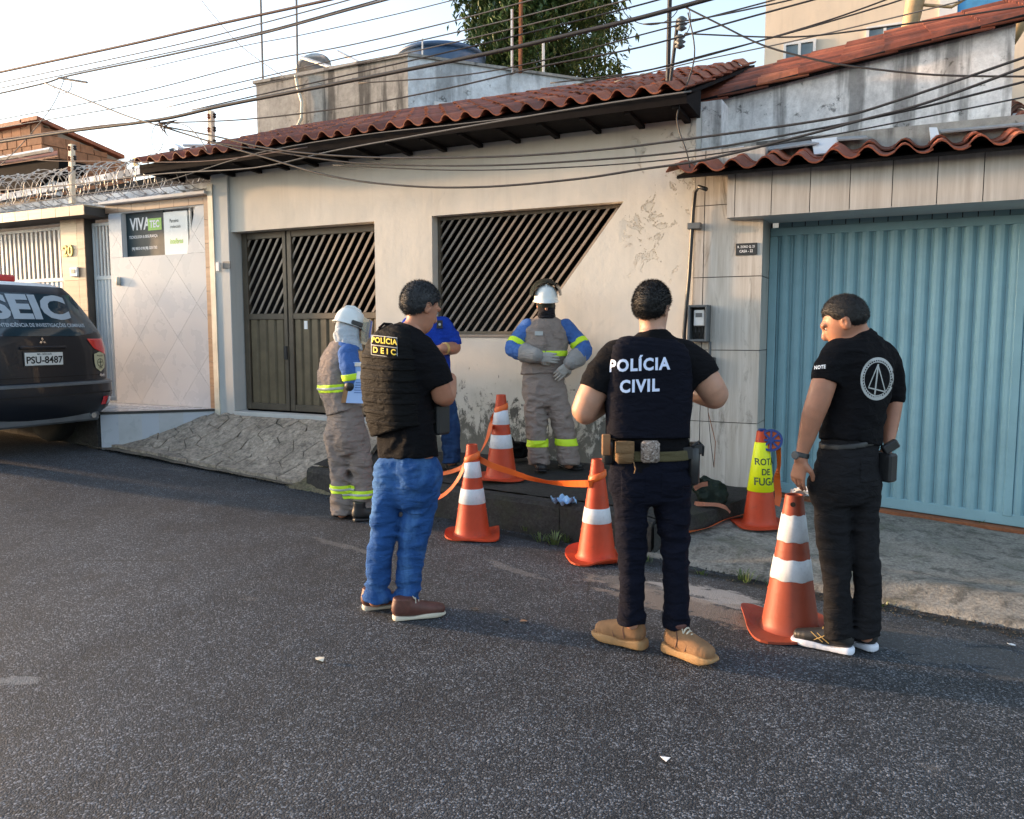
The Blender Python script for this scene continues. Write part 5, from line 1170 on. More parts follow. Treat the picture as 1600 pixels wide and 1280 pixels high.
def eyes(person, W, X, s):
    for e in (-1, 1):
        q = W(.031 * e, .0785, .008); b = MB().lathe([(0, -.011), (.006, -.009), (.0105, -.003), (.0105, .003), (.006, .009), (0, .011)], 12, q, axis=X[1]).build('eye', M['eye'], person, smooth=True); MB().lathe([(.0045, 0), (.0045, .0015), (0, .002)], 10, q + X[1] * .0098, axis=X[1]).build('iris', M['iris'], b)
        MB().tube([W(.012 * e, .094, .029), W(.03 * e, .097, .034), W(.048 * e, .086, .029)], .0035, 5).build('eyebrow', M['hair'], person)
def band(name, f, c, ax, hw, m, parent, reach=.16, out=.004, h=.006):
    ax = unit(ax); c = np.array(c, float)
    class Bd:
        lo = c - reach; hi = c + reach
        def __call__(s, P):
            e = np.abs((P - c) @ ax) - hw; d = e.copy(); m = e < .05
            if m.any(): g = f(P[m]); d[m] = np.maximum(np.maximum(g - out, e[m]), -(g + .012))
            return d
    return soft(name, Bd(), h, m, parent)
class Px:
    """a person's own measuring plane: pixel and radius in pixels at the depth of the feet"""
    def __init__(s, D): s.D = D; s.m = D / FPX
    def __call__(s, x, y, dd=0.): return atD(x, y, s.D + dd)
    def tor(s, nodes): return [(s(n[0], n[1], n[4] if len(n) > 4 else 0), n[2] * s.m, n[3]) for n in nodes]
    def lim(s, nodes, grow=0.): return [(s(n[0], n[1], n[3] if len(n) > 3 else 0), n[2] * s.m + grow) for n in nodes]
def turned(deg):                  # facing direction: 0 = away from the camera, + = to the right
    a = R(deg); return F0 * math.cos(a) + RT * math.sin(a), RT * math.cos(a) - F0 * math.sin(a)
UP3 = V3(0, 0, 1)
def under(X, n): k = len(n) - 1; return X.lim([(*q[:2], q[2] * (.78 - .26 * i / k), *q[3:]) for i, q in enumerate(n)])
def grow(nodes, g): return [(p, a + g, b + g) for p, a, b in nodes]

# ================================================================== person: POLÍCIA CIVIL vest
def person_civil():
    zg = 0.; X = Px(3.89); pe = thing('person', onZ(1020, 1015, 0), 'man in navy vest lettered POLÍCIA CIVIL, dark jeans and tan boots, seen from behind', 'person', None)
    fw, lat = turned(0); hf, _ = turned(34); hf = hf * math.cos(R(18)) - UP3 * math.sin(R(18)); hc = X(1019, 484, .01)
    HP, HM, W, HX = head_prims(hc, hf, UP3, 1.03)
    neck = Loft([(X(1020, 540, .0), .062, .06), (X(1019, 515, .01), .056, .058), (X(1019, 492, .015), .055, .058)], lat, k=.03)
    aL = [(952, 560, 19), (932, 603, 23), (914, 640, 21, .02), (922, 641, 19, .08), (948, 628, 15, .18), (968, 618, 11, .27)]; aR = [(1084, 560, 19), (1100, 590, 23), (1117, 616, 21, .03), (1110, 619, 19, .09), (1085, 614, 15, .18), (1064, 607, 11, .27)]
    tor = [(1019, 517, 22, .058), (1020, 533, 38, .075), (1019, 545, 60, .095), (1016, 572, 70, .11), (1014, 620, 65, .118), (1013, 670, 60, .115), (1014, 715, 61, .115), (1014, 740, 60, .11)]
    legL = [(988, 758, 33), (987, 800, 26.5), (987, 850, 22), (988, 900, 20), (987, 950, 19), (987, 962, 20.5), (987, 973, 20.5)]; legR = [(1046, 758, 33), (1051, 800, 27), (1054, 850, 22.5), (1056, 900, 20), (1057, 955, 20), (1057, 968, 20), (1057, 979, 20.5)]
    sk = lambda n: under(X, n)
    body = Union(Loft(grow(X.tor(tor), -.02), lat, 2.3, k=.03), neck, *HP, Loft(X.lim(aL), None, k=.02), Loft(X.lim(aR), None, k=.02), Loft(sk(legL), None, k=.02), Loft(sk(legR), None, k=.02),
                 *hand_prims(X(972, 616, .28), unit(RT * .55 + F0 * .8 + UP3 * .15), RT + UP3 * .3, 1, .7), *hand_prims(X(1060, 606, .28), unit(-RT * .55 + F0 * .8 + UP3 * .15), -RT + UP3 * .3, -1, .7), minus=HM)
    soft('body', body, .0055, M['skin3'], pe); hair(pe, hc, W, HX, 1.03, M['hair'], seed=3, cut_back=-.078, lump=.6, n=8000); eyes(pe, W, HX, 1.03)
    T = X.tor(tor); slL = [(964, 556, 24), (943, 582, 26.5), (930, 609, 26)]; slR = [(1070, 556, 24), (1090, 574, 26.5), (1101, 590, 26)]
    shirt = Union(Loft(grow(T, .0), lat, 2.4, flat0=True, k=.03), Loft(X.lim(slL), None, flat1=True, k=.035), Loft(X.lim(slR), None, flat1=True, k=.035), post=folds([(X(955, 585), .08, 1.), (X(1075, 585), .08, 1.), (X(1013, 700), .12, 1.2)], .006, (10, 10, 14), .3, 11))
    soft('t_shirt', shirt, .007, M['black_tee'], pe)
    Vn = [(1018, 530, 30, .075), (1017, 540, 52, .100), (1015, 556, 63, .122), (1012, 580, 66, .132), (1012, 620, 66, .138), (1012, 665, 64, .136), (1012, 684, 63, .134)]
    vest = Union(Loft(X.tor(Vn), lat, 3.6, flat0=True, flat1=True, k=.03), post=folds([(X(1013, 680), .1, .6)], .003, (6, 6, 9), .4, 13)); vo = soft('vest', vest, .007, M['navy'], pe)
    ux = unit(RT + UP3 * .045); uy = UP3
    for txt, px, py, sz in (('POLÍCIA', 998, 571, .078), ('CIVIL', 999, 604, .080)):
        vv, ff = text_mesh(txt, sz, .0030, 0, cuts=.012, sx=.90, gap=1.14); text_on('lettering', [(vv, ff, 0, 0)], vo, M['pale_print'], X(px, py), ux, uy, ray(px, py), vo, .003)
    tr_ = Union(Loft(X.tor([(1014, 700, 61, .112), (1014, 735, 63, .118), (1014, 762, 60, .115), (1016, 780, 46, .10)]), lat, 2.3, flat0=True, k=.03), Loft(X.lim(legL), None, flat1=True, k=.025), Loft(X.lim(legR), None, flat1=True, k=.025),
                post=folds([(X(987, 850), .10, .9), (X(1054, 850), .10, .9), (X(987, 965), .07, 1.7), (X(1056, 970), .07, 1.7), (X(1015, 775), .1, .8)], .007, (8, 8, 22), .25, 17))
    soft('jeans', tr_, .007, M['dark_denim'], pe)
    for side in (-1, 1):                       # seat pockets
        q = X(1014 + side * 32, 742); soft('pocket', _slab(tr_, X(1014 + side * 30, 752), .055, .06, .003), .006, M['dark_denim'], pe)
    belt = band('belt', Union(Loft(X.tor([(1014, 692, 63, .122), (1014, 735, 65, .126)]), lat, 2.3)), X(1014, 708), UP3, .024, M['khaki'], pe, .26, .004)
    def pouch(name, px, py, w, h, dpt, m, dd=-.13): q = X(px, py, dd); o = MB().obox(q, RT * w / 2, F0 * dpt / 2, UP3 * h / 2).build(name, M[m], pe, bevel=.012); autosmooth(o, 60); return o
    po = pouch('pouch', 976, 707, .085, .105, .05, 'coyote'); MB().obox(X(976, 699, -.158), RT * .045, F0 * .004, UP3 * .028).build('flap', M['coyote'], po, bevel=.003)
    MB().tube([X(990, 722, -.15), X(993, 733, -.15), X(991, 740, -.15)], .003, 5).build('cord', M['coyote'], po)
    pouch('camouflage_pouch', 1016, 706, .088, .105, .035, 'camo', -.135)
    mg = pouch('magazine_pouch', 950, 706, .055, .12, .06, 'blackplastic', -.05); MB().obox(X(947, 695, -.075), RT * .02, F0 * .015, UP3 * .05).build('magazine', M['tan_suede'], mg, bevel=.004)
    ho = pouch('holster', 1083, 726, .05, .19, .09, 'blackplastic', -.03); MB().obox(X(1087, 700, -.03), RT * .022, F0 * .05, UP3 * .025).build('pistol_grip', M['blackplastic'], ho, bevel=.006); MB().tube([X(1082, 697, -.08), X(1092, 690, -.08), X(1099, 698, -.06), X(1098, 712, -.04)], .006, 6).build('retention_loop', M['blackplastic'], ho); MB().obox(X(1074, 708, -.06), RT * .03, F0 * .02, UP3 * .03).build('belt_mount', M['blackplastic'], ho, bevel=.005)
    shoe(pe, onZ(1004, 1013, 0), onZ(937, 996, 0), 0, 'boot', .88); shoe(pe, onZ(1043, 1016, 0), onZ(1093, 1033, 0), 0, 'boot', .86)
def _slab(f, c, hw, hh, out):
    c = np.array(c, float)
    class Sl:
        lo = c - .2; hi = c + .2
        def __call__(s, P):
            q = P - c; d = f(P); return np.maximum(np.maximum(np.maximum(np.abs(q @ RT) - hw, np.abs(q[:, 2]) - hh), np.maximum(d - out, -(d + .01))), q @ F0 - .02)
    return Sl()

# ================================================================== person: black tactical vest, blue jeans
def person_deic():
    X = Px(4.40); zg = .012; pe = thing('person', onZ(628, 960, zg), 'man in black tactical vest with yellow POLÍCIA DEIC patch and bright blue jeans', 'person')
    fw, lat = turned(40); hf, _ = turned(48); hf = hf * math.cos(R(24)) - UP3 * math.sin(R(24)); hc = X(657, 481, .02); s = 1.08
    HP, HM, W, HX = head_prims(hc, hf, UP3, s); Q = lambda x, y, f_=0., l_=0.: X(x, y) + fw * f_ + lat * l_
    tor = [(643, 511, 20, .058), (639, 520, 32, .072), (632, 534, 52, .095), (625, 560, 56, .12), (627, 610, 53, .125), (632, 660, 50, .12), (637, 698, 51, .125), (638, 714, 52, .128)]
    legL = [(614, 738, 30), (607, 780, 25), (599, 830, 20.5), (592, 880, 19), (590, 920, 18.5), (588, 930, 20), (587, 938, 21)]; legR = [(662, 738, 29), (656, 785, 28), (647, 835, 22), (640, 890, 19.5), (637, 930, 19), (636, 942, 20.5), (636, 950, 22)]
    aR = [(666, 545, 14, -.08), (681, 583, 16.5, -.10), (691, 617, 16.5, -.07), (698, 616, 15, .02), (703, 601, 11, .10), (704, 592, 9.5, .13)]; aL = [(600, 548, 13, .10), (590, 590, 13, .22), (596, 615, 13, .32), (640, 608, 11, .42), (675, 598, 9, .45)]
    sk = lambda n: under(X, n)
    body = Union(Loft(grow(X.tor(tor), -.02), lat, 2.3, k=.03), Loft([(X(638, 530), .058, .055), (X(646, 512, .01), .054, .055), (X(655, 492, .02), .055, .058)], lat, k=.03), *HP, Loft(X.lim(aR), None, k=.02), Loft(X.lim(aL), None, k=.02), Loft(sk(legL), None, k=.02), Loft(sk(legR), None, k=.02),
                 *hand_prims(X(704, 590, .13), unit(UP3 * .7 - RT * .45 + F0 * .35), unit(-RT * .8 - F0 * .1 - UP3 * .3), -1, .8, 1.0), *hand_prims(X(677, 597, .45), unit(RT + UP3 * .3), -F0, 1, .6), minus=HM)
    soft('body', body, .0055, M['skin2'], pe); hair(pe, hc, W, HX, s, M['hair_grey'], seed=5, cut_back=-.07, length=.013, n=8000, lump=.7); eyes(pe, W, HX, s)
    T = X.tor(tor); shirt = Union(Loft(T, lat, 2.3, flat0=True, flat1=True, k=.03), Loft(X.lim([(656, 543, 21, -.06), (674, 570, 22.5, -.09), (688, 603, 22, -.09)]), None, flat1=True, k=.035), Loft(X.lim([(602, 546, 19, .08), (594, 570, 18, .16), (590, 590, 17, .22)]), None, flat1=True, k=.03), post=folds([(X(680, 580), .08, 1.), (X(637, 695), .12, 1.3)], .007, (10, 10, 13), .3, 23))
    soft('t_shirt', shirt, .007, M['black_tee'], pe)
    Vn = [(636, 518, 26, .085), (632, 526, 38, .105), (626, 540, 50, .13), (620, 565, 55, .155), (622, 610, 55, .165), (627, 655, 51, .160), (630, 670, 49, .155)]
    vest = Union(Loft(X.tor(Vn), lat, 2.8, flat0=True, flat1=True, k=.02), post=folds([], .003, (6, 6, 7), .5, 29)); vo = soft('tactical_vest', vest, .007, M['black_nylon'], pe)
    ring = Union(Loft(X.tor(Vn), lat, 2.8))
    for i, py in enumerate((556, 573, 590, 607, 624, 641, 657)):       # rows of load webbing
        c = X(622 + (py - 565) * .08, py); band('webbing', ring, c, UP3 + lat * .02, .0125, M['black_nylon'], vo, .30, .0045, .006)
    for py in (567, 601, 634):
        for k in range(6):
            a = X(578 + 17 * k, py, 0) ; 
    for py in (617, 632, 646, 659):       # side buckles
        c = X(662, py) - F0 * .06; o = MB().obox(c + RT * .004, lat * .018, fw * .008, UP3 * .015).build('buckle', M['blackplastic'], vo, bevel=.003)
    bvh_c = -FW
    pm = [];  uxp = unit(RT * 1. - UP3 * .12); uyp = UP3
    def rect(w_, h_, dx, dy, n=12): vv = [((i / n - .5) * w_, (j / 3 - .5) * h_, 0) for j in range(4) for i in range(n + 1)]; return vv, [(j * (n + 1) + i, j * (n + 1) + i + 1, (j + 1) * (n + 1) + i + 1, (j + 1) * (n + 1) + i) for j in range(3) for i in range(n)], dx, dy
    po = X(600, 541)
    pt = text_on('patch', [rect(.142, .108, 0, 0)], vo, M['grey_print'], po, uxp, uyp, ray(600, 541), vo, .007); text_on('patch_field', [rect(.136, .048, 0, .026), rect(.136, .048, 0, -.027)], vo, M['black_tee'], po, uxp, uyp, ray(600, 541), vo, .009)
    for txt, dy, sz, sx in (('POLÍCIA', .027, .042, .88), ('D E I C', -.027, .042, .95)):
        vv, ff = text_mesh(txt, sz, .0012, 0, cuts=.012, sx=sx * .94, gap=1.08); text_on('patch_lettering', [(vv, ff, 0, dy)], vo, M['yellow_print'], po, uxp, uyp, ray(600, 541), vo, .0115)
    MB().tube([X(594, 525, -.02), X(593, 512, -.02), X(600, 506, -.02), X(612, 507, -.02), X(619, 516, -.02)], .008, 6).build('drag_handle', M['black_nylon'], vo)
    hs = MB().obox(X(689, 655, .02), lat * .03, fw * .05, UP3 * .085).build('holster', M['blackplastic'], pe, bevel=.012); MB().obox(X(686, 628, .02), lat * .02, fw * .035, UP3 * .035).build('pistol_grip', M['blackplastic'], hs, bevel=.006)
    tr_ = Union(Loft(X.tor([(637, 692, 40, .10), (638, 712, 45, .112), (638, 732, 50, .122), (640, 760, 49, .12), (641, 788, 36, .095)]), lat, 2.3, flat0=True, k=.03), Loft(X.lim(legL), None, flat1=True, k=.025), Loft(X.lim(legR), None, flat1=True, k=.025),
                post=folds([(X(599, 830), .12, .9), (X(647, 835), .12, .9), (X(588, 925), .07, 1.8), (X(637, 935), .07, 1.8), (X(640, 770), .12, 1.)], .008, (8, 8, 20), .3, 31))
    soft('jeans', tr_, .007, M['jeans'], pe)
    soft('pocket', _slab(tr_, X(641, 738), .062, .07, .004), .006, M['jeans'], pe)
    shoe(pe, onZ(565, 953, zg), onZ(617, 947, zg), zg, 'casual', 1.0); shoe(pe, onZ(612, 969, zg), onZ(694, 960, zg), zg, 'casual', 1.03)

# ================================================================== person: black T-shirt with round emblem
def person_emblem():
    X = Px(3.93); zg = -.008; pe = thing('person', onZ(1318, 1015, zg), 'man in black T-shirt with round grey emblem and charcoal trousers, head bowed', 'person')
    fw, lat = turned(-32); hf, _ = turned(-66); hf = hf * math.cos(R(26)) - UP3 * math.sin(R(26)); hc = X(1320, 505, .0); s = 1.05
    HP, HM, W, HX = head_prims(hc, hf, UP3, s)
    tor = [(1339, 521, 22, .06), (1342, 529, 34, .072), (1344, 543, 53, .095), (1345, 568, 60, .118), (1340, 620, 54, .122), (1333, 660, 50, .118), (1329, 690, 50, .122)]
    legL = [(1298, 758, 35), (1300, 800, 27), (1302, 845, 24), (1307, 895, 21), (1309, 945, 20.5), (1311, 982, 21), (1312, 994, 22)]; legR = [(1345, 758, 30), (1349, 800, 23), (1350, 845, 21), (1355, 895, 20), (1355, 945, 19.5), (1353, 980, 19.5), (1353, 993, 20.5)]
    aL = [(1302, 556, 16, -.07), (1290, 590, 18.5, -.09), (1279, 625, 18, -.09), (1270, 650, 16.5, -.08), (1261, 682, 13, -.06), (1254, 706, 9.5, -.05), (1252, 716, 9.5, -.05)]; aR = [(1390, 562, 14, .07), (1398, 610, 13, .08), (1394, 650, 12.5, .07), (1389, 686, 9, .04)]
    sk = lambda n: under(X, n)
    body = Union(Loft(grow(X.tor(tor), -.02), lat, 2.3, k=.03), Loft([(X(1345, 540), .062, .06), (X(1338, 520), .058, .06), (X(1326, 505), .056, .06)], lat, k=.03), *HP, Loft(X.lim(aL), None, k=.02), Loft(X.lim(aR), None, k=.02), Loft(sk(legL), None, k=.02), Loft(sk(legR), None, k=.02),
                 *hand_prims(X(1251, 718, -.05), unit(-UP3 * .95 - RT * .12 + F0 * .05), unit(RT * .75 + F0 * .5), 1, .45, 1.02), *hand_prims(X(1388, 692, .04), unit(-UP3 + RT * .05), unit(-RT + F0), -1, .5, .95), minus=HM)
    soft('body', body, .0055, M['skin2'], pe); hair(pe, hc, W, HX, s, M['hair'], seed=9, cut_back=-.045, length=.007, n=8000, lump=.35); eyes(pe, W, HX, s)
    shirt = Union(Loft(X.tor(tor), lat, 2.3, flat0=True, flat1=True, k=.03), Loft(X.lim([(1310, 553, 23, -.06), (1296, 574, 23, -.085), (1290, 596, 21, -.09)]), None, flat1=True, k=.035), Loft(X.lim([(1382, 558, 22, .06), (1395, 592, 18, .08), (1398, 630, 15, .08)]), None, flat1=True, k=.03), post=folds([(X(1375, 600), .1, .6), (X(1300, 590), .07, .8), (X(1320, 680), .12, 1.4)], .006, (10, 10, 14), .3, 37))
    so = soft('t_shirt', shirt, .007, M['black_tee'], pe)
    def ringm(r0, r1, n=44): return [(r * math.cos(2 * math.pi * k / n), r * math.sin(2 * math.pi * k / n), 0) for r in (r0, (r0 + r1) / 2, r1) for k in range(n)], [(j * n + k, j * n + (k + 1) % n, (j + 1) * n + (k + 1) % n, (j + 1) * n + k) for j in range(2) for k in range(n)]
    def bar(x0, y0, x1, y1, w_, n=10):
        d = unit((x1 - x0, y1 - y0)); nn_ = np.array((-d[1], d[0])) * w_ / 2; vv = []
        for i in range(n + 1):
            p = np.array((x0, y0)) + (np.array((x1, y1)) - (x0, y0)) * i / n; vv += [(*(p + nn_), 0), (*(p - nn_), 0)]
        return vv, [(2 * i, 2 * i + 1, 2 * i + 3, 2 * i + 2) for i in range(n)]
    org = X(1371, 592); r0 = .103; ux = unit(RT - UP3 * .0) * .78; parts = []
    v_, f_ = ringm(r0 * .87, r0); parts.append((v_, f_, 0, 0)); v_, f_ = ringm(r0 * .76, r0 * .80); parts.append((v_, f_, 0, 0))
    for k in range(40):
        a = 2 * math.pi * k / 40; v_, f_ = bar(.080 * math.cos(a), .080 * math.sin(a), .090 * math.cos(a + .05), .090 * math.sin(a + .05), .005, 1); parts.append((v_, f_, 0, 0))
    for b in ((-.052, -.042, .0, .068, .006), (.0, .068, .052, -.062, .006), (-.052, -.042, .052, -.062, .006), (.002, .07, -.012, -.075, .009), (-.035, -.075, .0, -.088, .004), (.0, -.088, .035, -.082, .004)): v_, f_ = bar(*b); parts.append((v_, f_, 0, 0))
    em = text_on('emblem', parts, so, M['grey_print'], org, ux, UP3, ray(1371, 592), so, .003); em['kind'] = 'stuff'
    vv, ff = text_mesh('NOTE', .024, .001, 0, cuts=.012, sx=.8, gap=1.1); text_on('sleeve_lettering', [(vv, ff, 0, 0)], so, M['white'], X(1281, 574), unit(RT + UP3 * .1), UP3, ray(1281, 574), so, .003)
    tr_ = Union(Loft(X.tor([(1329, 672, 44, .108), (1328, 692, 46, .114), (1326, 715, 52, .121), (1321, 755, 54, .125), (1323, 780, 42, .11)]), lat, 2.3, flat0=True, k=.03), Loft(X.lim(legL), None, flat1=True, k=.025), Loft(X.lim(legR), None, flat1=True, k=.025),
                post=folds([(X(1302, 845), .10, .8), (X(1350, 845), .10, .8), (X(1310, 980), .07, 1.6), (X(1354, 980), .07, 1.6), (X(1322, 775), .1, .9)], .007, (8, 8, 20), .25, 41))
    soft('trousers', tr_, .007, M['charcoal'], pe); soft('pocket', _slab(tr_, X(1342, 728), .055, .06, .003), .006, M['charcoal'], pe)
    band('belt', Union(Loft(X.tor([(1329, 676, 49, .12), (1328, 710, 51, .122)]), lat, 2.3)), X(1329, 690), UP3 - RT * .12, .014, M['black_leather'], pe, .24, .002)
    hs = MB().obox(X(1384, 730, -.02), lat * .032, fw * .045, UP3 * .07).build('holster', M['blackplastic'], pe, bevel=.010); MB().obox(X(1391, 698, -.045), unit(RT * .8 + UP3 * .5) * .04, F0 * .018, unit(UP3 * .8 - RT * .5) * .022).build('pistol_grip', M['blackplastic'], hs, bevel=.006)
    w_ = X(1253, 711, -.05); wt_ = band('wristwatch', Union(Loft(X.lim(aL), None)), w_, UP3 + RT * .2, .012, M['blackplastic'], pe, .05, .006, .004); MB().lathe([(.019, 0), (.021, .004), (.019, .009), (0, .010)], 16, w_ - RT * .033 - F0 * .008, axis=-RT * .8 - F0 * .5).build('watch_face', M['greyplastic'], wt_)
    shoe(pe, onZ(1333, 1022, zg), onZ(1250, 1004, zg), zg, 'sneaker', 1.0); shoe(pe, onZ(1368, 1018, zg), onZ(1318, 1000, zg), zg, 'sneaker', 1.0)

def hard_hat(person, c, f, u, s=1.0, visor=True):
    f = unit(f); u = unit(np.array(u) - f * (np.array(u) @ f)); r = np.cross(f, u); K = lambda x, y, z: c + (r * x + f * y + u * z) * s
    hm = MB(); n = 28; rings = [(.0, .145), (.045, .138), (.085, .112), (.108, .070), (.116, .030), (.118, .0)]; vs_ = [K(0, 0, .145)]
    for rr, z in rings[1:]: vs_ += [K(rr * .92 * math.cos(2 * math.pi * k / n), rr * 1.12 * math.sin(2 * math.pi * k / n), z) for k in range(n)]
    bz = [K((.118 * .92 + .012 + (.045 * max(0, math.sin(2 * math.pi * k / n)) ** 3)* .3) * math.cos(2 * math.pi * k / n), (.118 * 1.12 + .012 + .045 * max(0, math.sin(2 * math.pi * k / n)) ** 2) * math.sin(2 * math.pi * k / n), -.008) for k in range(n)]; vs_ += bz
    vs_ += [p - u * .005 for p in bz]; vs_ += [K(.110 * .92 * math.cos(2 * math.pi * k / n), .110 * 1.12 * math.sin(2 * math.pi * k / n), -.012) for k in range(n)]
    ff = [(0, 1 + k, 1 + (k + 1) % n) for k in range(n)]
    for j in range(7): ff += [(1 + j * n + k, 1 + (j + 1) * n + k, 1 + (j + 1) * n + (k + 1) % n, 1 + j * n + (k + 1) % n) for k in range(n)]
    h = hm.add(vs_, ff).build('helmet', M['helmet'], person, smooth=True)
    MB().tube([K(0, -.12, .05), K(0, -.06, .135), K(0, 0, .150), K(0, .06, .137), K(0, .12, .055)], [.006, .011, .012, .011, .006], 8).build('ridge', M['helmet'], h, smooth=True)
    return h, K

# ================================================================== line worker facing the camera
def person_front():
    fp = onZ(868, 735, .345); X = Px(depth(fp)); zg = plat_z(fp[0], fp[1]) + .004; pe = thing('person', fp, 'line worker in grey and blue uniform with black balaclava, facing the camera', 'person', 'line workers in grey uniform')
    pe['label'] = 'line worker facing the camera in white helmet and black balaclava, grey vest and thick gloves'
    fw, lat = turned(180); hf = -F0 * .98 - UP3 * .12; hc = X(853, 477, -.01); s = .97
    HP, HM, W, HX = head_prims(hc, hf, UP3, s)
    tor = [(853, 494, 14, .065), (853, 499, 20, .075), (853, 505, 30, .09), (852, 520, 36, .115), (852, 550, 34, .12), (850, 572, 34, .125), (850, 584, 36, .13)]
    legL = [(836, 612, 18), (837, 645, 17), (839, 685, 15.5), (842, 712, 16), (842, 725, 15)]; legR = [(866, 612, 18), (875, 645, 17), (884, 685, 15.5), (888, 712, 16), (889, 725, 15)]
    aL = [(825, 511, 12), (813, 528, 12.5), (802, 546, 12, -.04), (818, 551, 11, -.13), (838, 556, 10, -.20)]; aR = [(882, 511, 12), (898, 528, 12.5), (911, 547, 12, -.05), (903, 558, 11, -.12), (892, 567, 10, -.18)]
    sk = lambda n: under(X, n)
    h1 = hand_prims(X(842, 557, -.21), unit(RT * .95 - UP3 * .12), unit(F0 + UP3 * .1), -1, .35, 1.15); h2 = hand_prims(X(889, 569, -.19), unit(-RT * .6 - UP3 * .65), unit(F0 * .9 + UP3 * .1), 1, .35, 1.15)
    body = Union(Loft(grow(X.tor(tor), -.02), lat, 2.3, k=.03), Loft([(X(853, 503), .055, .055), (X(853, 485), .055, .055)], lat, k=.03), *HP, Loft(sk(aL), None, k=.02), Loft(sk(aR), None, k=.02), Loft(sk(legL), None, k=.02), Loft(sk(legR), None, k=.02), minus=HM)
    soft('body', body, .0065, M['skin2'], pe); eyes(pe, W, HX, s)
    bal = Union(Ell(W(0, .030, -.050), np.array((.072, .078, .075)) * s, HX, .02), Ell(W(0, -.02, -.01), np.array((.084, .096, .095)) * s, HX, .02), Loft([(W(0, .0, -.09), .074, .078), (X(853, 500), .085, .085)], lat, k=.03), minus=(Ell(W(0, .115, .006), np.array((.062, .05, .022)) * s, HX),), post=folds([(X(853, 495), .08, 1.4)], .008, (10, 10, 26), .3, 51)); soft('balaclava', bal, .006, M['balaclava'], pe)
    gl = MB(); gl.grid(lambda u, v: W(-.075 + .15 * u, .118 - .045 * (2 * u - 1) ** 2, -.012 + .034 * v), 14, 3); gl.build('safety_glasses', M['visor'], pe)
    up_sh = Union(Loft(X.tor(tor), lat, 2.3, flat1=True, k=.03), post=folds([(X(850, 578), .1, 1.2), (X(853, 530), .1, .4)], .007, (10, 10, 16), .35, 53)); vo = soft('uniform_vest', up_sh, .0075, M['grey_uniform'], pe)
    for nm, a in (('L', aL), ('R', aR)):
        sl = Union(Loft(X.lim(a[:4], .006), None, flat1=True, k=.02), post=folds([(X(*a[2][:2], -.04), .09, 1.3)], .008, (12, 12, 16), .35, 57)); so = soft('sleeve', sl, .007, M['blue_sleeve'], pe)
        c = (X(*a[1][:2]) + X(*a[2][:2], a[2][3])) / 2; band('reflective_band', Union(Loft(X.lim(a, .006), None)), c, X(*a[2][:2], a[2][3]) - X(*a[1][:2]), .026, M['lime'], so, .11, .006)
        cu = Union(Loft(X.lim([(*a[3][:2], 15.5, a[3][3] + .02), (*a[4][:2], 11.5, a[4][3])], 0), None, flat0=True, k=.02)); soft('glove_cuff', cu, .007, M['glove_cuff'], pe)
    soft('glove', Union(*h1), .0055, M['glove'], pe); soft('glove', Union(*h2), .0055, M['glove'], pe)
    band('reflective_band', up_sh, X(852, 552), UP3, .024, M['lime'], vo, .24, .005)
    MB().obox(X(842, 521, -.124), RT * .035, F0 * .003, UP3 * .018).build('name_patch', M['silver'], vo); MB().obox(X(873, 525, -.112), RT * .045, F0 * .003, UP3 * .025).build('pocket_flap', M['grey_uniform'], vo); MB().obox(X(852.5, 535, -.127), RT * .004, F0 * .003, UP3 * .19).build('placket', M['grey_uniform'], vo)
    tr_ = Union(Loft(X.tor([(850, 568, 29, .10), (850, 590, 31.5, .114), (850, 605, 33, .12), (851, 618, 32, .115), (854, 632, 25, .10)]), lat, 2.3, flat0=True, k=.03), Loft(X.lim(legL), None, flat1=True, k=.03), Loft(X.lim(legR), None, flat1=True, k=.03), post=folds([(X(838, 655), .12, .8), (X(878, 655), .12, .8), (X(842, 712), .1, 1.7), (X(888, 712), .1, 1.7), (X(851, 625), .1, .7)], .010, (9, 9, 18), .3, 59)); to = soft('trousers', tr_, .0075, M['grey_uniform'], pe)
    for x, y in ((840, 692), (886, 690)): band('reflective_band', tr_, X(x, y), UP3, .030, M['lime'], to, .125, .006)
    h, K = hard_hat(pe, W(0, -.005, .045), hf, UP3, .97)
    vz = MB()
    for o_ in (0, .005): vz.grid(lambda u, v: K((.142 + o_) * math.cos(math.pi * u) * (1 - .18 * v * v), -.07 + .15 * v, .045 + (.142 + o_) * math.sin(math.pi * u) * (1 - .22 * v * v)), 20, 6)
    vz.build('raised_visor', M['visor'], h, smooth=True)
    f0 = onZ(846, 737, zg); shoe(pe, f0 + F0 * .22, f0, zg, 'work', 1.0); f1 = onZ(905, 735, zg); shoe(pe, f1 + F0 * .20 - RT * .16, f1, zg, 'work', 1.0)

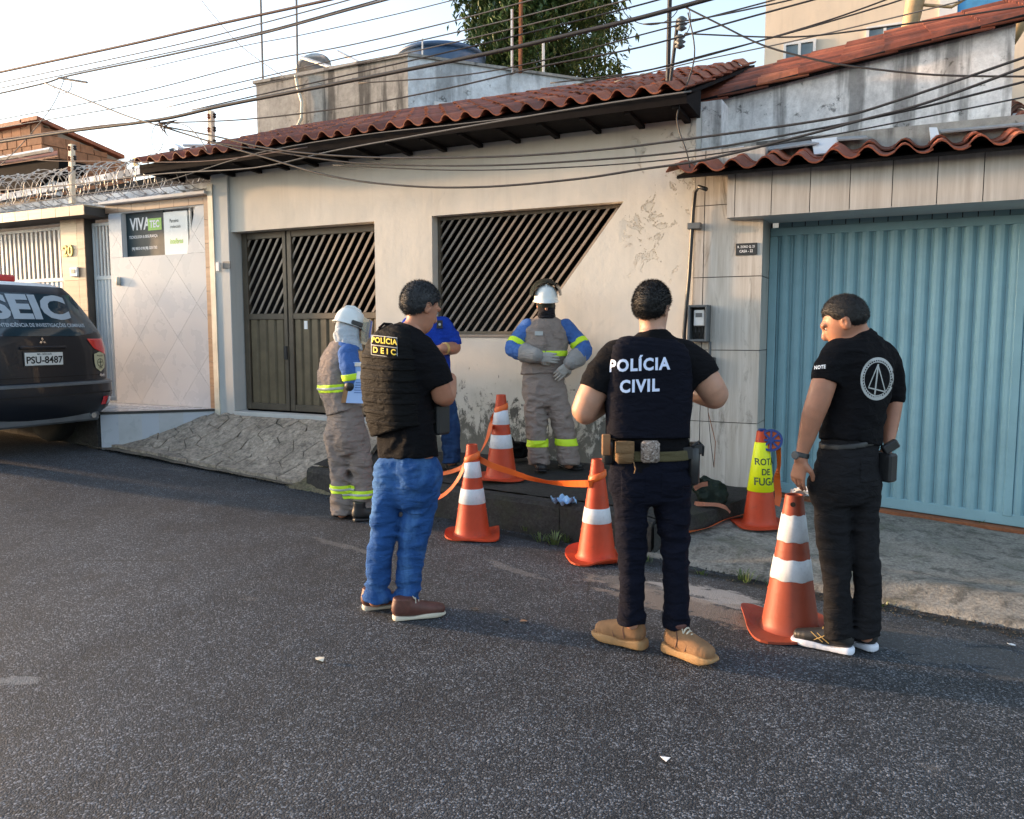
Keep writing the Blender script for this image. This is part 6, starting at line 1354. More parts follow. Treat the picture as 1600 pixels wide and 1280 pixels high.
# ================================================================== line worker seen from behind with clipboard
def person_back():
    zg = road_z(-4.2, 5.3); fp = onZ(550, 810, zg); X = Px(depth(fp)); pe = thing('person', fp, 'line worker from behind in white helmet with pale neck hood, holding a clipboard', 'person', 'line workers in grey uniform')
    fw, lat = turned(48); hf = turned(55)[0] * .95 - UP3 * .3; hc = X(544, 516, .02); s = .97
    HP, HM, W, HX = head_prims(hc, hf, UP3, s)
    tor = [(544, 533, 13, .06), (541, 539, 19, .075), (535, 548, 28, .095), (527, 570, 32, .125), (526, 600, 32, .135), (534, 628, 30, .135), (538, 643, 32, .14)]
    legL = [(527, 682, 20), (530, 720, 16.5), (533, 755, 15.5), (534, 785, 16), (535, 802, 15)]; legR = [(556, 682, 20), (562, 720, 18), (566, 760, 16.5), (567, 790, 17), (568, 806, 16)]
    aR = [(544, 553, 13.5, -.12), (548, 576, 14.5, -.16), (553, 599, 12.5, -.14), (560, 603, 11, -.06), (563, 600, 9.5, .02)]; aL = [(528, 556, 12, .10), (528, 585, 11, .18), (540, 600, 10, .28), (560, 605, 9, .34)]
    sk = lambda n: under(X, n); h1 = hand_prims(X(547, 603, -.19), unit(UP3 * .3 + RT * .9 + F0 * .1), unit(F0), -1, .7, 1.05)
    body = Union(Loft(grow(X.tor(tor), -.02), lat, 2.3, k=.03), Loft([(X(540, 545), .055, .055), (X(543, 525, .01), .055, .055)], lat, k=.03), *HP, Loft(sk(aR), None, k=.02), Loft(sk(aL), None, k=.02), Loft(sk(legL), None, k=.02), Loft(sk(legR), None, k=.02), minus=HM)
    soft('body', body, .0065, M['skin2'], pe); eyes(pe, W, HX, s)
    hd = Union(Ell(W(0, -.012, .0), np.array((.088, .104, .10)) * s, HX, .02), Loft([(W(0, -.02, -.02), .090, .098), (X(544, 533), .085, .095), (X(546, 548, .01), .090, .10)], lat, flat1=True, k=.03), minus=(Ell(W(0, .11, -.03), np.array((.06, .05, .07)) * s, HX),), post=folds([(X(545, 535), .1, 1.2)], .008, (12, 12, 9), .4, 61)); soft('neck_hood', hd, .006, M['hood'], pe)
    v_ = Union(Loft(X.tor(tor), lat, 2.3, flat1=True, k=.03), post=folds([(X(535, 632), .1, 1.3), (X(520, 590), .12, .5)], .008, (10, 10, 15), .35, 63)); vo = soft('uniform_vest', v_, .0075, M['grey_uniform'], pe)
    for a in (aR, aL):
        sl = Union(Loft(X.lim(a, .008), None, flat1=True, k=.02), post=folds([(X(*a[1][:2]), .1, 1.)], .007, (12, 12, 14), .35, 67)); so = soft('sleeve', sl, .007, M['blue_sleeve'], pe)
    band('reflective_band', Union(Loft(X.lim(aR, .008), None)), X(550.5, 588, -.15), X(553, 599, -.14) - X(548, 576, -.16), .026, M['lime'], pe, .11, .006)
    soft('glove', Union(*h1, Loft(X.lim([(555, 600, 10, -.13), (548, 603, 9.5, -.18)]), None, k=.02)), .0055, M['black_leather'], pe)
    b_ = band('reflective_band', v_, X(522, 606), UP3 + RT * -.08, .032, M['lime'], vo, .26, .005); band('silver_strip', v_, X(522, 606), UP3 + RT * -.08, .011, M['silver'], b_, .26, .008)
    band('collar', Union(Loft(X.tor([(545, 534, 18, .085), (541, 546, 24, .10)]), lat, 2.2)), X(543, 539), UP3 + RT * .25, .016, M['blue_sleeve'], vo, .18, .004)
    tr_ = Union(Loft(X.tor([(538, 630, 27, .11), (539, 648, 30, .125), (540, 662, 32, .135), (542, 688, 31, .13), (546, 706, 24, .11)]), lat, 2.3, flat0=True, k=.03), Loft(X.lim(legL), None, flat1=True, k=.03), Loft(X.lim(legR), None, flat1=True, k=.03), post=folds([(X(530, 730), .12, .9), (X(563, 730), .12, .9), (X(534, 790), .1, 1.8), (X(567, 795), .1, 1.8), (X(542, 690), .1, .9)], .010, (9, 9, 18), .3, 71)); to = soft('trousers', tr_, .0075, M['grey_uniform'], pe)
    for x, y in ((533, 763), (566, 771)): b_ = band('reflective_band', tr_, X(x, y), UP3, .032, M['lime'], to, .125, .006); band('silver_strip', tr_, X(x, y), UP3, .010, M['silver'], b_, .125, .009)
    MB().obox(X(560, 722, -.10), RT * .05, F0 * .004, UP3 * .012).build('pocket_flap', M['grey_uniform'], to)
    h, K = hard_hat(pe, W(0, -.005, .050), hf, UP3, .98)
    MB().obox(K(.115, .02, .01), HX[1] * .05, HX[0] * .012, HX[2] * .018).build('visor_hinge', M['blackplastic'], h, bevel=.005); MB().obox(K(-.115, .02, .01), HX[1] * .05, HX[0] * .012, HX[2] * .018).build('visor_hinge', M['blackplastic'], h, bevel=.005)
    vz = MB()
    for o_ in (0, .004): vz.grid(lambda u, v: K((.13 + o_) * math.cos(math.pi * u), .05 + (.13 + o_) * math.sin(math.pi * u) + .03 * v, .015 - .02 * v - .0 * u - .17 * v * 1.0 + .06), 16, 5)
    M['clear_visor'] = mat('clear_visor', (.55, .56, .50), .1, bump=0, Transmission_Weight=.75, IOR=1.1); vz.build('clear_visor', M['clear_visor'], h, smooth=True)
    f0 = onZ(519, 808, zg); shoe(pe, f0, f0 + RT * .20 + F0 * .2, zg, 'work', 1.0); f1 = onZ(551, 815, zg); shoe(pe, f1, f1 + RT * .24 + F0 * .12, zg, 'work', 1.0)
    # clipboard with a pale blue card and a pencil: held, so a thing of its own
    cb = thing('clipboard', X(560, 630, -.2), 'brown clipboard with pale blue card held by the line worker', 'clipboard'); ex = unit(RT * .95 - F0 * .3); ey_ = unit(UP3 * .97 + RT * .20); en = np.cross(ex, ey_)
    c = X(558, 598, -.215); MB().obox(c - ex * .012, ex * .095, en * .003, ey_ * .165).build('board', mat('hardboard', (.22, .12, .05), .7), cb); MB().obox(c + ex * .022 + en * .007, ex * .082, en * .003, ey_ * .165).build('card', mat('pale_blue_card', (.24, .40, .72), .6, var=.05, bump=0), cb)
    MB().obox(c + ex * .0 + ey_ * .145 + en * .014, ex * .04, en * .004, ey_ * .015).build('clip', M['galv'], cb); MB().obox(c + ex * .02 + ey_ * .06 + en * .0115, ex * .03, en * .001, ey_ * .03).build('print', M['white'], cb)
    for k in range(5): MB().obox(c + ex * .03 - ey_ * (.0 + .02 * k) + en * .0115, ex * .035, en * .001, ey_ * .003).build('print', M['blue_sleeve'], cb)

# ================================================================== man in blue shirt behind
def person_blue():
    fp = onZ(704, 733, .33); fp = fp if fp[1] < 6.5 else onY(704, 733, 6.5); X = Px(depth(fp)); zg = plat_z(fp[0], fp[1]) + .004; pe = thing('person', fp, 'man in royal blue shirt and jeans standing by the wall, mostly hidden', 'person')
    fw, lat = turned(172); hf = -F0 * .8 - UP3 * .55; hc = X(660, 480, -.06); s = .98
    HP, HM, W, HX = head_prims(hc, hf, UP3 * .9 - F0 * .2, s)
    tor = [(662, 493, 13, .06), (663, 498, 20, .072), (664, 505, 32, .09), (667, 520, 37, .115), (668, 560, 35, .12), (670, 600, 34, .12), (670, 618, 34, .12)]
    legL = [(655, 640, 19), (657, 670, 15), (659, 705, 13), (659, 724, 13)]; legR = [(690, 630, 21), (702, 660, 16), (704, 695, 14), (705, 722, 13.5)]
    aR = [(693, 510, 12), (703, 526, 12), (709, 543, 11, -.02), (698, 544, 9, -.13), (692, 545, 7.5, -.17)]; aL = [(638, 512, 12), (630, 530, 12), (628, 548, 11), (650, 552, 9, -.14), (672, 548, 7.5, -.18)]
    sk = lambda n: under(X, n)
    body = Union(Loft(grow(X.tor(tor), -.02), lat, 2.3, k=.03), Loft([(X(664, 503), .055, .055), (X(662, 487, -.03), .055, .055)], lat, k=.03), *HP, Loft(X.lim(aR), None, k=.02), Loft(X.lim(aL), None, k=.02), Loft(sk(legL), None, k=.02), Loft(sk(legR), None, k=.02), *hand_prims(X(690, 545, -.18), unit(-RT * .9 - UP3 * .2), unit(F0), 1, .7, 1.0), *hand_prims(X(675, 548, -.18), unit(RT * .9), unit(F0), -1, .7), minus=HM)
    soft('body', body, .0065, M['skin2'], pe); hair(pe, hc, W, HX, s, M['hair'], seed=15, n=1500); eyes(pe, W, HX, s)
    sh_ = Union(Loft(X.tor(tor), lat, 2.3, flat0=True, flat1=True, k=.03), Loft(X.lim([(690, 508, 14), (703, 526, 14.5), (709, 541, 13)]), None, flat1=True, k=.03), Loft(X.lim([(641, 508, 14), (631, 526, 14.5), (628, 543, 13)]), None, flat1=True, k=.03), post=folds([(X(700, 525), .1, .8), (X(670, 600), .12, .8)], .007, (10, 10, 14), .3, 81)); so = soft('shirt', sh_, .0075, M['blue_shirt'], pe)
    q = X(687, 507, -.115); bd = MB().obox(q, RT * .026, F0 * .003, UP3 * .036).build('badge', M['black_leather'], so, bevel=.002); MB().lathe([(.012, 0), (.012, .002)], 14, q - F0 * .004, axis=-F0).build('badge_emblem', M['silver'], bd)
    tr_ = Union(Loft(X.tor([(670, 608, 33, .118), (671, 625, 34, .12), (672, 640, 33, .115)]), lat, 2.3, flat0=True, k=.03), Loft(X.lim(legL), None, flat1=True, k=.03), Loft(X.lim(legR), None, flat1=True, k=.03), post=folds([(X(702, 665), .12, .8), (X(705, 712), .1, 1.6)], .008, (9, 9, 20), .3, 83)); soft('jeans', tr_, .0075, M['jeans2'], pe)
    wt_ = band('wristwatch', Union(Loft(X.lim(aR), None)), X(695, 544.5, -.15), X(692, 545, -.17) - X(698, 544, -.13), .013, M['gold'], pe, .06, .005, .004)
    f0 = onZ(708, 737, zg); shoe(pe, f0 + F0 * .22 - RT * .05, f0, zg, 'work'); f1 = onZ(660, 737, zg); shoe(pe, f1 + F0 * .22, f1, zg, 'work')

for fn in (person_civil, person_deic, person_emblem, person_front, person_back, person_blue): fn()
# ================================================================== traffic cones
M['cone'] = m_cone('orange_rubber', (.50, .055, .016)); M['cone_old'] = m_cone('faded_orange_rubber', (.31, .06, .030)); M['tape'] = mat('orange_tape', (.72, .13, .02), .5, var=.12, bump=.1)
M['cone_white'] = mat('reflective_white', (.62, .66, .72), .45, var=.07, vs_=22, dirt=.22, bump=.1); M['cone_yellow'] = mat('fluorescent_sleeve', (.72, .80, .0), .5, var=.05, bump=.05); M['reel'] = mat('blue_reel', (.018, .045, .20), .45, bump=0); M['hole'] = mat('dark_hollow', (.01, .008, .008), .9, bump=0)
def cone(pos, lab, H=.71, bands=((.18, .35), (.47, .63)), m='cone', curl=(.02, 0.), yaw=0., rt=.040, rb=.138, base=.205, sleeve=None, hole=False, seed=0):
    c = thing('traffic_cone', pos, lab, 'traffic cone', 'orange traffic cones'); rr = random.Random(seed); p0 = np.array(pos, float)
    rad = lambda t: rt + (rb - rt) * (t ** 1.08)        # t from the top
    prof = [(rad(t), H * (1 - t) + .0) for t in np.linspace(1, 0, 18)]; prof[0] = (rb + .004, .022); prof = [(rb + .02, .012)] + prof + [(rt - .008, H), (rt - .010, H - .03), (0, H - .031)]
    MB().lathe(prof, 40, p0).build('cone_body', M[m], c, smooth=False); autosmooth(c.children[-1], 50)
    mb = MB(); n = 48; ring = []
    def edge(a, k, dz):
        q = 1 / max(1e-6, (abs(math.cos(a)) ** 5 + abs(math.sin(a)) ** 5) ** .2); q = min(q, 1.26); r = rb * .9 + (base * q - rb * .9) * k; up = curl[0] * max(0, math.cos(2 * (a - curl[1]))) * k ** 3 + .006 * math.sin(3 * a + seed) * k * k + max(0, .006 * k)
        return p0 + V3(r * math.cos(a + yaw), r * math.sin(a + yaw), .004 + abs(up) + dz)
    ks = [0, .35, .65, .85, 1.]
    for dz in (.012, 0.): ring += [edge(2 * math.pi * j / n, k, dz) for k in ks for j in range(n)]
    L5 = len(ks); f = []
    for i in range(L5 - 1): f += [(i * n + j, (i + 1) * n + j, (i + 1) * n + (j + 1) % n, i * n + (j + 1) % n) for j in range(n)]; f += [((L5 + i) * n + j, (L5 + i) * n + (j + 1) % n, (L5 + i + 1) * n + (j + 1) % n, (L5 + i + 1) * n + j) for j in range(n)]
    f += [((L5 - 1) * n + j, (2 * L5 - 1) * n + j, (2 * L5 - 1) * n + (j + 1) % n, (L5 - 1) * n + (j + 1) % n) for j in range(n)]
    mb.add(ring, f).build('base', M[m], c, smooth=False); autosmooth(c.children[-1], 50)
    for a, b in bands:
        w = lambda q: q + V3(0, 0, .0035 * math.sin(7 * math.atan2(q[1] - p0[1], q[0] - p0[0]) + seed)) if m == 'cone_old' else q
        MB().lathe([(rad(b) + .001, H * (1 - b)), (rad(b) + .003, H * (1 - b) + .002), (rad(a) + .003, H * (1 - a) - .002), (rad(a) + .001, H * (1 - a))], 40, p0, warp=w).build('reflective_band', M['cone_white'], c, smooth=True)
    if hole: d_ = -F0 * .95 - RT * .45; d_ = unit(d_); MB().lathe([(.013, 0), (.013, .003)], 14, p0 + d_ * (rad(.06)) + V3(0, 0, H * .94), axis=d_).build('hole', M['hole'], c)
    for i, t in enumerate((.12, .40, .70)): MB().lathe([(rad(t) - .004, H * (1 - t) - .004), (rad(t) + .003, H * (1 - t)), (rad(t) - .004, H * (1 - t) + .004)], 40, p0).build('moulded_ring', M[m], c, smooth=True)
    return c, p0, rad
def ribbon(name, pts, wid, lab, up=None, parent=None, twist=None, m='tape', grp='orange tape around the work area'):
    P = [np.array(p, float) for p in pts]; out = []
    for i in range(len(P) - 1):
        p0, p1, p2, p3 = P[max(i - 1, 0)], P[i], P[i + 1], P[min(i + 2, len(P) - 1)]
        for k in range(6): t = k / 6; out.append(.5 * ((2 * p1) + (-p0 + p2) * t + (2 * p0 - 5 * p1 + 4 * p2 - p3) * t * t + (-p0 + 3 * p1 - 3 * p2 + p3) * t ** 3))
    out.append(P[-1]); n = len(out); mb = MB(); vv = []
    for i, p in enumerate(out):
        d = unit(out[min(i + 1, n - 1)] - out[max(i - 1, 0)]); u = np.array(up if up is not None else UP3, float); u = unit(u - d * (u @ d)); v = np.cross(d, u); a = np.interp(i / (n - 1), *twist) if twist else .12 * math.sin(i * .5)
        w = (u * math.cos(a) + v * math.sin(a)) * wid / 2; nn_ = np.cross(d, w); nn_ = unit(nn_) * .001; vv += [p - w + nn_, p + w + nn_, p + w - nn_, p - w - nn_]
    f = [(4 * i + j, 4 * i + (j + 1) % 4, 4 * i + 4 + (j + 1) % 4, 4 * i + 4 + j) for i in range(n - 1) for j in range(4)] + [(3, 2, 1, 0), (4 * n - 4, 4 * n - 3, 4 * n - 2, 4 * n - 1)]
    o = mb.add(vv, f).build(name, M[m], parent, smooth=False)
    if lab: tag(o, lab, 'tape', grp)
    return o
ca = onZ(738, 838, road_z(-2.9, 5.2)) ; ca[2] = road_z(ca[0], ca[1]); cA, pA, rA = cone(ca, 'orange cone on the road beside the kerb, next to the jeans man', .70, curl=(.03, .2), yaw=.5, seed=1)
cb_ = onZ(783, 750, .29); cb_[2] = plat_z(cb_[0], cb_[1]); cB, pB, rB = cone(cb_, 'orange cone standing up on the raised pavement', .72, curl=(.0, 0), yaw=.46, seed=2)
cc = onZ(932, 872, 0); cc[2] = road_z(cc[0], cc[1]); cC, pC, rC = cone(cc, 'orange cone with one white band, left of the POLÍCIA CIVIL man', .70, bands=((.475, .62),), curl=(.045, 1.9), yaw=.55, seed=3)
cd_ = onZ(1187, 808, .15); cd_[2] = drive_z(cd_[0], cd_[1]) - .002; cD, pD, rD = cone(cd_, 'cone with yellow ROTA DE FUGA sleeve and blue tape reel', .72, bands=(), curl=(.0, 0), yaw=.46, base=.20, rb=.128, seed=4)
ce = onZ(1234, 980, 0); ce[2] = road_z(ce[0], ce[1]); cE, pE, rE = cone(ce, 'faded large cone in the foreground, beside the man with bowed head', .725, bands=((.14, .33), (.455, .605)), m='cone_old', curl=(.055, 2.5), yaw=.4, rt=.045, rb=.150, base=.23, hole=True, seed=5)
H = .72; MB().lathe([(rD(.63) + .002, H * .37), (rD(.63) + .006, H * .375), (rD(.115) + .006, H * .88), (rD(.115) + .002, H * .885)], 40, pD).build('yellow_sleeve', M['cone_yellow'], cD, smooth=True); slv = cD.children[-1]
M['dark_print'] = mat('dark_green_print', (.015, .05, .03), .6, bump=0)
for txt, t, sz in (('ROTA', .315, .070), ('DE', .42, .066), ('FUGA', .52, .080)):
    vv, ff = text_mesh(txt, sz, .0012, 0, cuts=.008, sx=.82); text_on('sleeve_lettering', [(vv, ff, 0, 0)], slv, M['dark_print'], pD + V3(0, 0, H * (1 - t)) + RT * .012, RT, UP3, F0, slv, .0025)
rl = thing('tape_reel', pD + V3(0, 0, .6), 'round blue tape reel hooked on the yellow sleeved cone', 'tape reel'); q = atD(1205, 688, depth(pD) - .10); ax = unit(-F0 * .88 - RT * .35 + UP3 * .1); rr_ = .080
MB().lathe([(rr_, -.03), (rr_ + .004, -.03), (rr_ + .004, .03), (rr_, .03), (rr_ - .012, .03), (rr_ - .012, -.03)], 32, q, axis=ax).build('rim', M['reel'], rl, smooth=False); autosmooth(rl.children[-1])
MB().lathe([(rr_ - .014, -.02), (rr_ - .014, .016), (.02, .016), (.02, -.02)], 28, q, axis=ax).build('rolled_tape', M['tape'], rl)
u_ = unit(np.cross(ax, UP3)); v_ = np.cross(ax, u_)
for k in range(8): a = k * math.pi / 4; d_ = u_ * math.cos(a) + v_ * math.sin(a); MB().obox(q + ax * .023 + d_ * .042, d_ * .036, np.cross(d_, ax) * .008, ax * .006).build('spoke', M['reel'], rl)
MB().lathe([(.02, .01), (.02, .034), (0, .034)], 16, q, axis=ax).build('hub', M['reel'], rl); MB().obox(atD(1191, 674, depth(pD) - .02), RT * .028, F0 * .02, UP3 * .02).build('handle', M['reel'], rl, bevel=.006); MB().obox(atD(1196, 679, depth(pD) - .05), RT * .02, F0 * .035, UP3 * .012).build('bracket', M['reel'], rl, bevel=.004)
D_ = depth(pD); ribbon('barrier_tape', [atD(1216, 698, D_ - .1), atD(1217, 725, D_ - .02), atD(1214, 750, D_ + .02), atD(1216, 775, D_ + .03), atD(1213, 790, D_ + .0)], .05, 'orange tape hanging from the blue reel to the ground', up=RT, twist=([0, .35, .5, 1], [.9, 1.45, .4, .0]))
tA, tB, tC = pA + V3(0, 0, .60), pB + V3(0, 0, .62), pC + V3(0, 0, .60)
tp = lambda px, py, D: atD(px, py, D)
DA, DB_, DC = depth(pA), depth(pB), depth(pC)
ribbon('barrier_tape', [tp(746, 716, DA - .04), tp(770, 728, DA - .1), tp(800, 738, DA - .14), tp(830, 748, DA - .2), tp(868, 755, DA - .25), tp(915, 756, DC - .09), tp(930, 755, DC - .07)], .05, 'orange tape sagging between the two roadside cones', twist=([0, .2, .45, .6, .8, 1], [.2, .2, .5, .9, .3, .1]))
ribbon('barrier_tape', [tp(738, 712, DA - .05), tp(728, 724, DA - .08), tp(716, 748, DA - .05), tp(700, 768, DA), tp(680, 780, DA + .05), tp(655, 785, DA + .1)], .045, 'orange tape drooping from roadside cone toward the jeans man', twist=([0, 1], [.5, 1.0]))
ribbon('barrier_tape', [tp(742, 712, DA - .05), tp(725, 728, DA + .1), tp(705, 737, DA + .25), tp(680, 742, DA + .5)], .045, 'orange tape running behind the jeans man at ankle height', twist=([0, 1], [.2, .9]))
ribbon('barrier_tape', [tp(747, 712, DA - .03), tp(756, 698, DA + .1), tp(763, 680, DA + .3), tp(768, 660, DB_ + .12), tp(775, 646, DB_ + .06)], .05, 'orange tape rising from roadside cone to the pavement cone', twist=([0, 1], [.6, 1.1]))
g0_, g1_ = onZ(1168, 803, .13), onZ(1070, 842, .05)
ribbon('barrier_tape', [V3(p[0], p[1], drive_z(p[0], p[1]) + .02) for p in (g0_, g0_ * .66 + g1_ * .34 + V3(.0, .03, 0), g0_ * .33 + g1_ * .67, g1_)], .045, 'orange tape lying on the driveway beside the sleeved cone', up=V3(-.5, .8, .2), twist=([0, .5, 1], [.3, .9, .2]))
for c_, p_, r_c, t, lab in ((cA, pA, rA, .13, ''), (cB, pB, rB, .13, ''), (cC, pC, rC, .16, '')):
    MB().lathe([(r_c(t + .05) + .002, .70 * (1 - t) - .03), (r_c(t + .04) + .007, .70 * (1 - t) - .02), (r_c(t) + .007, .70 * (1 - t) + .015), (r_c(t) + .002, .70 * (1 - t) + .02)], 24, p_, warp=lambda q, p_=p_: q + V3(0, 0, .02 * ((q - p_) @ RT) / .05)).build('tape_wrap', M['tape'], c_, smooth=True)
# folded white napkin on the big cone's top
nk = atD(1251, 770, depth(pE)); mb = MB(); mb.grid(lambda u, v: nk + RT * (u - .5) * .09 + F0 * (v - .5) * .07 + V3(0, 0, .012 * math.sin(5 * u + 3 * v) + .010 * math.cos(9 * v - 2 * u)), 10, 8); mb.grid(lambda u, v: nk + RT * (u - .45) * .085 + F0 * (v - .5) * .07 + V3(0, 0, .018 + .012 * math.sin(4 * u + 4 * v + 1)), 10, 8)
tag(mb.build('paper_napkin', M['white'], smooth=True), 'crumpled white napkin on top of the faded large cone', 'napkin')['kind'] = 'thing'
del_k = [o for o in bpy.data.objects if o.name.startswith('paper_napkin')]
for o in del_k: del o['kind']
# ================================================================== bags, mask, litter
M['bag'] = m_cloth('dark_green_canvas', (.018, .026, .022)); M['strap'] = m_cloth('pink_brown_strap', (.30, .13, .085))
bp = onZ(1106, 786, .23); bp[2] = plat_z(bp[0], bp[1]); bg2 = thing('tool_bag', bp, 'slumped dark green tool bag with reddish strap by the tiled pillar', 'bag'); DDb = depth(bp)
Xb = Px(DDb); bagf = Union(Loft([(Xb(1096, 778), .10, .08), (Xb(1108, 768), .115, .09), (Xb(1116, 752), .07, .05)], RT, 2.2, k=.03), Ell(Xb(1118, 775), (.075, .07, .05), None, .03), post=folds([], .022, (12, 12, 12), .9, 91)); soft('bag_body', bagf, .007, M['bag'], bg2)
ribbon('strap', [Xb(1085, 787, -.06), Xb(1100, 788, -.12), Xb(1120, 789, -.13), Xb(1133, 793, -.14), Xb(1141, 801, -.14)], .035, None, up=unit(F0 + UP3), parent=bg2, m='strap'); ribbon('strap', [Xb(1085, 764, -.1), Xb(1095, 758, -.11), Xb(1106, 756, -.11)], .035, None, up=UP3, parent=bg2, m='strap')
q = onZ(803, 722, .35); q = q if q[1] < 6.62 else onY(803, 722, 6.6); q[2] = plat_z(q[0], q[1]); b3 = thing('black_backpack', q, 'small black backpack against the mildewed wall behind the pavement cone', 'bag'); Xc = Px(depth(q)); soft('bag_body', Union(Loft([(q + V3(0, 0, .07), .12, .08), (q + V3(0, 0, .17), .10, .07)], RT, 2.4, k=.03), post=folds([], .018, (12, 12, 14), .8, 95)), .008, M['black_nylon'], b3)
MB().tube([q + V3(-.05, -.08, .18), q + V3(-.03, -.10, .25), q + V3(.03, -.10, .25), q + V3(.05, -.08, .18)], .008, 6).build('handle', M['black_nylon'], b3)
q = onZ(880, 783, .275); kz = plat_z(q[0], q[1]); mk = thing('face_mask', (q[0], q[1], kz), 'crumpled pale blue cloth lying on the raised pavement edge', 'cloth'); mb = MB(); mb.grid(lambda u, v: V3(q[0], q[1], kz) + RT * ((u - .5) * .17 + .012 * math.sin(7 * v)) + F0 * ((v - .6) * .17) + V3(0, 0, .02 + .018 * math.sin(9 * u + 4 * v) + .014 * math.sin(17 * u - 8 * v) + .010 * math.cos(23 * v)), 22, 14)
mb.build('crumpled_sheet', mat('pale_blue_fabric', (.27, .47, .74), .8, var=.12, vs_=20), mk, smooth=True)
def scrap(px, py, w, col, lab, name='paper_scrap', cat='litter', tri=True, seed=0):
    q = onZ(px, py, 0); q[2] = road_z(q[0], q[1]); rr = random.Random(seed); mb = MB(); a0 = rr.uniform(0, 6); P = []
    k = 3 if tri else 7
    for i in range(k): a = a0 + 2 * math.pi * i / k; r = w * (1 if tri else rr.uniform(.6, 1.)); P.append(q + V3(r * math.cos(a), r * math.sin(a) * .7, .008 + rr.uniform(0, .008)))
    mb.prism(P, (0, 0, .0015)); return tag(mb.build(name, M[col]), lab, cat, 'litter on the road')
M['dryleaf'] = mat('dry_leaf', (.30, .17, .10), .8, var=.3, vs_=30)
scrap(1040, 1186, .022, 'white', 'small white paper scrap on the foreground asphalt', seed=1); scrap(500, 1036, .035, 'cream', 'pale flattened scrap on asphalt left of the jeans man', tri=False, seed=2)
scrap(818, 972, .03, 'dryleaf', 'dry brown leaf on asphalt left of the tan boots', 'dry_leaf', tri=False, seed=3); scrap(742, 955, .035, 'bark', 'dark leaf scrap on asphalt right of the brown shoes', 'dry_leaf', tri=False, seed=4)
scrap(790, 970, .028, 'bark', 'second dark leaf scrap, between brown shoes and tan boots', 'dry_leaf', tri=False, seed=6); scrap(1580, 1003, .025, 'white', 'tiny white scrap on asphalt at the right edge', tri=False, seed=8)
# weeds along the gutter and loose grit: uncountable
gv = MB(); rw = random.Random(12)
def tuft(x, y, z, n, h):
    for _ in range(n):
        a = rw.uniform(0, 6.28); r = rw.uniform(0, .05); b = V3(x + r * math.cos(a), y + r * math.sin(a), z); L = h * rw.uniform(.5, 1.1); ln = V3(math.cos(a), math.sin(a), 0) * L * rw.uniform(.2, .8); s = V3(-math.sin(a), math.cos(a), 0) * .004
        gv.add([b - s, b + s, b + ln * .5 + V3(0, 0, L * .6) + s, b + ln * .5 + V3(0, 0, L * .6) - s, b + ln + V3(0, 0, L * .75)], [(0, 1, 2, 3), (3, 2, 4)])
for px, py, n, h in ((845, 838, 26, .10), (866, 842, 30, .13), (884, 838, 22, .12), (820, 826, 12, .07), (1010, 868, 16, .08), (1060, 880, 12, .06), (1098, 884, 14, .06), (1160, 892, 18, .09), (1168, 896, 12, .10), (955, 842, 14, .07), (600, 776, 10, .05), (470, 758, 14, .06), (1210, 902, 16, .06), (1380, 930, 10, .05), (1420, 812, 10, .06), (1530, 826, 14, .08), (1300, 905, 12, .06)):
    q = onZ(px, py, 0.02); z = road_z(q[0], q[1]) if q[1] < gut(q[0]) + .05 else (drive_z(q[0], q[1]) if q[0] > plat_xr(q[1]) else .02); tuft(q[0], q[1], z - .01, n, h)
tag(gv.build('weeds', M['grass'], origin=(0, 0, 0)), 'sparse green weeds growing along the gutter and gate foot', 'weeds', None, 'stuff')
gm = MB()
for _ in range(2600):
    x = rw.uniform(-8.2, 1.5); y = gut(x) + .06 - abs(rw.gauss(0, .10)); r = rw.uniform(.002, .012) * (1.6 if rw.random() < .05 else 1); z = road_z(x, y); a = [rw.uniform(.6, 1.2) * r for _ in range(6)]
    gm.add([(x + a[0], y, z + r * .3), (x, y + a[1], z + r * .3), (x - a[2], y, z + r * .3), (x, y - a[3], z + r * .3), (x, y, z + a[4] * .9)], [(0, 1, 4), (1, 2, 4), (2, 3, 4), (3, 0, 4)])
tag(gm.build('gutter_grit', M['kerb'], origin=(0, 0, 0)), 'loose grit and small stones lying along the gutter', 'grit', None, 'stuff')

# ================================================================== black police sport utility vehicle
M['carblack'] = mat('black_car_paint', (.008, .010, .015), .38, var=.1, bump=0, spec=.4, Coat_Weight=.25); M['carreflect'] = mat('white_roof_reflection', (.70, .70, .70), .3, var=.04, bump=0); M['carglass'] = mat('rear_glass', (.025, .045, .06), .06, var=.1, bump=0, spec=.8)
M['tyre'] = mat('tyre_rubber', (.015, .015, .015), .85); M['decal'] = mat('grey_blue_decal', (.36, .42, .48), .4, var=.05, bump=0); M['plate'] = mat('number_plate', (.62, .62, .60), .5, bump=0, var=.05); M['shield'] = mat('cream_shield', (.50, .47, .30), .5, bump=0); M['chrome'] = mat('chrome', (.6, .6, .6), .2, .9, bump=0)
cz = .30; xr = -7.93; ycn = 5.17
cv = thing('sport_utility_vehicle', (xr - 2, ycn, cz), 'black police sport utility vehicle parked with its rear to the camera', 'car')
ZR = [.36, .44, .58, .72, .745, .90, 1.08, 1.22, 1.30, 1.50, 1.66, 1.735, 1.775]      # height above the road
HW = [.74, .82, .86, .865, .845, .85, .845, .82, .79, .70, .62, .57, .50]                # half width
DX = [-.02, .045, .075, .06, .015, .01, .0, -.02, -.045, -.14, -.235, -.30, -.42]         # rear surface offset
FX = [4.45, 4.5, 4.5, 4.5, 4.5, 4.5, 4.4, 3.3, 3.1, 2.75, 2.5, 2.35, 2.2]
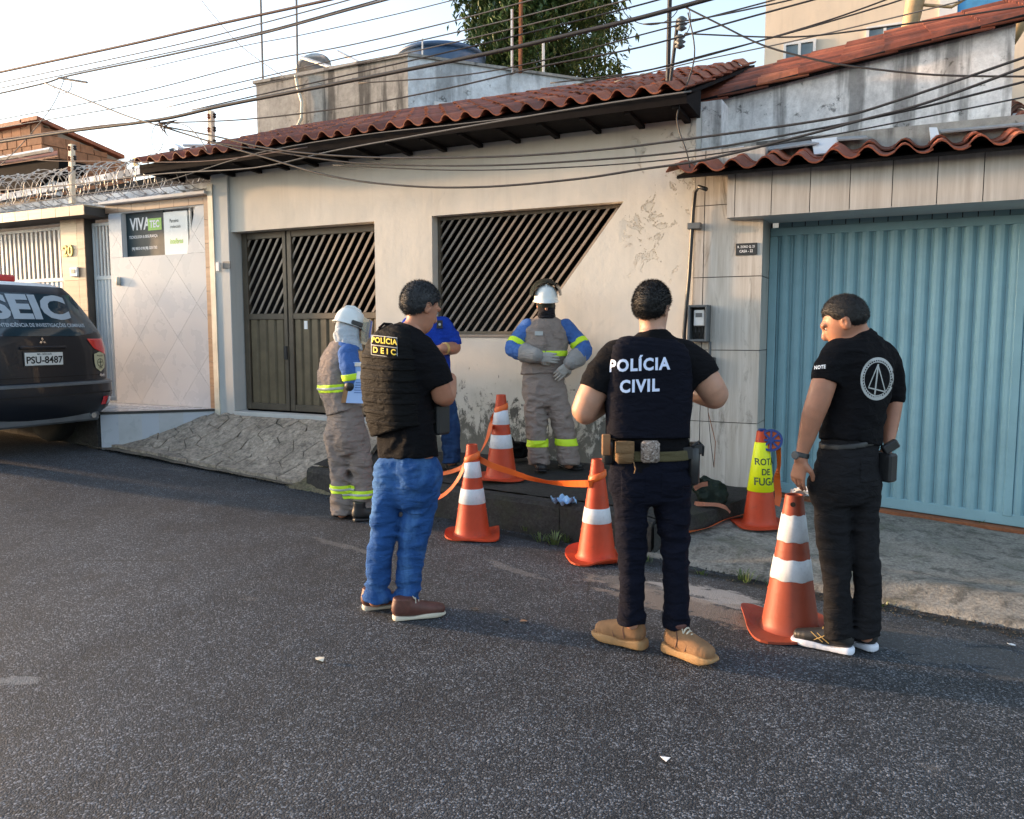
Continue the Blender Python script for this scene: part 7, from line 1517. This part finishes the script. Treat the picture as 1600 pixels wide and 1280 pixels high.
def rear(z, v, off=0.):            # point on the rear skin: z above the road, v in -1..1 across
    hw = np.interp(z, ZR, HW); dx = np.interp(z, ZR, DX); a = abs(v); return V3(xr + dx - .10 * a ** 3 - .10 * max(0, (a - .8) / .2) ** 2 + off, ycn + v * hw, cz + z)
vs8 = [0, .25, .5, .7, .82, .9, .96, 1.]
def prof(i):
    hw = HW[i]; z = ZR[i]; P = [rear(z, v) for v in vs8]; xa = P[-1][0]
    sides = [V3(xa - d_, ycn + hw + e, cz + z) for d_, e in ((.06, .008), (.15, .012), (.5, .016), (1.2, .018), (2.2, .015), (3.0, .01))]
    fx = xr - FX[i]; sides = [s_ for s_ in sides if s_[0] > fx + .1] + [V3(fx + .12, ycn + hw * .97, cz + z), V3(fx, ycn + hw * .85, cz + z), V3(fx - .06, ycn, cz + z)]
    while len(sides) < 9: sides.insert(-3, sides[-3] * .5 + sides[-4] * .5)
    R_ = P + sides; Lf = [V3(p[0], 2 * ycn - p[1], p[2]) for p in R_][::-1][1:-1]; return R_ + Lf
rows = [prof(i) for i in range(len(ZR))]; n = len(rows[0]); mb = MB(); V_ = [p for r in rows for p in r]
mb.add(V_, [(j * n + k, (j + 1) * n + k, (j + 1) * n + (k + 1) % n, j * n + (k + 1) % n) for j in range(len(rows) - 1) for k in range(n)] + [tuple(range(n))]); mb.m = [1 if 11 * n <= q < 12 * n else 0 for q in range(len(mb.f))]  # upper rim row coloured white: a painted sky reflection on the black body
top = rows[-1]; c_ = V3(xr - 1.3, ycn, cz + 1.80); mb.add(top + [c_], [(k, n, (k + 1) % n) for k in range(n)], 1)
bo = mb.build('body', [M['carblack'], M['carreflect']], cv); autosmooth(bo, 38)
bpy.context.view_layer.update()
def patch(name, poly, m, off=.006, parent=cv, n=14, th=True):
    """poly: outline (v, z) in rear-face terms, filled as a convex fan of small quads between its left and right edges"""
    zs_ = np.linspace(min(q[1] for q in poly), max(q[1] for q in poly), n); mb = MB(); row = []
    for z in zs_:
        xs_ = []
        for i in range(len(poly)):
            a, b = poly[i], poly[(i + 1) % len(poly)]
            if (a[1] - z) * (b[1] - z) <= 0 and a[1] != b[1]: xs_.append(a[0] + (b[0] - a[0]) * (z - a[1]) / (b[1] - a[1]))
        row.append((z, min(xs_), max(xs_)) if xs_ else (z, 0, 0))
    g = [rear(z, a + (b - a) * k / n, off) for z, a, b in row for k in range(n + 1)]
    o = mb.add(g, [(j * (n + 1) + k, j * (n + 1) + k + 1, (j + 1) * (n + 1) + k + 1, (j + 1) * (n + 1) + k) for j in range(n - 1) for k in range(n)]).build(name, m, parent, smooth=True); return o
gl_ = patch('rear_window', [(-.90, 1.26), (-.5, 1.215), (.5, 1.215), (.90, 1.26), (.90, 1.36), (.86, 1.60), (.80, 1.655), (-.80, 1.655), (-.86, 1.60), (-.90, 1.36)], M['carglass'], .005, n=20)
for s in (-1, 1):
    patch('tail_light', [(s * .62, 1.19), (s * .99, 1.20), (s * .99, 1.02), (s * .93, 1.00), (s * .70, 1.08)], M['red'], .008); patch('reverse_lens', [(s * .94, 1.00), (s * .985, 1.02), (s * .985, .95), (s * .955, .95)], M['cream'], .007, n=5)
    patch('bumper_reflector', [(s * .74, .56), (s * .82, .56), (s * .82, .47), (s * .74, .47)], M['red'], .008, n=5); patch('bumper_lens', [(s * .835, .56), (s * .92, .55), (s * .92, .48), (s * .835, .47)], M['chrome'], .008, n=5)
patch('bumper_step', [(-.97, .735), (.97, .735), (.97, .70), (-.97, .70)], M['greyplastic'], .012, n=18); patch('bumper_groove', [(-.95, .615), (.95, .615), (.95, .60), (-.95, .60)], M['hole'], .004, n=18); patch('tailgate_seam', [(-.80, .80), (.80, .80), (.80, .793), (-.80, .793)], M['hole'], .003, n=18)
MB().box((xr - .5, ycn - .62, cz + .30), (xr - .02, ycn + .62, cz + .40)).build('undertray', M['greyplastic'], cv, bevel=.02)
MB().tube([(xr - .4, ycn + .52, cz + .36), (xr + .02, ycn + .52, cz + .36)], .03, 12).build('exhaust', M['chrome'], cv)
# lettering on the glass and tailgate
ywx = V3(0, 1, 0)
def on_rear(name, parts, m, z, y, lift, scy=1., parent=cv, tgt=None): return text_on(name, parts, tgt or bo, m, V3(xr, ycn + y, cz + z), V3(0, 1, 0), UP3, V3(-1, 0, 0), parent, lift)
vv, ff = text_mesh('SEIC', .33, .014, 0, cuts=.03, sx=1.32); on_rear('decal_lettering', [(vv, ff, 0, 0)], M['decal'], 1.50, -.02, .012, parent=gl_)
vv, ff = text_mesh('SUPERINTENDÊNCIA DE INVESTIGAÇÕES CRIMINAIS', .052, .0012, 0, cuts=.03, sx=.86); on_rear('decal_lettering', [(vv, ff, 0, 0)], M['decal'], 1.325, 0, .012, parent=gl_)
def quad(w_, h_, n=6): return [((i / n - .5) * w_, (j / n - .5) * h_, 0) for j in range(n + 1) for i in range(n + 1)], [(j * (n + 1) + i, j * (n + 1) + i + 1, (j + 1) * (n + 1) + i + 1, (j + 1) * (n + 1) + i) for j in range(n) for i in range(n)]
q_ = quad(.42, .15); on_rear('plate_surround', [(*q_, 0, 0)], M['blackplastic'], .985, .0, .010); pl_ = box('number_plate', (xr + .012, ycn - .20, cz + .92), (xr + .022, ycn + .20, cz + 1.05), M['plate'], cv, .003)
text('plate_lettering', 'PSU-8487', .098, M['hole'], (xr + .0225, ycn, cz + .972), (0, 1, 0), (0, 0, 1), pl_, .002, sx=.98); text('plate_lettering', 'MA - SÃO LUÍS', .024, M['hole'], (xr + .0225, ycn, cz + 1.034), (0, 1, 0), (0, 0, 1), pl_, .0004)
box('plate_lamp_bar', (xr - .01, ycn - .24, cz + 1.085), (xr + .028, ycn + .24, cz + 1.115), M['carblack'], cv, .008)
dmd = lambda cx_, cy_, a: [(cx_ + .026 * math.cos(a), cy_ + .026 * math.sin(a), 0), (cx_ + .0235 * math.cos(a + .52) * 1.0, cy_ + .0235 * math.sin(a + .52), 0)]
def rhomb(a, L=.042):                      # three-lozenge badge, one lozenge per arm
    b0, b1 = a - R(30), a + R(30); p1 = np.array((math.cos(b0), math.sin(b0))) * L * .58; p2 = np.array((math.cos(b1), math.sin(b1))) * L * .58; return [(0, 0, 0), (*p1, 0), (*(p1 + p2), 0), (*p2, 0)], [(0, 1, 2, 3)]
em = [(*rhomb(R(a_)), 0, 0) for a_ in (90, 210, 330)]; on_rear('badge', em, M['chrome'], 1.165, .0, .02)['kind'] = 'stuff'
sh_ = [(-.075, .09), (-.04, .10), (0, .115), (.04, .10), (.075, .09), (.08, .0), (.065, -.06), (0, -.105), (-.065, -.06), (-.08, .0)]
for s in (-1, 1):
    on_rear('shield_decal', [([(x, y, 0) for x, y in sh_] + [(0, 0, 0)], [(10, i, (i + 1) % 10) for i in range(10)], 0, 0)], M['shield'], .93, s * .66, .012); 
    rg = [(.045 * math.cos(2 * math.pi * k / 24) * r, .045 * math.sin(2 * math.pi * k / 24) * r, 0) for r in (1, .85) for k in range(24)], [(k, (k + 1) % 24, 24 + (k + 1) % 24, 24 + k) for k in range(24)]
    mk_ = on_rear('shield_mark', [(*rg, 0, -.005), ([(-.004, -.04, 0), (.004, -.04, 0), (.004, .035, 0), (-.004, .035, 0)], [(0, 1, 2, 3)], 0, 0), ([(-.03, -.004, 0), (.03, -.004, 0), (.03, .004, 0), (-.03, .004, 0)], [(0, 1, 2, 3)], 0, 0)], M['hole'], .93, s * .66, .015); mk_['kind'] = 'stuff'
    vv, ff = text_mesh('POLÍCIA', .022, .0004, 0); on_rear('shield_lettering', [(vv, ff, 0, 0)], M['hole'], 1.0, s * .66, .015); vv, ff = text_mesh('CIVIL', .022, .0004, 0); on_rear('shield_lettering', [(vv, ff, 0, 0)], M['hole'], .87, s * .66, .015)
vv, ff = text_mesh('4x4', .05, .002, 0); on_rear('trim_badge', [(vv, ff, 0, 0)], M['chrome'], .79, .68, .010)
# wheels, mirrors-height roof bar
for sx_ in (-.80, -3.55):
    for s in (-1, 1):
        c = V3(xr + sx_ - .15, ycn + s * .725, cz + .36); w_ = thing('wheel', c, None, None); w_.parent = cv; w_.location = Vector(c - np.array(cv.location)); ax = V3(0, s, 0)
        MB().lathe([(.24, -.12), (.33, -.125), (.36, -.09), (.365, 0), (.36, .09), (.33, .125), (.24, .12)], 36, c, axis=ax).build('tyre', M['tyre'], w_, smooth=True); MB().lathe([(.24, .10), (.22, .07), (.08, .09), (.05, .11), (0, .11)], 24, c, axis=ax).build('rim', M['chrome'], w_, smooth=True)
        MB().lathe([(.24, -.1), (.1, -.08), (0, -.08)], 24, c, axis=ax).build('brake_drum', M['hole'], w_)
for s in (-1, 1): patch_s = MB().add([V3(xr - d_, ycn + s * (np.interp(z, ZR, HW) + .022), cz + z) for d_, z in ((.55, 1.30), (1.5, 1.28), (1.5, 1.60), (.72, 1.60))], [(0, 1, 2, 3)]).build('side_window', M['carglass'], cv)
lb = thing('light_bar', (xr - 1.2, ycn, cz + 1.8), None, None); lb.parent = cv; lx = xr - 1.75; lb.location = Vector(V3(lx, ycn, cz + 1.78) - np.array(cv.location)); ye = ycn - .02
while (V3(lx, ye, cz + 1.86) - CAM) @ RT / depth(V3(lx, ye, cz + 1.86)) * FPX + 800 < 15: ye += .01
MB().box((lx - .14, 2 * ycn - ye, cz + 1.79), (lx + .14, ye, cz + 1.84)).build('bar_base', M['blackplastic'], lb, bevel=.01); MB().box((lx - .13, 2 * ycn - ye + .01, cz + 1.841), (lx + .13, ye - .01, cz + 1.93)).build('red_lens', M['red'], lb, bevel=.02)
